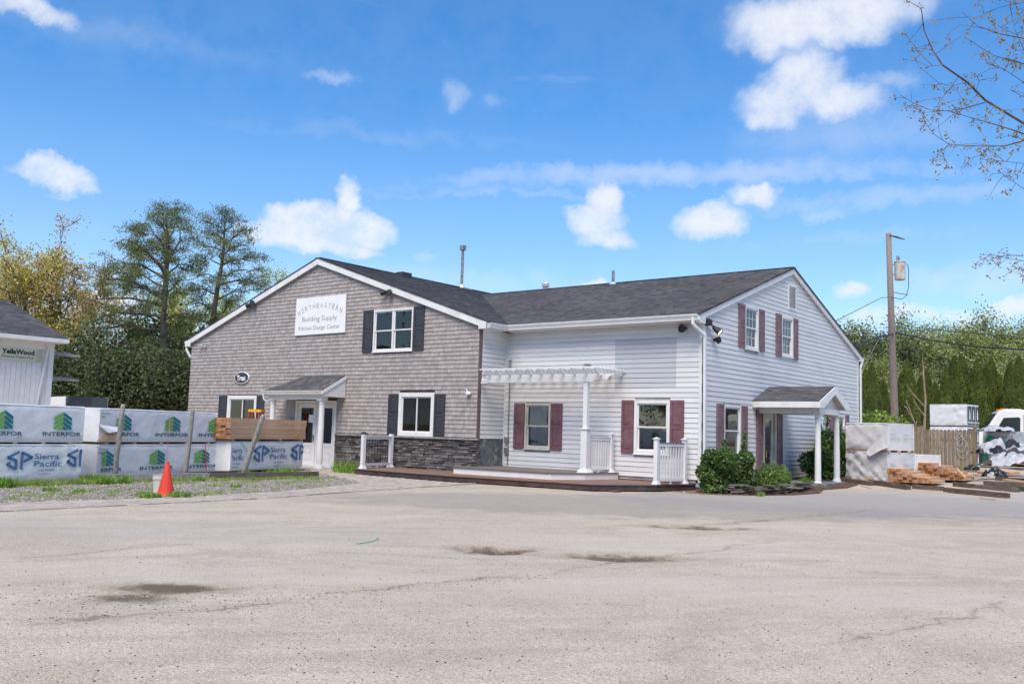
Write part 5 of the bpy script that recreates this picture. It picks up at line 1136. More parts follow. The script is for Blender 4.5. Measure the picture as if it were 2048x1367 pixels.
# ------------------------------------------------------------------ fence
FA, FB = gp_(1826, 890, 39.2), gp_(1950, 890, 38.2); fu = (FB-FA).normalized(); Lf = (FB-FA).length; zg = .30
t_ = thing('picket_fence', 'weathered grey-brown dog-ear wooden fence panel behind the loose lumber', 'fence', ((FA+FB)/2+Vector((0, 0, zg)))[:])
fn_ = Vector((fu.y, -fu.x, 0)); fn_ = fn_ if fn_.dot(FA) < 0 else -fn_; n = int(Lf/.145)
for i in range(n):
    a = FA+fu*(i*.145); h = 1.78+random.uniform(-.02, .02) + (.12 if i < 3 else 0); z0 = zg-.1; w_ = .138
    mb = MB(); P = [a+Vector((0, 0, z0)), a+fu*w_+Vector((0, 0, z0)), a+fu*w_+Vector((0, 0, z0+h)), a+fu*(w_-.03)+Vector((0, 0, z0+h+.05)), a+fu*.03+Vector((0, 0, z0+h+.05)), a+Vector((0, 0, z0+h))]
    mb.prism([p+fn_*random.uniform(0, .006) for p in P], fn_*.02); mb.build('picket', fencew, t_)
for z in (.5, 1.6): mb = MB(); mb.beam(FA-fn_*.05+Vector((0, 0, z)), FB-fn_*.05+Vector((0, 0, z)), .05, .09); mb.build('fence_rail', fencew, t_)
mb = MB(); mb.box(FB.x-.06, FB.x+.06, FB.y-.06, FB.y+.06, 0, 2.2); mb.build('post', fencew, t_)
t_ = thing('rope_coil', 'pale coiled rope hanging on the fence pickets', 'rope', (FA+fu*1.75+Vector((0, 0, 1.7)))[:])
for k_ in range(4):
    mb = MB(); c = FA+fu*(1.72+k_*.05)+fn_*.06; w_ = .06+k_*.05; h = .35+k_*.15; pts = [c+Vector((0, 0, 1.95-.0))+fu*0] + [c+fu*w_*math.sin(a)+Vector((0, 0, 1.95-h/2+h/2*math.cos(a)-.1*k_)) for a in np.linspace(0, 2*math.pi, 14)]
    mb.tube(pts, .014, 5); mb.build('rope_loop', M('pale_rope', (.42, .4, .36), .9), t_)
# ------------------------------------------------------------------ loose lumber, timbers
def loose(name, label, cpx, z, dirv, rows, L_, bw=.14, bh=.045, step=0.0, seed=0, fan=.0):
    c = GG(*cpx); c = Vector((c.x, c.y, 0)); r_ = random.Random(seed); t_ = thing(name, label, 'lumber stack', (c.x, c.y, z))
    e1v, e2v = dirv
    for j, nrow in enumerate(rows):
        for i in range(nrow):
            o_ = -(rows[0]-nrow)*bw*1.02-i*bw*1.02-j*step*.3; ll = L_*r_.uniform(.93, 1.05); st = r_.uniform(-.08, .08); a = c+e1v*o_+e2v*st; an = r_.uniform(-fan, fan); d = (e2v+e1v*an).normalized()
            mb = MB(); zz0 = z+bh/2+j*(bh+.003); mb.beam(a+Vector((0, 0, zz0)), a+d*ll+Vector((0, 0, zz0+r_.uniform(0, .012))), bw*.97, bh*.97)
            k = mb.build('board', [wood, woodend], t_)
            for p_ in k.data.polygons:
                if abs(p_.normal.dot(d)) > .9: p_.material_index = 1
    return t_
dv = (e1_, (e2_+e1_*.25).normalized())
rtg = Vector((RT.x, RT.y, 0)).normalized(); fwg = Vector((FW.x, FW.y, 0)).normalized(); dv2 = (rtg*.93-fwg*.36, (rtg*.6+fwg*.8).normalized())
loose('lumber_stack', 'loose tan boards fanned in steps, left of the two front piles', (1861, 973), gz(-7.8, 28.6)+.10, dv2, [9, 8, 6, 4, 3], 1.4, .13, .075, .04, 1, .05)
loose('lumber_stack', 'tan board pile with one stick lying across, right of the two front piles', (1924, 966), gz(-6.8, 29.5)+.12, dv2, [9, 9, 8, 6, 5, 3], 1.45, .13, .08, .07, 2, .02)
loose('lumber_stack', 'reddish boards stacked beside the fence post', (1973, 926), .5, dv2, [5, 5, 5, 4], 2.0, .15, .08, .0, 3, .02)
loose('lumber_stack', 'wide boards lying low under the crumpled tarps', (2016, 949), .30, dv2, [7, 7], 2.4, .16, .06, .0, 4, .03)
loose('lumber_stack', 'pale lumber pile at the right edge of the photo', (2085, 935), .45, dv2, [9, 9, 9, 8, 8, 7, 6], 4.0, .15, .06, .02, 5, .02)
o = MB(); a = at(1914, 937, 28.4); b = at(1929, 953, 27.6); o.beam(a, b, .05, .03); o = o.build('stick', wood); tag(o, 'short pale stick lying across the right board pile', 'stick')
def timber(pa, pb, w_, h, label, za=0, dzb=0):
    a, b = GG(*pa), GG(*pb); a = Vector((a.x, a.y, gz(a.x, a.y)+za)); b = Vector((b.x, b.y, gz(b.x, b.y)+za+dzb))
    mb = MB(); d = (b-a); L_ = d.length; u = d.normalized(); s_ = u.cross(Vector((0, 0, 1))).normalized(); k0 = len(mb.v); n = 7
    back = Vector((-s_.x, -s_.y, 0)); back = back if back.y > 0 else -back
    prof = []
    for i in range(n):
        p = a+d*(i/(n-1)); j = lambda: random.uniform(-.008, .008)
        for q in ((0, 0), (w_, 0), (w_, h), (0, h)): mb.v.append(tuple(p+back*(q[0]+j())+Vector((0, 0, q[1]+j()))))
    for i in range(n-1):
        for j in range(4): x = k0+i*4+j; y = k0+i*4+(j+1) % 4; mb.f.append((x, y, y+4, x+4)); mb.m.append(0)
    mb.f.append((k0+3, k0+2, k0+1, k0)); mb.f.append(tuple(k0+(n-1)*4+j for j in range(4))); mb.m += [0, 0]
    o = mb.build('landscape_timber', oldwood); tag(o, label, 'timber', 'old square timbers edging the yard')
timber((1690, 965), (1740, 971), .14, .13, 'short timber end at the foot of the front yard stack')
timber((1737, 968), (1812, 979), .17, .14, 'brown square timber under the front yard stack, ending in a cut face')
timber((1824, 977), (1884, 981), .17, .12, 'timber below the left board pile')
timber((1886, 984), (2013, 996), .16, .13, 'frontmost long mossy timber on the asphalt edge')
timber((1937, 975), (2033, 984), .16, .11, 'second timber, just behind the frontmost one')
timber((1905, 972), (1945, 976), .15, .12, 'short timber tucked under the right board pile')
timber((1967, 970), (2060, 977), .17, .14, 'timber crossing below the black plastic lump')
timber((2035, 981), (2100, 990), .17, .12, 'timber butting out of the right edge')
timber((1990, 960), (2090, 966), .17, .12, 'brown timber behind the black plastic lump')
for (xa, ya, xb, yb, z_, lab) in ((1985, 958, 2046, 962, .2, 'pale new plank laid over the old timbers, left of the right edge'), (2002, 948, 2060, 955, .26, 'yellowish plank in front of the crumpled wrap'), (1940, 962, 1992, 957, .16, 'tan plank running out from the right board pile'), (2010, 968, 2060, 974, .14, 'grey-tan plank closest to the right edge')):
    a, b = GG(xa, ya), GG(xb, yb); o = MB(); o.beam((a.x, a.y, a.z+z_), (b.x, b.y, b.z+z_), .16, .045); o = o.build('loose_plank', wood); tag(o, lab, 'plank', 'loose planks in the yard')
for (xa, ya, xb, yb, lab) in ((1822, 981, 1895, 985, 'thin splinter of tan wood lying by the timbers'), (1722, 972, 1744, 977, 'broken pale offcut beside the front yard stack'), (1960, 996, 1990, 1000, 'thin twig of wood lying on the asphalt')):
    a, b = GG(xa, ya), GG(xb, yb); o = MB(); o.beam(a+Vector((0, 0, .012)), b+Vector((0, 0, .015)), .035, .016); o = o.build('wood_scrap', wood); tag(o, lab, 'wood scrap')
# crumpled tarps: folded sheets
def crumple(name, label, cpx, d, w_, h, dep, mats, seed, z0=None, stripes=None, cat='tarp', amp=.3):
    c = at(*cpx, d); nu, nv = 30, 22; V = []; r_ = np.random.default_rng(seed); rt_ = Vector((RT.x, RT.y, 0)).normalized(); bk_ = Vector((-rt_.y, rt_.x, 0)); mi = []; F = []
    for j in range(nv+1):
        for i in range(nu+1):
            a = i/nu*2-1; b = j/nv*2-1; rr = min(1, a*a*.8+b*b*.8); hh = (1-rr)**.45*h if rr < 1 else 0
            p3 = Vector((a*2.2+seed, b*2.2, seed*1.7)); n1_ = mnoise.noise(p3*1.3); n2_ = abs(mnoise.noise(p3*2.6)); n3_ = abs(mnoise.noise(p3*5.5))
            p = c+rt_*(a*w_/2+n1_*amp*.3)+bk_*(b*dep/2+n3_*amp*.3)+Vector((0, 0, hh*(.75+.8*n1_)+amp*h*(n2_*1.0+n3_*.35)-.02)); V.append(tuple(p-c))
    for j in range(nv):
        for i in range(nu):
            k = j*(nu+1)+i; F.append((k, k+1, k+nu+2, k+nu+1)); m_ = 0
            if stripes: v_ = mnoise.noise(Vector((i*.09+seed*3, j*.13, seed))); m_ = 1 if v_ > stripes else 0
            mi.append(m_)
    F = [(f[0], f[1], f[2]) for f in F]+[(f[0], f[2], f[3]) for f in F]; mi = mi+mi
    o = npmesh(name, V, F, mats, None, c, mi=mi); tag(o, label, cat); return o
wr2 = M('silver_wrap', (.42, .435, .47), .45, .12, 4, .3, 14, spec=.3)
crumple('tarp', 'white wrap with black underside sagging over boards near the right edge', (2012, 907), 30.5, 1.7, .4, 1.2, [wr2, tarpb], 31, stripes=.24)
crumple('tarp', 'crumpled white and blue plastic heap spilling forward at the right', (2035, 932), 28.6, 1.8, .42, 1.0, [wr2, tarpb], 37, stripes=.27)
crumple('tarp', 'black plastic lump lying on the timbers', (1990, 953), 27.6, .65, .26, .4, [tarpb, wr2], 33, stripes=.22)
crumple('tarp', 'small black rag between the board pile and the fence post', (1944, 939), 29.5, .4, .16, .3, [tarpb], 35)
crumple('tarp', 'loose wrap bunched on top of the printed pack beside the truck', (1994, 862), 34.0, 1.1, .2, .8, [wr2], 36)
# big draped pack with the green band
a, b = gp_(1966, 870, 34.6), gp_(2026, 870, 33.6)
t_, f_, L_, H_, fe_ = wrapped_pack('lumber_pack', 'bulging wrapped pack with a green printed band next to the truck', 'lumber pack', a, b, 1.2, .85, 1.95, wr2, seed=41, amp=.04, group=grp, nfold=40)
mb = MB()
for i in range(12): s0 = L_*.22+i*L_*.06; s1 = s0+L_*.062; y0 = H_*.86-i*.02; mb.poly([f_(s0, y0-.2, .07), f_(s1, y0-.22, .07), f_(s1, y0-.01, .07), f_(s0, y0, .07)])
for i in range(6): x0_ = L_*.21-i*L_*.03; mb.poly([f_(x0_-.12, H_*.62-i*.17, .072), f_(x0_+.1, H_*.66-i*.17, .072), f_(x0_+.14, H_*.86-i*.17, .072), f_(x0_-.06, H_*.8-i*.17, .072)])
mb.build('green_printed_band', tarpg, t_)
# ------------------------------------------------------------------ truck on the right
P = at(2014, 892, 46.5); t_ = thing('truck_tractor', 'white day-cab truck parked behind the wrapped packs', 'truck', (P.x, P.y, .3), math.atan2(RT.y, RT.x)+math.pi-.35); t_.scale = (1.12,)*3
# local x forward (to the picture's left), y to its left, z up
cw = 1.05
side = [(-.68, .95), (-.68, 2.42), (-.62, 2.56), (-.4, 2.62), (.25, 2.58), (.45, 2.50), (.92, 1.75), (1.0, 1.6), (1.05, .95)]
mb = MB(); k = 0
mb.prism([(x, -cw, z) for x, z in side], (0, 2*cw, 0)); cab = mb.build('cab', truckw, t_, world=False); mod = cab.modifiers.new('bevel', 'BEVEL'); mod.width = .07; mod.segments = 3
gl_t = M('dark_truck_glass', (.03, .04, .045), .08, .1, 1, 0, spec=.8)
for s_ in (-1, 1):
    y = s_*(cw+.002); P_ = [(-.38, 1.62), (.52, 1.58), (.47, 1.82), (.25, 2.22), (-.34, 2.26), (-.40, 2.2)]
    mb = MB(); mb.prism([(x, y, z) for x, z in P_], (0, s_*.006, 0)); mb.build('side_window', gl_t, cab, world=False)
    mb = MB()
    for (xa, xb, za, zb3) in ((-.53, -.51, .98, 2.36), (.66, .69, .98, 1.6), (-.53, .69, .98, 1.01)): mb.box(xa, xb, y-.002, y+s_*.006, za, zb3)
    mb.build('door_seam', ink_gr, cab, world=False)
    mb = MB(); mb.box(-.48, -.34, y-.0, y+s_*.02, 1.1, 1.34); mb.build('door_handle', black, cab, world=False)
    mb = MB(); put_text(mb, 'NORTHEASTERN', lambda u_, v_: (-u_*s_*-1*-1, y+s_*.004, v_), -.3, 1.44, .06, .55, .02); mb.build('door_lettering', M('red_ink', (.4, .05, .03), .5), cab, world=False)
mb = MB(); a0, a1 = Vector((.50, 0, 2.42)), Vector((.90, 0, 1.80)); mb.prism([a0+Vector((.012, -.9, 0)), a0+Vector((.012, .9, 0)), a1+Vector((.012, .95, 0)), a1+Vector((.012, -.95, 0))], (.012, 0, .008)); mb.build('windshield', gl_t, cab, world=False)
mb = MB(); mb.prism([(1.0, -.8, .9), (1.0, -.85, 1.62), (2.3, -.6, 1.35), (2.5, -.55, .8)], (0, 1.6, 0)); hd = mb.build('hood', truckw, t_, world=False)
amb = M('amber_lens', (.8, .2, .02), .3)
for y in (-.8, -.4, 0, .4, .8): mb = MB(); mb.box(.18, .3, y-.05, y+.05, 2.585, 2.64); mb.build('marker_light', amb, cab, world=False)
mb = MB(); mb.tube([(-.5, -.3, 2.62), (.1, -.3, 2.62)], .05, 8); mb.tube([(-.3, -.3, 2.6), (-.3, -.3, 2.7)], .04, 8); mb.build('air_horn', metal, cab, world=False)
mb = MB(); mb.tube([(.55, -1.25, 1.9), (.62, -1.3, 1.3)], .1, 8); mb.tube([(.5, -1.05, 1.9), (.55, -1.25, 1.9)], .02, 6); mb.build('mirror', truckw, t_, world=False)
mb = MB(); mb.box(-4.5, 2.0, -.45, .45, .55, .9); mb.build('chassis', black, t_, world=False)
mb = MB(); mb.box(-1.6, -.9, -1.05, 1.05, .6, .85); mb.build('deck_plate', galv, t_, world=False)
for y0_ in (.75, -1.1): mb = MB(); mb.box(-1.3, .2, y0_, y0_+.35, .3, .85); mb.build('fuel_tank', galv, t_, world=False)
mb = MB(); mb.tube([(-1.15, -.5, .9), (-1.15, -.5, 2.9)], .07, 8); mb.build('exhaust_stack', galv, t_, world=False)
for x in (1.6, -2.6, -3.8):
    for y in (-.95, .95): mb = MB(); mb.tube([(x, y-.16, .5), (x, y+.16, .5)], .5, 20); wh = mb.build('wheel', black, t_, world=False); mb = MB(); mb.tube([(x, y-.165, .5), (x, y+.165, .5)], .26, 14); mb.build('rim', galv, wh, world=False)
# ------------------------------------------------------------------ utility pole and wires
pb0 = at(1790, 850, 42); pt0 = at(1777, 466, 42); base_ = pb0+(pb0-pt0)*.22; base_.z = 0
t_ = thing('utility_pole', 'wooden utility pole with a rusty transformer behind the right gable', 'utility pole', base_[:])
mb = MB(); mb.tube([base_, pb0, (pb0+pt0)/2, pt0], [.20, .17, .145, .115], 14); mb.build('pole', polew, t_, smooth=True)
rt_ = Vector((RT.x, RT.y, 0)).normalized()
mb = MB(); c = at(1800, 560, 41.9); mb.lathe([(.2, 0), (.23, .02), (.23, .78), (.25, .8), (.25, .84), (.15, .88), (0.0, .9)], tuple(c), 20); tr = mb.build('transformer', rust, t_, smooth=False)
mb = MB(); mb.tube([c+Vector((-.1, 0, .85)), c+Vector((-.1, 0, 1.12))], [.06, .04], 8); mb.tube([c+Vector((-.02, 0, .85)), c+Vector((-.02, 0, 1.05))], .03, 8); mb.build('bushing', metal, tr)
mb = MB(); 
for z in (.25, .7): mb.beam(c+Vector((0, 0, z)), c-rt_*.45+Vector((0, 0, z)), .05, .05)
mb.build('mounting_bracket', metal, t_)
mb = MB(); mb.tube([at(1778, 470, 41.9), at(1793, 474, 41.8), at(1810, 479, 41.7)], [.02, .045, .02], 6); mb.build('insulator', M('brown_insulator', (.12, .07, .05), .4), t_)
mb = MB(); mb.tube([at(1813, 527, 41.8), at(1817, 535, 41.8), at(1817, 575, 41.8), at(1812, 592, 41.8), at(1803, 598, 41.8), at(1788, 595, 41.8)], .016, 6); mb.tube([at(1787, 584, 41.8), at(1800, 587, 41.7), at(1816, 589, 41.7)], .015, 6); mb.build('drop_wire', black, t_)
def wire(name, pts, r_, label, mat=black):
    P = []; 
    for (a, b) in zip(pts[:-1], pts[1:]): P += [a.lerp(b, t) for t in (0, .25, .5, .75)]
    P.append(pts[-1]); mb = MB(); mb.tube(P, r_, 5); o = mb.build(name, mat); tag(o, label, 'wire', 'overhead wires')
wire('wire', [at(1787, 594, 42), at(1763, 595, 40.5), at(1700, 627, 36), at(1668, 643, 33.6)], .014, 'service wire dropping from the pole to the right gable roof')
wire('wire', [at(1787, 667, 42), at(1750, 676, 38), at(1709, 691, 34.6)], .032, 'thick dark cable from the pole to the right eave')
wire('wire', [at(1790, 665, 42), at(1860, 680, 39), at(1950, 693, 36), at(2060, 700, 33), at(2300, 700, 28)], .032, 'thick black cable sagging from the pole out to the right')
wire('wire', [at(1790, 645, 42), at(1830, 655, 41), at(1930, 665, 38), at(2060, 676, 35), at(2300, 680, 30)], .013, 'thin cable above the thick one, right of the pole')
wire('wire', [at(1788, 625, 42), at(1750, 692, 41), at(1717, 755, 40), at(1690, 810, 39)], .010, 'guy wire slanting down left of the pole', metal)
# ------------------------------------------------------------------ planting bed by the right corner
bed = [(XR+.0, 22.5), (-11.2, 22.1), (-10.6, 21.9), (-9.9, 22.4), (-9.2, 23.4), (-8.9, 24.5), (-9.2, 25.6), (-8.9, 26.6), (-9.0, 27.9), (-9.6, 29.2), (-10.2, 30.2), (XR, 31.0)]
mulch = M('mulch_soil', (.13, .075, .05), .95, .3, 9, 1., 35, col2=(.055, .04, .03))
mb = MB(); k = len(mb.v); mb.v.append((XR+.3, 26.2, gz(XR, 26)+.1)); 
for x, y in bed: mb.v.append((x, y, gz(x, y)+.012))
for i in range(len(bed)-1): mb.f.append((0, i+1, i+2)); mb.m.append(0)
b_ = mb.build('planting_bed', mulch); b_['kind'] = 'structure'
t_ = thing('stone_border', 'dry-stacked flat fieldstones edging the bed by the side door', 'stone border', (-10.2, 23.0, 0))
flag = M('flat_fieldstone', (.21, .185, .165), .9, .2, 6, .8, 24, obj=.3, col2=(.11, .10, .09))
r_ = random.Random(5); edge_ = [(-11.3, 22.55), (-10.8, 22.45), (-10.3, 22.6), (-9.9, 23.0), (-9.6, 23.6), (-9.5, 24.3), (-9.6, 25.2), (-9.7, 26.0)]
def along(P, t): n = len(P)-1; i = min(n-1, int(t*n)); f = t*n-i; return (P[i][0]+(P[i+1][0]-P[i][0])*f, P[i][1]+(P[i+1][1]-P[i][1])*f, math.atan2(P[i+1][1]-P[i][1], P[i+1][0]-P[i][0]))
for lay in range(5):
    for k in range(17-lay*2):
        t = (k+.5+r_.uniform(-.4, .4)+(lay % 2)*.5)/(18-lay*2); t = min(.99, max(0, t)); x, y, an = along(edge_, t); an += r_.uniform(-.5, .5); off_ = -lay*.06+r_.uniform(-.08, .1)
        cx, cy = x+off_*-.6, y+off_*-1.0*-1; w_ = r_.uniform(.14, .32); dd_ = r_.uniform(.1, .2); h = r_.uniform(.02, .042); z = gz(cx, cy)+.03+lay*.048+r_.uniform(-.01, .01); n = 7
        tilt = r_.uniform(-.12, .12); P = [(cx+math.cos(a+.2)*w_*r_.uniform(.75, 1.05)*math.cos(an)-math.sin(a+.2)*dd_*math.sin(an), cy+math.cos(a+.2)*w_*math.sin(an)+math.sin(a+.2)*dd_*r_.uniform(.75, 1.05)*math.cos(an), z+math.cos(a)*w_*tilt) for a in np.linspace(0, 2*math.pi, n, endpoint=False)]
        mb = MB(); mb.prism(P, (0, 0, h)); mb.build('stone', flag, t_)
# ------------------------------------------------------------------ foliage generators (numpy)
def leafquads(P, N, size, rg, asp=.5, jit=.6):                  # P centres, N outward directions, one bent quad (2 tris) per leaf
    n = len(P); u = rg.normal(size=(n, 3)); nn = N*(1-jit)+rg.normal(size=(n, 3))*jit; nn /= np.linalg.norm(nn, axis=1, keepdims=True)+1e-9
    u -= nn*(u*nn).sum(1, keepdims=True); u /= np.linalg.norm(u, axis=1, keepdims=True)+1e-9; v = np.cross(nn, u); s = (size*rg.uniform(.6, 1.3, n))[:, None]
    A_ = P-u*s; B_ = P+v*s*asp; C_ = P+u*s; D_ = P-v*s*asp
    V = np.stack([A_, B_, C_, D_], 1).reshape(-1, 3); F = np.arange(n*4).reshape(n, 4); return V, F
def foliage_mat(name, c1, c2, c3=None, rough=.6, trans=.3, g=1.75): 
    c1 = tuple(min(.62, q*g) for q in c1); c2 = tuple(min(.5, q*g*1.15) for q in c2)
    return M(name, c1, rough, .1, .9, 0, 10, col2=c2, isl=.35, trans=trans, spec=.25)
def limbs(rg, h, spread, levels=3, n0=7, r0=.18, trunk_frac=.35, up=.55, bend=.18, crown0=.25, seedpts=None):
    """branch skeleton: list of (points, radii); tip positions for leaves"""
    B = []; tips = []
    tr = [np.array([0, 0, 0.])]; d = np.array([0, 0, 1.])
    for i in range(7): d = d+rg.normal(size=3)*np.array([.06, .06, 0]); d /= np.linalg.norm(d); tr.append(tr[-1]+d*h*.8/7)
    B.append((tr, [r0*(1-.8*i/7) for i in range(8)]))
    def grow(p, d, L_, r_, lv):
        pts = [p]; n = 5
        for i in range(n): d = d+rg.normal(size=3)*bend+np.array([0, 0, up*.12]); d /= np.linalg.norm(d); pts.append(pts[-1]+d*L_/n)
        B.append((pts, [r_*(1-.75*i/n) for i in range(n+1)]))
        if lv == 0: tips.extend(pts[1:]); return
        for k in range(rg.integers(3, 6)):
            i = rg.integers(1, n+1); dd_ = d*.6+rg.normal(size=3)*.55; dd_ /= np.linalg.norm(dd_); grow(pts[i], dd_, L_*rg.uniform(.45, .7), r_*.5, lv-1)
    for k in range(n0):
        t = crown0+(1-crown0)*(k+rg.random())/n0; i = min(6, int(t*7)); p = tr[i]+(tr[i+1]-tr[i])*(t*7-i); a = k*2.4+rg.random(); e = rg.uniform(.2, .7)+up*t
        dd_ = np.array([math.cos(a)*math.cos(e), math.sin(a)*math.cos(e), math.sin(e)]); grow(p, dd_, spread*rg.uniform(.7, 1.1)*(1.15-.5*t), r0*.5*(1.1-.6*t), levels-1)
    return B, np.array(tips)
def branch_mesh(B, rmin=.012, n=5, skip=0):
    mb = MB()
    for pts, rad in B:
        if rad[0] < skip: continue
        mb.tube(pts, [max(r_, rmin) for r_ in rad], n, caps=False)
    return mb
def mk_tree(name, label, cat, loc, h, spread, seed, leafm, barkm, nleaf, lsize, density=1., group=None, rot=0, n0=8, trunk0=.25, sig=.28, up=.5, rmin=.015, levels=3, r0=.2):
    rg = np.random.default_rng(seed); B, tips = limbs(rg, h, spread, levels, n0, r0, up=up, crown0=trunk0)
    t_ = thing(name, label, cat, loc, rot, group)
    branch_mesh(B, rmin).build('trunk', barkm, t_, world=False)
    idx = rg.integers(0, len(tips), nleaf); P = tips[idx]+rg.normal(size=(nleaf, 3))*sig; c = np.array([0, 0, h*.55]); N = P-c; N /= np.linalg.norm(N, axis=1, keepdims=True)+1e-9
    V, F = leafquads(P, N, lsize, rg, .55, .7); npmesh('crown', V, F, leafm, t_)
    return t_
yel_m = foliage_mat('spring_yellow_leaves', (.40, .295, .085), (.31, .225, .07), g=1.7); yel2_m = foliage_mat('spring_ochre_leaves', (.38, .25, .095), (.28, .18, .08)); ygr_m = foliage_mat('yellow_green_leaves', (.32, .32, .055), (.22, .24, .05))
grn_m = foliage_mat('fresh_green_leaves', (.20, .225, .07), (.085, .105, .036), trans=.3); grn2_m = foliage_mat('mid_green_leaves', (.25, .26, .10), (.11, .125, .05), trans=.3); dkg_m = foliage_mat('dark_evergreen_leaves', (.065, .08, .03), (.028, .036, .016), trans=.2)
pine_m = foliage_mat('pine_needles', (.125, .14, .045), (.05, .062, .022), trans=.2); arb_m = foliage_mat('arborvitae_green', (.085, .105, .022), (.03, .042, .010), trans=.15)
brnv_m = foliage_mat('olive_brown_young_leaves', (.24, .165, .05), (.15, .10, .03), trans=.4)
# ---- spring trees, left
gl_ = 'pale spring trees on the left'
for (x, d, top, sp, sd_, lm, lab, nl) in ((-95, 70, 440, 6.5, 1, yel_m, 'yellow-leaved spring tree cut by the left edge of the photo', 8000), (20, 66, 452, 5.5, 2, yel_m, 'dense yellow spring tree above the shed roof', 11000), (118, 72, 478, 5.4, 3, yel2_m, 'sparse ochre spring tree left of the tall pine', 6500), (190, 78, 520, 5.0, 4, yel2_m, 'thin ochre tree low beside the tall pine', 5000), (352, 92, 560, 5.5, 5, ygr_m, 'bright yellow-green tree behind the two pines', 8000), (505, 95, 545, 5.5, 6, ygr_m, 'yellow-green treetop showing over the left rake', 8000), (430, 100, 590, 5.5, 7, ygr_m, 'low yellow-green tree between the second pine and the roof', 7000)):
    p = at(x, 845, d); hz_ = at(x, top, d).z; mk_tree('spring_tree', lab, 'tree', (p.x, p.y, 0), hz_*.93, sp, sd_, lm, bark, int(nl*1.7), .095, n0=11, trunk0=.2, sig=.35, up=.85, rmin=.03, r0=.25, group=gl_)
# ---- pines
def needle_tufts(C_, rad, rg, per=44, ln=.2, w_=.02):
    n = len(C_)*per; P = np.repeat(C_, per, 0)+rg.normal(size=(n, 3))*np.array([rad, rad, rad*.45]); d = rg.normal(size=(n, 3))+np.array([0, 0, .5]); d /= np.linalg.norm(d, axis=1, keepdims=True); s = np.cross(d, rg.normal(size=(n, 3))); s /= np.linalg.norm(s, axis=1, keepdims=True)+1e-9
    L_ = (ln*rg.uniform(.6, 1.3, n))[:, None]; V = np.stack([P-s*w_, P+s*w_, P+d*L_+s*w_*.4, P+d*L_-s*w_*.4], 1).reshape(-1, 3); return V, np.arange(n*4).reshape(n, 4)
def pine(label, x, d, top, trunk_px, limbs_px, seed, tuft=.27, r0=.34):
    rg = np.random.default_rng(seed); P0 = at(trunk_px[0][0], trunk_px[0][1], d); base = Vector((P0.x, P0.y, 0)); t_ = thing('pine_tree', label, 'tree', base[:], 0, 'tall pines left of the building')
    tp = [base]+[at(a, b, d) for a, b in trunk_px]; H_ = tp[-1].z; B = [([np.array(p-base) for p in tp], [r0*(1-.85*i/(len(tp)-1)) for i in range(len(tp))])]; tips = []
    for (sx, sy, ex, ey, dy, cl) in limbs_px:                      # start px, end px, depth offset, density
        a = np.array(at(sx, sy, d)-base); b = np.array(at(ex, ey, d+dy)-base); mid_ = (a+b)/2+np.array([0, 0, .35]); pts = [a, a*.6+mid_*.4+rg.normal(size=3)*.1, mid_, mid_*.5+b*.5+rg.normal(size=3)*.15, b]
        L_ = np.linalg.norm(b-a); rr = .035+.018*L_; B.append((pts, [rr, rr*.8, rr*.6, rr*.4, .02]))
        for k in range(int(3+L_*1.35*cl)):
            t = rg.uniform(.3, 1.0); q = a+(b-a)*t+np.array([0, 0, .35*4*t*(1-t)]); e = q+rg.normal(size=3)*np.array([.7, .7, .32])*min(1.6, .45+L_*.2)+np.array([0, 0, .2]); B.append(([q, (q+e)/2+rg.normal(size=3)*.08, e], [.03, .022, .014])); tips += [e, e+rg.normal(size=3)*.2, e+rg.normal(size=3)*.22]
    branch_mesh(B, .014, 6).build('trunk', barkp, t_, world=False)
    V, F = needle_tufts(np.array(tips), tuft, rg); npmesh('crown', V, F, pine_m, t_); return t_
pine('tallest pine with a rounded tip and forked trunk, left of the building', 330, 62, 418, [(332, 800), (330, 720), (326, 640), (332, 560), (334, 520), (336, 470), (330, 432)],
     [(334, 520, 300, 452, 0, 1), (334, 500, 290, 470, -1, 1), (336, 480, 360, 440, 0, 1), (333, 440, 345, 422, .5, 1.2), (332, 450, 318, 428, .5, 1.2), (334, 530, 385, 452, 0, .5), (333, 540, 262, 495, 0, 1.2), (333, 548, 250, 478, 1, 1.2), (333, 560, 225, 518, 0, 1.1), (333, 575, 235, 545, -2, 1.3), (331, 590, 205, 560, 0, 1.4), (331, 600, 250, 575, 2, 1.2), (330, 615, 190, 598, 0, 1.2), (330, 585, 380, 560, 0, .7), (330, 600, 365, 590, 1, 1), (330, 640, 200, 635, 0, 1.2), (330, 650, 240, 625, -2, 1.2), (328, 660, 175, 660, 0, 1.3), (330, 690, 210, 690, 0, 1.2), (330, 700, 250, 705, -2, 1.1), (330, 720, 180, 720, 1, 1.1), (330, 640, 385, 640, 0, 1), (330, 680, 372, 690, 0, 1.1), (330, 740, 372, 745, -1, 1.0), (330, 550, 300, 520, -3, 1), (333, 560, 370, 530, 3, .6), (330, 620, 290, 610, -3, 1.2), (333, 510, 300, 500, 3, 1), (334, 470, 310, 455, -2, 1)], 11)
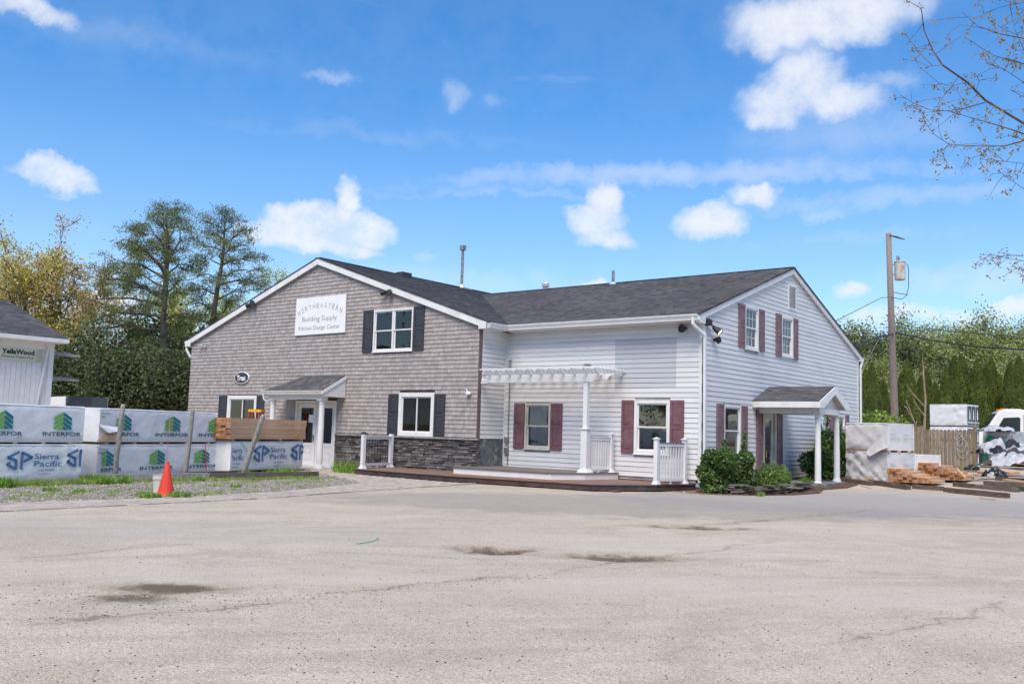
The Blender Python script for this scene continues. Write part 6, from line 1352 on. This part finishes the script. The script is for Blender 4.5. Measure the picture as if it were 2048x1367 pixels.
pine('second slimmer pine standing nearer the building', 445, 66, 433, [(418, 800), (424, 650), (436, 570), (445, 520), (448, 480), (450, 445)],
     [(448, 470, 420, 450, 0, 1), (449, 460, 478, 448, 0, 1), (448, 480, 405, 475, 0, 1), (448, 490, 495, 470, 0, 1), (446, 500, 400, 505, 0, 1), (446, 510, 500, 495, 0, 1), (444, 530, 400, 530, 0, .9), (444, 530, 515, 525, 0, 1), (440, 550, 505, 550, 0, 1), (438, 560, 395, 555, 0, .9), (436, 570, 520, 568, 0, 1), (434, 590, 380, 585, 0, 1.1), (432, 600, 500, 585, 1, 1), (428, 620, 370, 610, 0, 1.2), (426, 630, 480, 610, 0, 1), (424, 650, 360, 645, 0, 1.2), (424, 660, 455, 650, 0, 1), (420, 690, 350, 680, 0, 1.2), (449, 450, 450, 437, 0, 1.5), (445, 520, 450, 500, -2, 1), (436, 580, 440, 570, -2, 1)], 12, .25, .26)
# ---- dark evergreen mass under the pines: individual trees
de = []
for i, (x, d, top, lab) in enumerate(((120, 58, 715, 'low dark evergreen showing right of the shed'), (190, 60, 690, 'dark evergreen between the shed and the tall pine'), (262, 58, 700, 'dark evergreen beneath the tall pine on its left'), (350, 60, 705, 'dark evergreen against the left wall corner'), (300, 66, 650, 'taller dark evergreen behind the tall pine trunk'), (60, 70, 640, 'evergreen hidden mostly behind the shed roof'), (400, 70, 660, 'evergreen just behind the left rake'))):
    p = at(x, 845, d); h = at(x, top, d).z*.9
    de.append(mk_tree('evergreen_tree', lab, 'tree', (p.x, p.y, 0), h, 3.0, 40+i % 3, dkg_m, bark, 20000, .11, n0=14, trunk0=.02, sig=.55, up=.1, rmin=.02, r0=.15, group='dark evergreens under the pines') if i < 3 else copy_tree(de[i % 3], (p.x, p.y, 0), i*1.3, (1.1, 1.1, h/de[i % 3].get('hh', 5)), lab))
    if i < 3: de[i]['hh'] = h
for o in de:
    if 'hh' in o: del o['hh']
# ---- woods behind on the right
protos = []
for k in range(4):
    protos.append((14.0, [grn_m, grn2_m, grn_m, grn2_m][k], 60+k))
gw = 'wood trees behind the arborvitae hedge'; made = {}
woods = [(1690, 74, 628, 3, 'dark pointed tree just right of the gable'), (1735, 84, 655, 1, 'mid green tree behind the pole on the left'), (1778, 70, 612, 4, 'dark conifer directly behind the utility pole'), (1838, 86, 645, 0, 'green tree with a light top right of the pole'), (1880, 78, 668, 1, 'rounded tree above the thick cable'), (1905, 92, 632, 2, 'paler tree rising in the back of the wood'), (1950, 80, 640, 0, 'broad green tree left of the pale sparse one'), (1992, 90, 655, 1, 'green tree in the back row near the right edge'), (2030, 84, 632, 2, 'pale sparse tree at the right edge'), (2085, 80, 620, 0, 'green tree cut off by the right edge'), (1850, 68, 705, 2, 'low leafy tree right of the pole above the hedge'), (1720, 66, 700, 0, 'low leafy tree left of the pole'), (1930, 68, 700, 3, 'low dark leafy tree above the arborvitae'), (2010, 68, 702, 1, 'low leafy tree above the white truck'), (1795, 66, 715, 1, 'low leafy tree behind the pole foot'), (1760, 100, 668, 0, 'distant tree between the gable and the pole')]
woods += [(2150+95*i, 78+6*(i % 3), 640+14*(i % 2), i % 4, 'wood tree standing beyond the right edge of the photo, place %s from the edge' % ('first', 'second', 'third', 'fourth', 'fifth', 'sixth')[i]) for i in range(6)]
for i, (x, d, top, kd, lab) in enumerate(woods):
    p = at(x, 888, d); h = at(x, top, d).z*.82; m_ = [grn_m, grn2_m, M('pale_olive_leaves', (.42, .42, .18), .6, .1, .9, 0, col2=(.22, .23, .1), isl=.35, trans=.3), dkg_m, dkg_m][kd]
    if kd not in made:
        o = mk_tree('wood_tree' if kd < 3 else 'conifer_tree', lab, 'tree', (p.x, p.y, 0), h, (4.6, 4.4, 4.8, 3.6, 2.6)[kd], 70+kd, m_, bark, (42000, 40000, 20000, 36000, 30000)[kd], (.115, .115, .1, .11, .1)[kd], n0=16, trunk0=.05, sig=.6, up=(.5, .45, .6, .3, .1)[kd], rmin=.03, r0=.22, group=gw); made[kd] = (o, h)
    else: o, h0 = made[kd]; s_ = h/h0; copy_tree(o, (p.x, p.y, 0), i*1.7, (s_*1.05, s_*1.05, s_), lab)
for i in range(16):                                             # the wood goes on behind the viewer; the windows mirror it
    a_ = R(115+i*9.5); rr_ = 48+10*math.sin(i*2.3); k_ = i % 3; o, h0 = made[k_]; copy_tree(o, (math.sin(a_)*rr_+2, math.cos(a_)*rr_, 0), i*1.1, (1.25, 1.25, 13/h0), 'leafy tree of the wood behind the viewer, outside the photo')['group'] = 'wood behind the viewer'
# ---- arborvitae row
rg = np.random.default_rng(90)
def arbor(h, r_, seed):
    rg = np.random.default_rng(seed); n = 26000; t = rg.random(n)**.8; a = rg.random(n)*2*math.pi; lump = 1+.12*np.sin(a*5+t*9)+.08*np.sin(a*9-t*17)
    rr = r_*(np.clip(1-t, 0, 1)**.62)*(.55+.45*np.clip(t*6, 0, 1))*lump*(1-.25*rg.random(n)**3); P = np.stack([rr*np.cos(a), rr*np.sin(a), t*h], 1); N = np.stack([np.cos(a), np.sin(a), .35+0*a], 1)
    u = np.stack([rg.normal(size=n)*.25, rg.normal(size=n)*.25, np.ones(n)], 1)+N*.25; u /= np.linalg.norm(u, axis=1, keepdims=True); v = np.cross(N+rg.normal(size=(n, 3))*.5, u); v /= np.linalg.norm(v, axis=1, keepdims=True); s = rg.uniform(.05, .12, n)[:, None]
    V = np.stack([P-v*s*.3, P+v*s*.3, P+u*s*.85+v*s*.2, P+u*s*.85-v*s*.2], 1).reshape(-1, 3); return V, np.arange(n*4).reshape(n, 4)
ar = None
arx = [(1732, 52, 740, 1.), (1745, 50, 725, .9), (1805, 52, 745, 1.), (1817, 51, 722, 1.1), (1843, 52, 752, .9), (1855, 54, 738, .9), (1895, 51, 738, 1.), (1912, 51, 712, 1.25), (1925, 53, 708, 1.1), (1957, 51, 722, 1.15), (1977, 52, 728, 1.05), (1986, 53, 714, 1.0), (2001, 55, 748, .8), (2024, 51, 724, 1.1), (2042, 51, 712, 1.25), (2062, 52, 716, 1.2), (1768, 56, 760, .9), (1872, 57, 765, .9), (1940, 57, 760, .9)]
for i, (x, d, top, w_) in enumerate(arx):
    p = at(x, 888, d); h = at(x, top, d).z-.2; lab = ('narrow' if w_ < 1 else 'broad' if w_ > 1.15 else 'pointed')+' arborvitae %s the hedge row' % ['at the left start of', 'second in', 'behind the pole in', 'right of the pole in', 'by the bare sapling in', 'just past the sapling in', 'left of the printed packs in', 'tallest left one above the printed packs in', 'twin-tipped one above the printed packs in', 'single one above the printed pack corner in', 'left of a close pair over the truck hood in', 'taller of the close pair over the truck hood in', 'low and dark beside the close pair in', 'above the truck cab roof in', 'tall one above the truck cab rear in', 'outermost right one of', 'low filler one behind the pole of', 'low filler one behind the sapling of', 'low filler one above the packs of'][i]
    if ar is None:
        ar = thing('arborvitae', lab, 'tree', (p.x, p.y, .2), 0, 'arborvitae hedge row'); V, F = arbor(5.5, 1.0, 91); npmesh('crown', V, F, arb_m, ar); mb = MB(); mb.tube([(0, 0, 0), (0, 0, 4.6)], [.1, .03], 6); mb.build('trunk', bark, ar, world=False); ar.scale = (w_*.8, w_*.8, h/5.5)
    else: copy_tree(ar, (p.x, p.y, .2), i*2.1, (w_*.8, w_*.8, h/5.5), lab)
# ---- saplings, bushes
def bush(name, label, cat, c, rx, ry, h, leafm, n, size, seed, lumps=7, group=None, spiky=0, asp=.5):
    rg = np.random.default_rng(seed); t_ = thing(name, label, cat, c, 0, group); B = []
    cs = np.stack([rg.uniform(-.6, .6, lumps)*rx, rg.uniform(-.6, .6, lumps)*ry, rg.uniform(.35, .72, lumps)*h], 1); rs = rg.uniform(.35, .55, lumps)*min(rx, ry, h*.9)
    for c_ in cs: B.append(([np.array([0, 0, 0.]), c_*.5+rg.normal(size=3)*.03, c_], [.025, .018, .01]))
    k = rg.integers(0, lumps, n); d = rg.normal(size=(n, 3)); d /= np.linalg.norm(d, axis=1, keepdims=True); rad = rs[k]*(.75+.35*rg.random(n)); P = cs[k]+d*rad[:, None]
    m_ = int(n*.35); t = rg.random(m_); a = rg.random(m_)*6.283; P[:m_] = np.stack([np.cos(a)*rx*.8*np.sqrt(rg.random(m_)), np.sin(a)*ry*.8*np.sqrt(rg.random(m_)), t*h*.7], 1)
    P[:, 2] = np.clip(P[:, 2], .02, None)
    if spiky:
        for q in range(spiky):
            j = slice(m_+q*90, m_+q*90+90); o = cs[rg.integers(0, lumps)]+rg.normal(size=3)*.12; tt = rg.random(90); P[j] = o+np.stack([rg.normal(size=90)*.035, rg.normal(size=90)*.035, tt*h*.42+rs.mean()*.4], 1)
    V, F = leafquads(P, d, size, rg, asp, .55); branch_mesh(B, .008, 5).build('stem', bark, t_, world=False); npmesh('foliage', V, F, leafm, t_); return t_
shr_m = foliage_mat('glossy_shrub_leaves', (.075, .125, .03), (.022, .042, .012), rough=.4, trans=.2); jun_m = foliage_mat('juniper_needles', (.13, .19, .05), (.05, .08, .025)); flo_m = foliage_mat('white_azalea_flowers', (.72, .73, .74), (.55, .58, .6), g=1); weed_m = foliage_mat('weed_leaves', (.17, .27, .05), (.08, .14, .025), trans=.35); leafl_m = M('dead_leaves', (.36, .2, .12), .9, .2, 6, 0, col2=(.2, .11, .07), isl=.35)
def beside(px, X): d = ray(px, 900); Y = X*d.y/d.x; return (X, Y, gz(X, Y)+.05)
bush('shrub', 'large glossy green shrub at the corner under the side window', 'shrub', beside(1432, -10.8), .5, .62, 1.32, shr_m, 9000, .045, 101, 9, 'shrubs along the right gable wall', 2)
bush('shrub', 'smaller glossy shrub right beside the large corner one', 'shrub', beside(1477, -10.75), .5, .5, 1.12, shr_m, 7000, .045, 102, 7, 'shrubs along the right gable wall', 2)
bush('juniper_bush', 'low spreading juniper in front of the side door', 'shrub', beside(1548, -10.15), .55, .75, .66, jun_m, 12000, .06, 103, 12, None, 8, .16)
bush('shrub', 'dark glossy shrub behind the porch columns', 'shrub', (-10.55, 29.3, .2), .6, .8, 1.2, shr_m, 7000, .05, 104, 7, 'shrubs along the right gable wall')
bush('shrub', 'tall dark shrub between the porch and the lumber packs', 'shrub', (-10.7, 30.9, .22), .75, 1.0, 1.85, shr_m, 9000, .052, 105, 9, 'shrubs along the right gable wall', 4)
bush('azalea', 'white flowering azalea left of the wrapped packs', 'shrub', tuple(gp_(1681, 888, 31.2))[:2]+(.25,), .42, .5, 2.1, flo_m, 2600, .05, 106, 6)
bush('shrub', 'pale yellow-green bush behind the packs beside the pole', 'shrub', tuple(at(1768, 888, 36))[:2]+(.3,), 1.2, 1.2, 2.5, M('lime_leaves', (.3, .4, .08), .6, .1, 2, 0, col2=(.17, .25, .05), isl=.3, trans=.35), 5000, .07, 107, 7, 'shrubs along the right gable wall')
sp_ = gp_(1849, 888, 40); t_ = thing('bare_sapling', 'bare pinkish sapling standing behind the fence', 'tree', (sp_.x, sp_.y, .3))
mb = MB(); mb.tube([at(1848, 885, 40), at(1851, 800, 40), at(1847, 745, 40), at(1845, 712, 40)], [.06, .045, .03, .01], 6)
for P_ in ([(1849, 812), (1828, 790), (1812, 768)], [(1848, 830), (1832, 808), (1826, 795)]): mb.tube([at(a, b, 40) for a, b in P_], [.03, .02, .008], 5)
mb.build('trunk', M('pinkish_bark', (.38, .27, .2), .8), t_)
t_ = thing('bare_sapling', 'short bare forked sapling left of the taller one', 'tree', (gp_(1829, 888, 39.6)).to_tuple()[:2]+(.3,))
mb = MB()
for P_ in ([(1830, 870), (1832, 850), (1826, 838), (1813, 815), (1809, 812)], [(1832, 850), (1825, 832), (1812, 800)], [(1832, 848), (1834, 840)]): mb.tube([at(a, b, 39.6) for a, b in P_], .02, 5)
mb.build('trunk', MATS['pinkish_bark'], t_)
# weeds and grass
def blades(V_, F_, c, r_, h, n, rg, w_=.012):
    a = rg.random(n)*6.283; q = np.sqrt(rg.random(n))*r_; P = np.stack([c[0]+np.cos(a)*q, c[1]+np.sin(a)*q, np.full(n, c[2])], 1); d = rg.normal(size=(n, 3))*.45; d[:, 2] = 1; d *= (h*rg.uniform(.4, 1.1, n))[:, None]; s = rg.normal(size=(n, 3)); s[:, 2] = 0; s /= np.linalg.norm(s, axis=1, keepdims=True); s *= w_
    k = len(V_)*0; V_.append(np.stack([P-s, P+s, P+d*.6+s*1.1, P+d], 1).reshape(-1, 3))
rg = np.random.default_rng(5)
def weed(px, label, r_=.14, h=.2, n=130, z=0.0, w_=.014):
    p = GG(*px); V_ = []; blades(V_, None, (0, 0, 0), r_, h, n, rg, w_); V = np.concatenate(V_); o = npmesh('weed', V, np.arange(len(V)).reshape(-1, 4), weed_m, None, (p.x, p.y, p.z+z)); tag(o, label, 'weed', 'weeds growing at the edges')
for px, lab, r_, h, n in (((300, 996), 'weed tuft left of the traffic cone', .2, .11, 320), ((358, 994), 'weed tuft right of the traffic cone', .2, .12, 340), ((690, 945), 'tall weed patch by the left end of the deck', .35, .38, 320), ((705, 947), 'weed clump at the deck corner', .2, .3, 130), ((205, 968), 'weed clump in front of the torn pack', .22, .22, 200), ((235, 966), 'wide weed clump before the curb timber', .3, .2, 240), ((180, 966), 'weed clump at the gap between stacks', .15, .25, 130), ((492, 952), 'leafy weed at the foot of the tilted post', .15, .22, 140), ((545, 952), 'weed clump near the curb middle', .2, .24, 170), ((575, 950), 'big weed patch near the curb end', .3, .26, 260), ((600, 953), 'low weed patch at the curb end', .2, .14, 150), ((395, 962), 'weed under the middle stack', .15, .15, 110), ((440, 958), 'small weed before the dark curb section', .12, .14, 90), ((8, 975), 'weed under the leftmost stack edge', .2, .25, 170), ((1512, 980), 'bright green weed among the border stones', .09, .28, 90), ((1520, 992), 'small weed at the stone border foot', .08, .12, 60), ((1560, 985), 'weed sprig right of the stone border', .09, .12, 60), ((1590, 975), 'leafy weed left of the front porch column', .16, .14, 120), ((1612, 968), 'tall weed touching the front porch column', .1, .25, 100), ((470, 975), 'pale weed in the gravel', .12, .1, 80), ((160, 985), 'thin weed in the left gravel', .12, .08, 70), ((100, 982), 'sparse weed in the gravel by the left stack', .15, .1, 90)): weed(px, lab, r_, h, n)
V_ = []
for k in range(230):
    t = rg.random(); a = ca.lerp(cb, t); blades(V_, None, (a.x+rg.normal()*.22+.22, a.y+rg.normal()*.22-.12, 0.006), .14, rg.uniform(.03, .1), 30, rg, .008)
for k in range(150):
    t = rg.random(); a = G(0, 972).lerp(G(175, 966), t); blades(V_, None, (a.x+rg.normal()*.15+.15, a.y+rg.normal()*.15, 0.006), .13, rg.uniform(.06, .16), 28, rg, .008)
for k in range(170):
    a = G(rg.uniform(0, 690), rg.uniform(960, 1000)); 
    if inpoly(a.x, a.y, [(q[0], q[1]) for q in gp]): blades(V_, None, (a.x, a.y, .006), .12, .05, 26, rg, .007)
V = np.concatenate(V_); o = npmesh('grass', V, np.arange(len(V)).reshape(-1, 4), foliage_mat('short_grass', (.2, .27, .06), (.12, .15, .05), trans=.35)); tag(o, 'short patchy grass along the curb and gravel strip', 'grass', kind='stuff')
# pebbles, gravel, dead leaves
def scatter(name, label, cat, pts, smin, smax, mat, seed, flat_=.6):
    rg = np.random.default_rng(seed); n = len(pts); P = np.array(pts); b = np.array([(1, 0, 0), (-1, 0, 0), (0, 1, 0), (0, -1, 0), (0, 0, 1), (0, 0, -1)], float); f = np.array([(0, 2, 4), (2, 1, 4), (1, 3, 4), (3, 0, 4), (2, 0, 5), (1, 2, 5), (3, 1, 5), (0, 3, 5)])
    s = rg.uniform(smin, smax, (n, 1, 1))*rg.uniform(.6, 1.3, (n, 6, 1)); V = b[None]*s; V[:, :, 2] *= flat_; a = rg.random(n)*6.28; ca_, sa_ = np.cos(a)[:, None], np.sin(a)[:, None]; x = V[:, :, 0]*ca_-V[:, :, 1]*sa_; y = V[:, :, 0]*sa_+V[:, :, 1]*ca_; V = np.stack([x, y, V[:, :, 2]], 2)+P[:, None]
    F = (f[None]+(np.arange(n)*6)[:, None, None]).reshape(-1, 3); o = npmesh(name, V.reshape(-1, 3), F, mat); tag(o, label, cat, kind='stuff'); return o
peb = M('dark_pebble', (.16, .14, .12), .9, .2, 8, .3, isl=.5); P = []
while len(P) < 1100:
    x, y = rng.uniform(0, 2048), rng.uniform(1010, 1366); a = G(x, y); P.append((a.x, a.y, .003))
scatter('pebbles', 'scattered loose dark pebbles across the asphalt', 'pebbles', P, .003, .009, peb, 3)
P = []
for H_, a_, b_, dp_ in HOLES:
    d_ = RT.copy(); d_.z = 0; d_.normalize(); e_ = Vector((-d_.y, d_.x, 0))
    for k in range(260): q = H_+d_*float(rng.normal()*a_*.9)+e_*float(rng.normal()*b_*1.3); P.append((q.x, q.y, -.5*dp_*math.exp(-((q-H_).length/a_)**2)+.003))
for (xa, ya), (xb, yb) in (((600, 1190), (1070, 1150)), ((1395, 1052), (1760, 1018)), ((0, 1245), (620, 1200)), ((300, 1000), (960, 972))):
    for k in range(170): q = G(xa, ya).lerp(G(xb, yb), float(rng.random())); P.append((q.x+rng.normal()*.15, q.y+rng.normal()*.15, .003))
scatter('loose_grit', 'loose grit gathered round the potholes and cracks', 'grit', P, .003, .012, M('grit_stone', (.34, .29, .24), .9, .2, 8, .3, isl=.5), 9)
P = []
while len(P) < 9000:
    a = G(rng.uniform(-20, 720), rng.uniform(945, 1006))
    if inpoly(a.x, a.y, [(q[0], q[1]) for q in gp]): P.append((a.x, a.y, .01))
scatter('gravel', 'grey gravel stones in front of the lumber packs', 'gravel', P, .01, .026, M('gravel_stone', (.40, .365, .325), .9, .2, 8, .3, isl=.45), 4)
P = []
bp_ = bed
while len(P) < 1800:
    x, y = rng.uniform(-11.6, -8.6), rng.uniform(21.8, 31)
    if inpoly(x, y, bp_): P.append((x, y, gz(x, y)+.03))
while len(P) < 2300: P.append((rng.normal(-11.0, .5), rng.normal(22.2, .3), .02))
scatter('leaf_litter', 'brown dead leaves littering the bed and the deck corner', 'dead leaves', P, .02, .045, leafl_m, 6, .15)
o = MB(); a = G(712, 1088); o.tube([a+Vector((0, 0, .008)), G(745, 1083)+Vector((0, 0, .008)), G(757, 1078)+Vector((0, 0, .012)), G(752, 1079)+Vector((0, 0, .03))], .006, 5); o = o.build('twine', MATS['mint_strap']); tag(o, 'loose mint green twine lying on the asphalt', 'twine')
# ------------------------------------------------------------------ branches of a near tree reaching in from the upper right
D_ = 14.0; tb_ = at(2480, 300, D_+1); t_ = thing('maple_tree', 'budding tree whose thin branches reach in at the upper right', 'tree', (tb_.x, tb_.y, 0))
tk = [Vector((tb_.x, tb_.y, 0)), at(2470, 700, D_+1), at(2460, 300, D_+1), at(2450, -100, D_+1), at(2440, -400, D_+1)]
BR = [([(2450, 420), (2250, 330), (2048, 247), (1970, 200), (1935, 165), (1885, 130), (1865, 100), (1848, 60), (1843, 20), (1835, 12)], .032), ([(1970, 205), (1925, 218), (1890, 222), (1860, 220), (1825, 205), (1800, 190)], .012), ([(2048, 268), (2020, 258), (1980, 246), (1930, 232), (1895, 222)], .016), ([(2250, 290), (2120, 275), (2048, 268)], .022),
      ([(2450, 350), (2200, 300), (2048, 281), (2010, 292), (1960, 292), (1900, 290), (1870, 270), (1845, 240)], .02), ([(2450, 150), (2200, 110), (2048, 77), (2000, 68), (1955, 52), (1925, 25)], .018), ([(2200, 160), (2048, 128), (1990, 112), (1960, 95)], .014), ([(2450, 40), (2200, -20), (2048, 5), (2000, 15), (1965, 28)], .014), ([(2200, -40), (2100, -30), (2048, 20), (2030, 40), (2000, 55)], .012),
      ([(2250, 330), (2100, 335), (2048, 327), (2000, 322), (1960, 318)], .009), ([(2250, 400), (2100, 400), (2048, 378), (2015, 355), (1995, 340)], .01), ([(2450, 560), (2200, 530), (2048, 522), (2010, 515), (1978, 509)], .011), ([(2200, 530), (2048, 512), (1995, 505)], .008), ([(2200, 600), (2060, 560), (2035, 545)], .008), ([(2150, 190), (2048, 165), (2010, 140), (1975, 128)], .01), ([(2150, 230), (2060, 200), (2020, 180)], .009), ([(2100, 150), (2048, 100), (2030, 60), (2020, 10)], .009), ([(1900, 290), (1885, 300), (1860, 330)], .006), ([(1985, 290), (1960, 310), (1935, 318)], .006), ([(1935, 165), (1900, 172), (1875, 165)], .006), ([(1885, 130), (1855, 133), (1830, 120)], .005), ([(1950, 185), (1960, 160), (1972, 160)], .005)]
mb = MB(); mb.tube(tk, [.3, .24, .2, .14, .08], 10); nodes_ = []; rgl = np.random.default_rng(8)
def depth_of(x): return D_+1-(2450-x)/600*1.2*0+ (x-2048)/400*.9
for pts, r0 in BR:
    P = [at(x, y, depth_of(x)+.25*math.sin(x*.02+y*.03)) for x, y in pts]; n = len(P); mb.tube(P, [max(.0035, .78*r0*(1-.85*i/(n-1))) for i in range(n)], 6)
    for a, b in zip(P[:-1], P[1:]):
        L_ = (b-a).length; m_ = int(L_*4.5)+1
        for k in range(m_):
            q = a.lerp(b, rgl.random()); e = q+Vector(rgl.normal(size=3)*.16)+(b-a).normalized()*.16; mid_ = (q+e)/2+Vector(rgl.normal(size=3)*.02); mb.tube([q, mid_, e], [.0045, .0035, .002], 4); nodes_.append(e)
            if rgl.random() < .5: nodes_.append(mid_)
            if rgl.random() < .35: e2 = e+Vector(rgl.normal(size=3)*.12); mb.tube([e, e2], .002, 4); nodes_.append(e2)
mb.build('trunk', bark, t_)
NP = np.array([tuple(p) for p in nodes_]); k = rgl.integers(0, len(NP), 4600); k = k[NP[k][:, 2] > 0]; w8 = NP[k]+rgl.normal(size=(len(k), 3))*.035-np.array([0, 0, .025]); V, F = leafquads(w8, rgl.normal(size=(len(k), 3)), .027, rgl, .42, .8)
npmesh('crown', V-np.array(WL[t_.name]), F, brnv_m, t_)
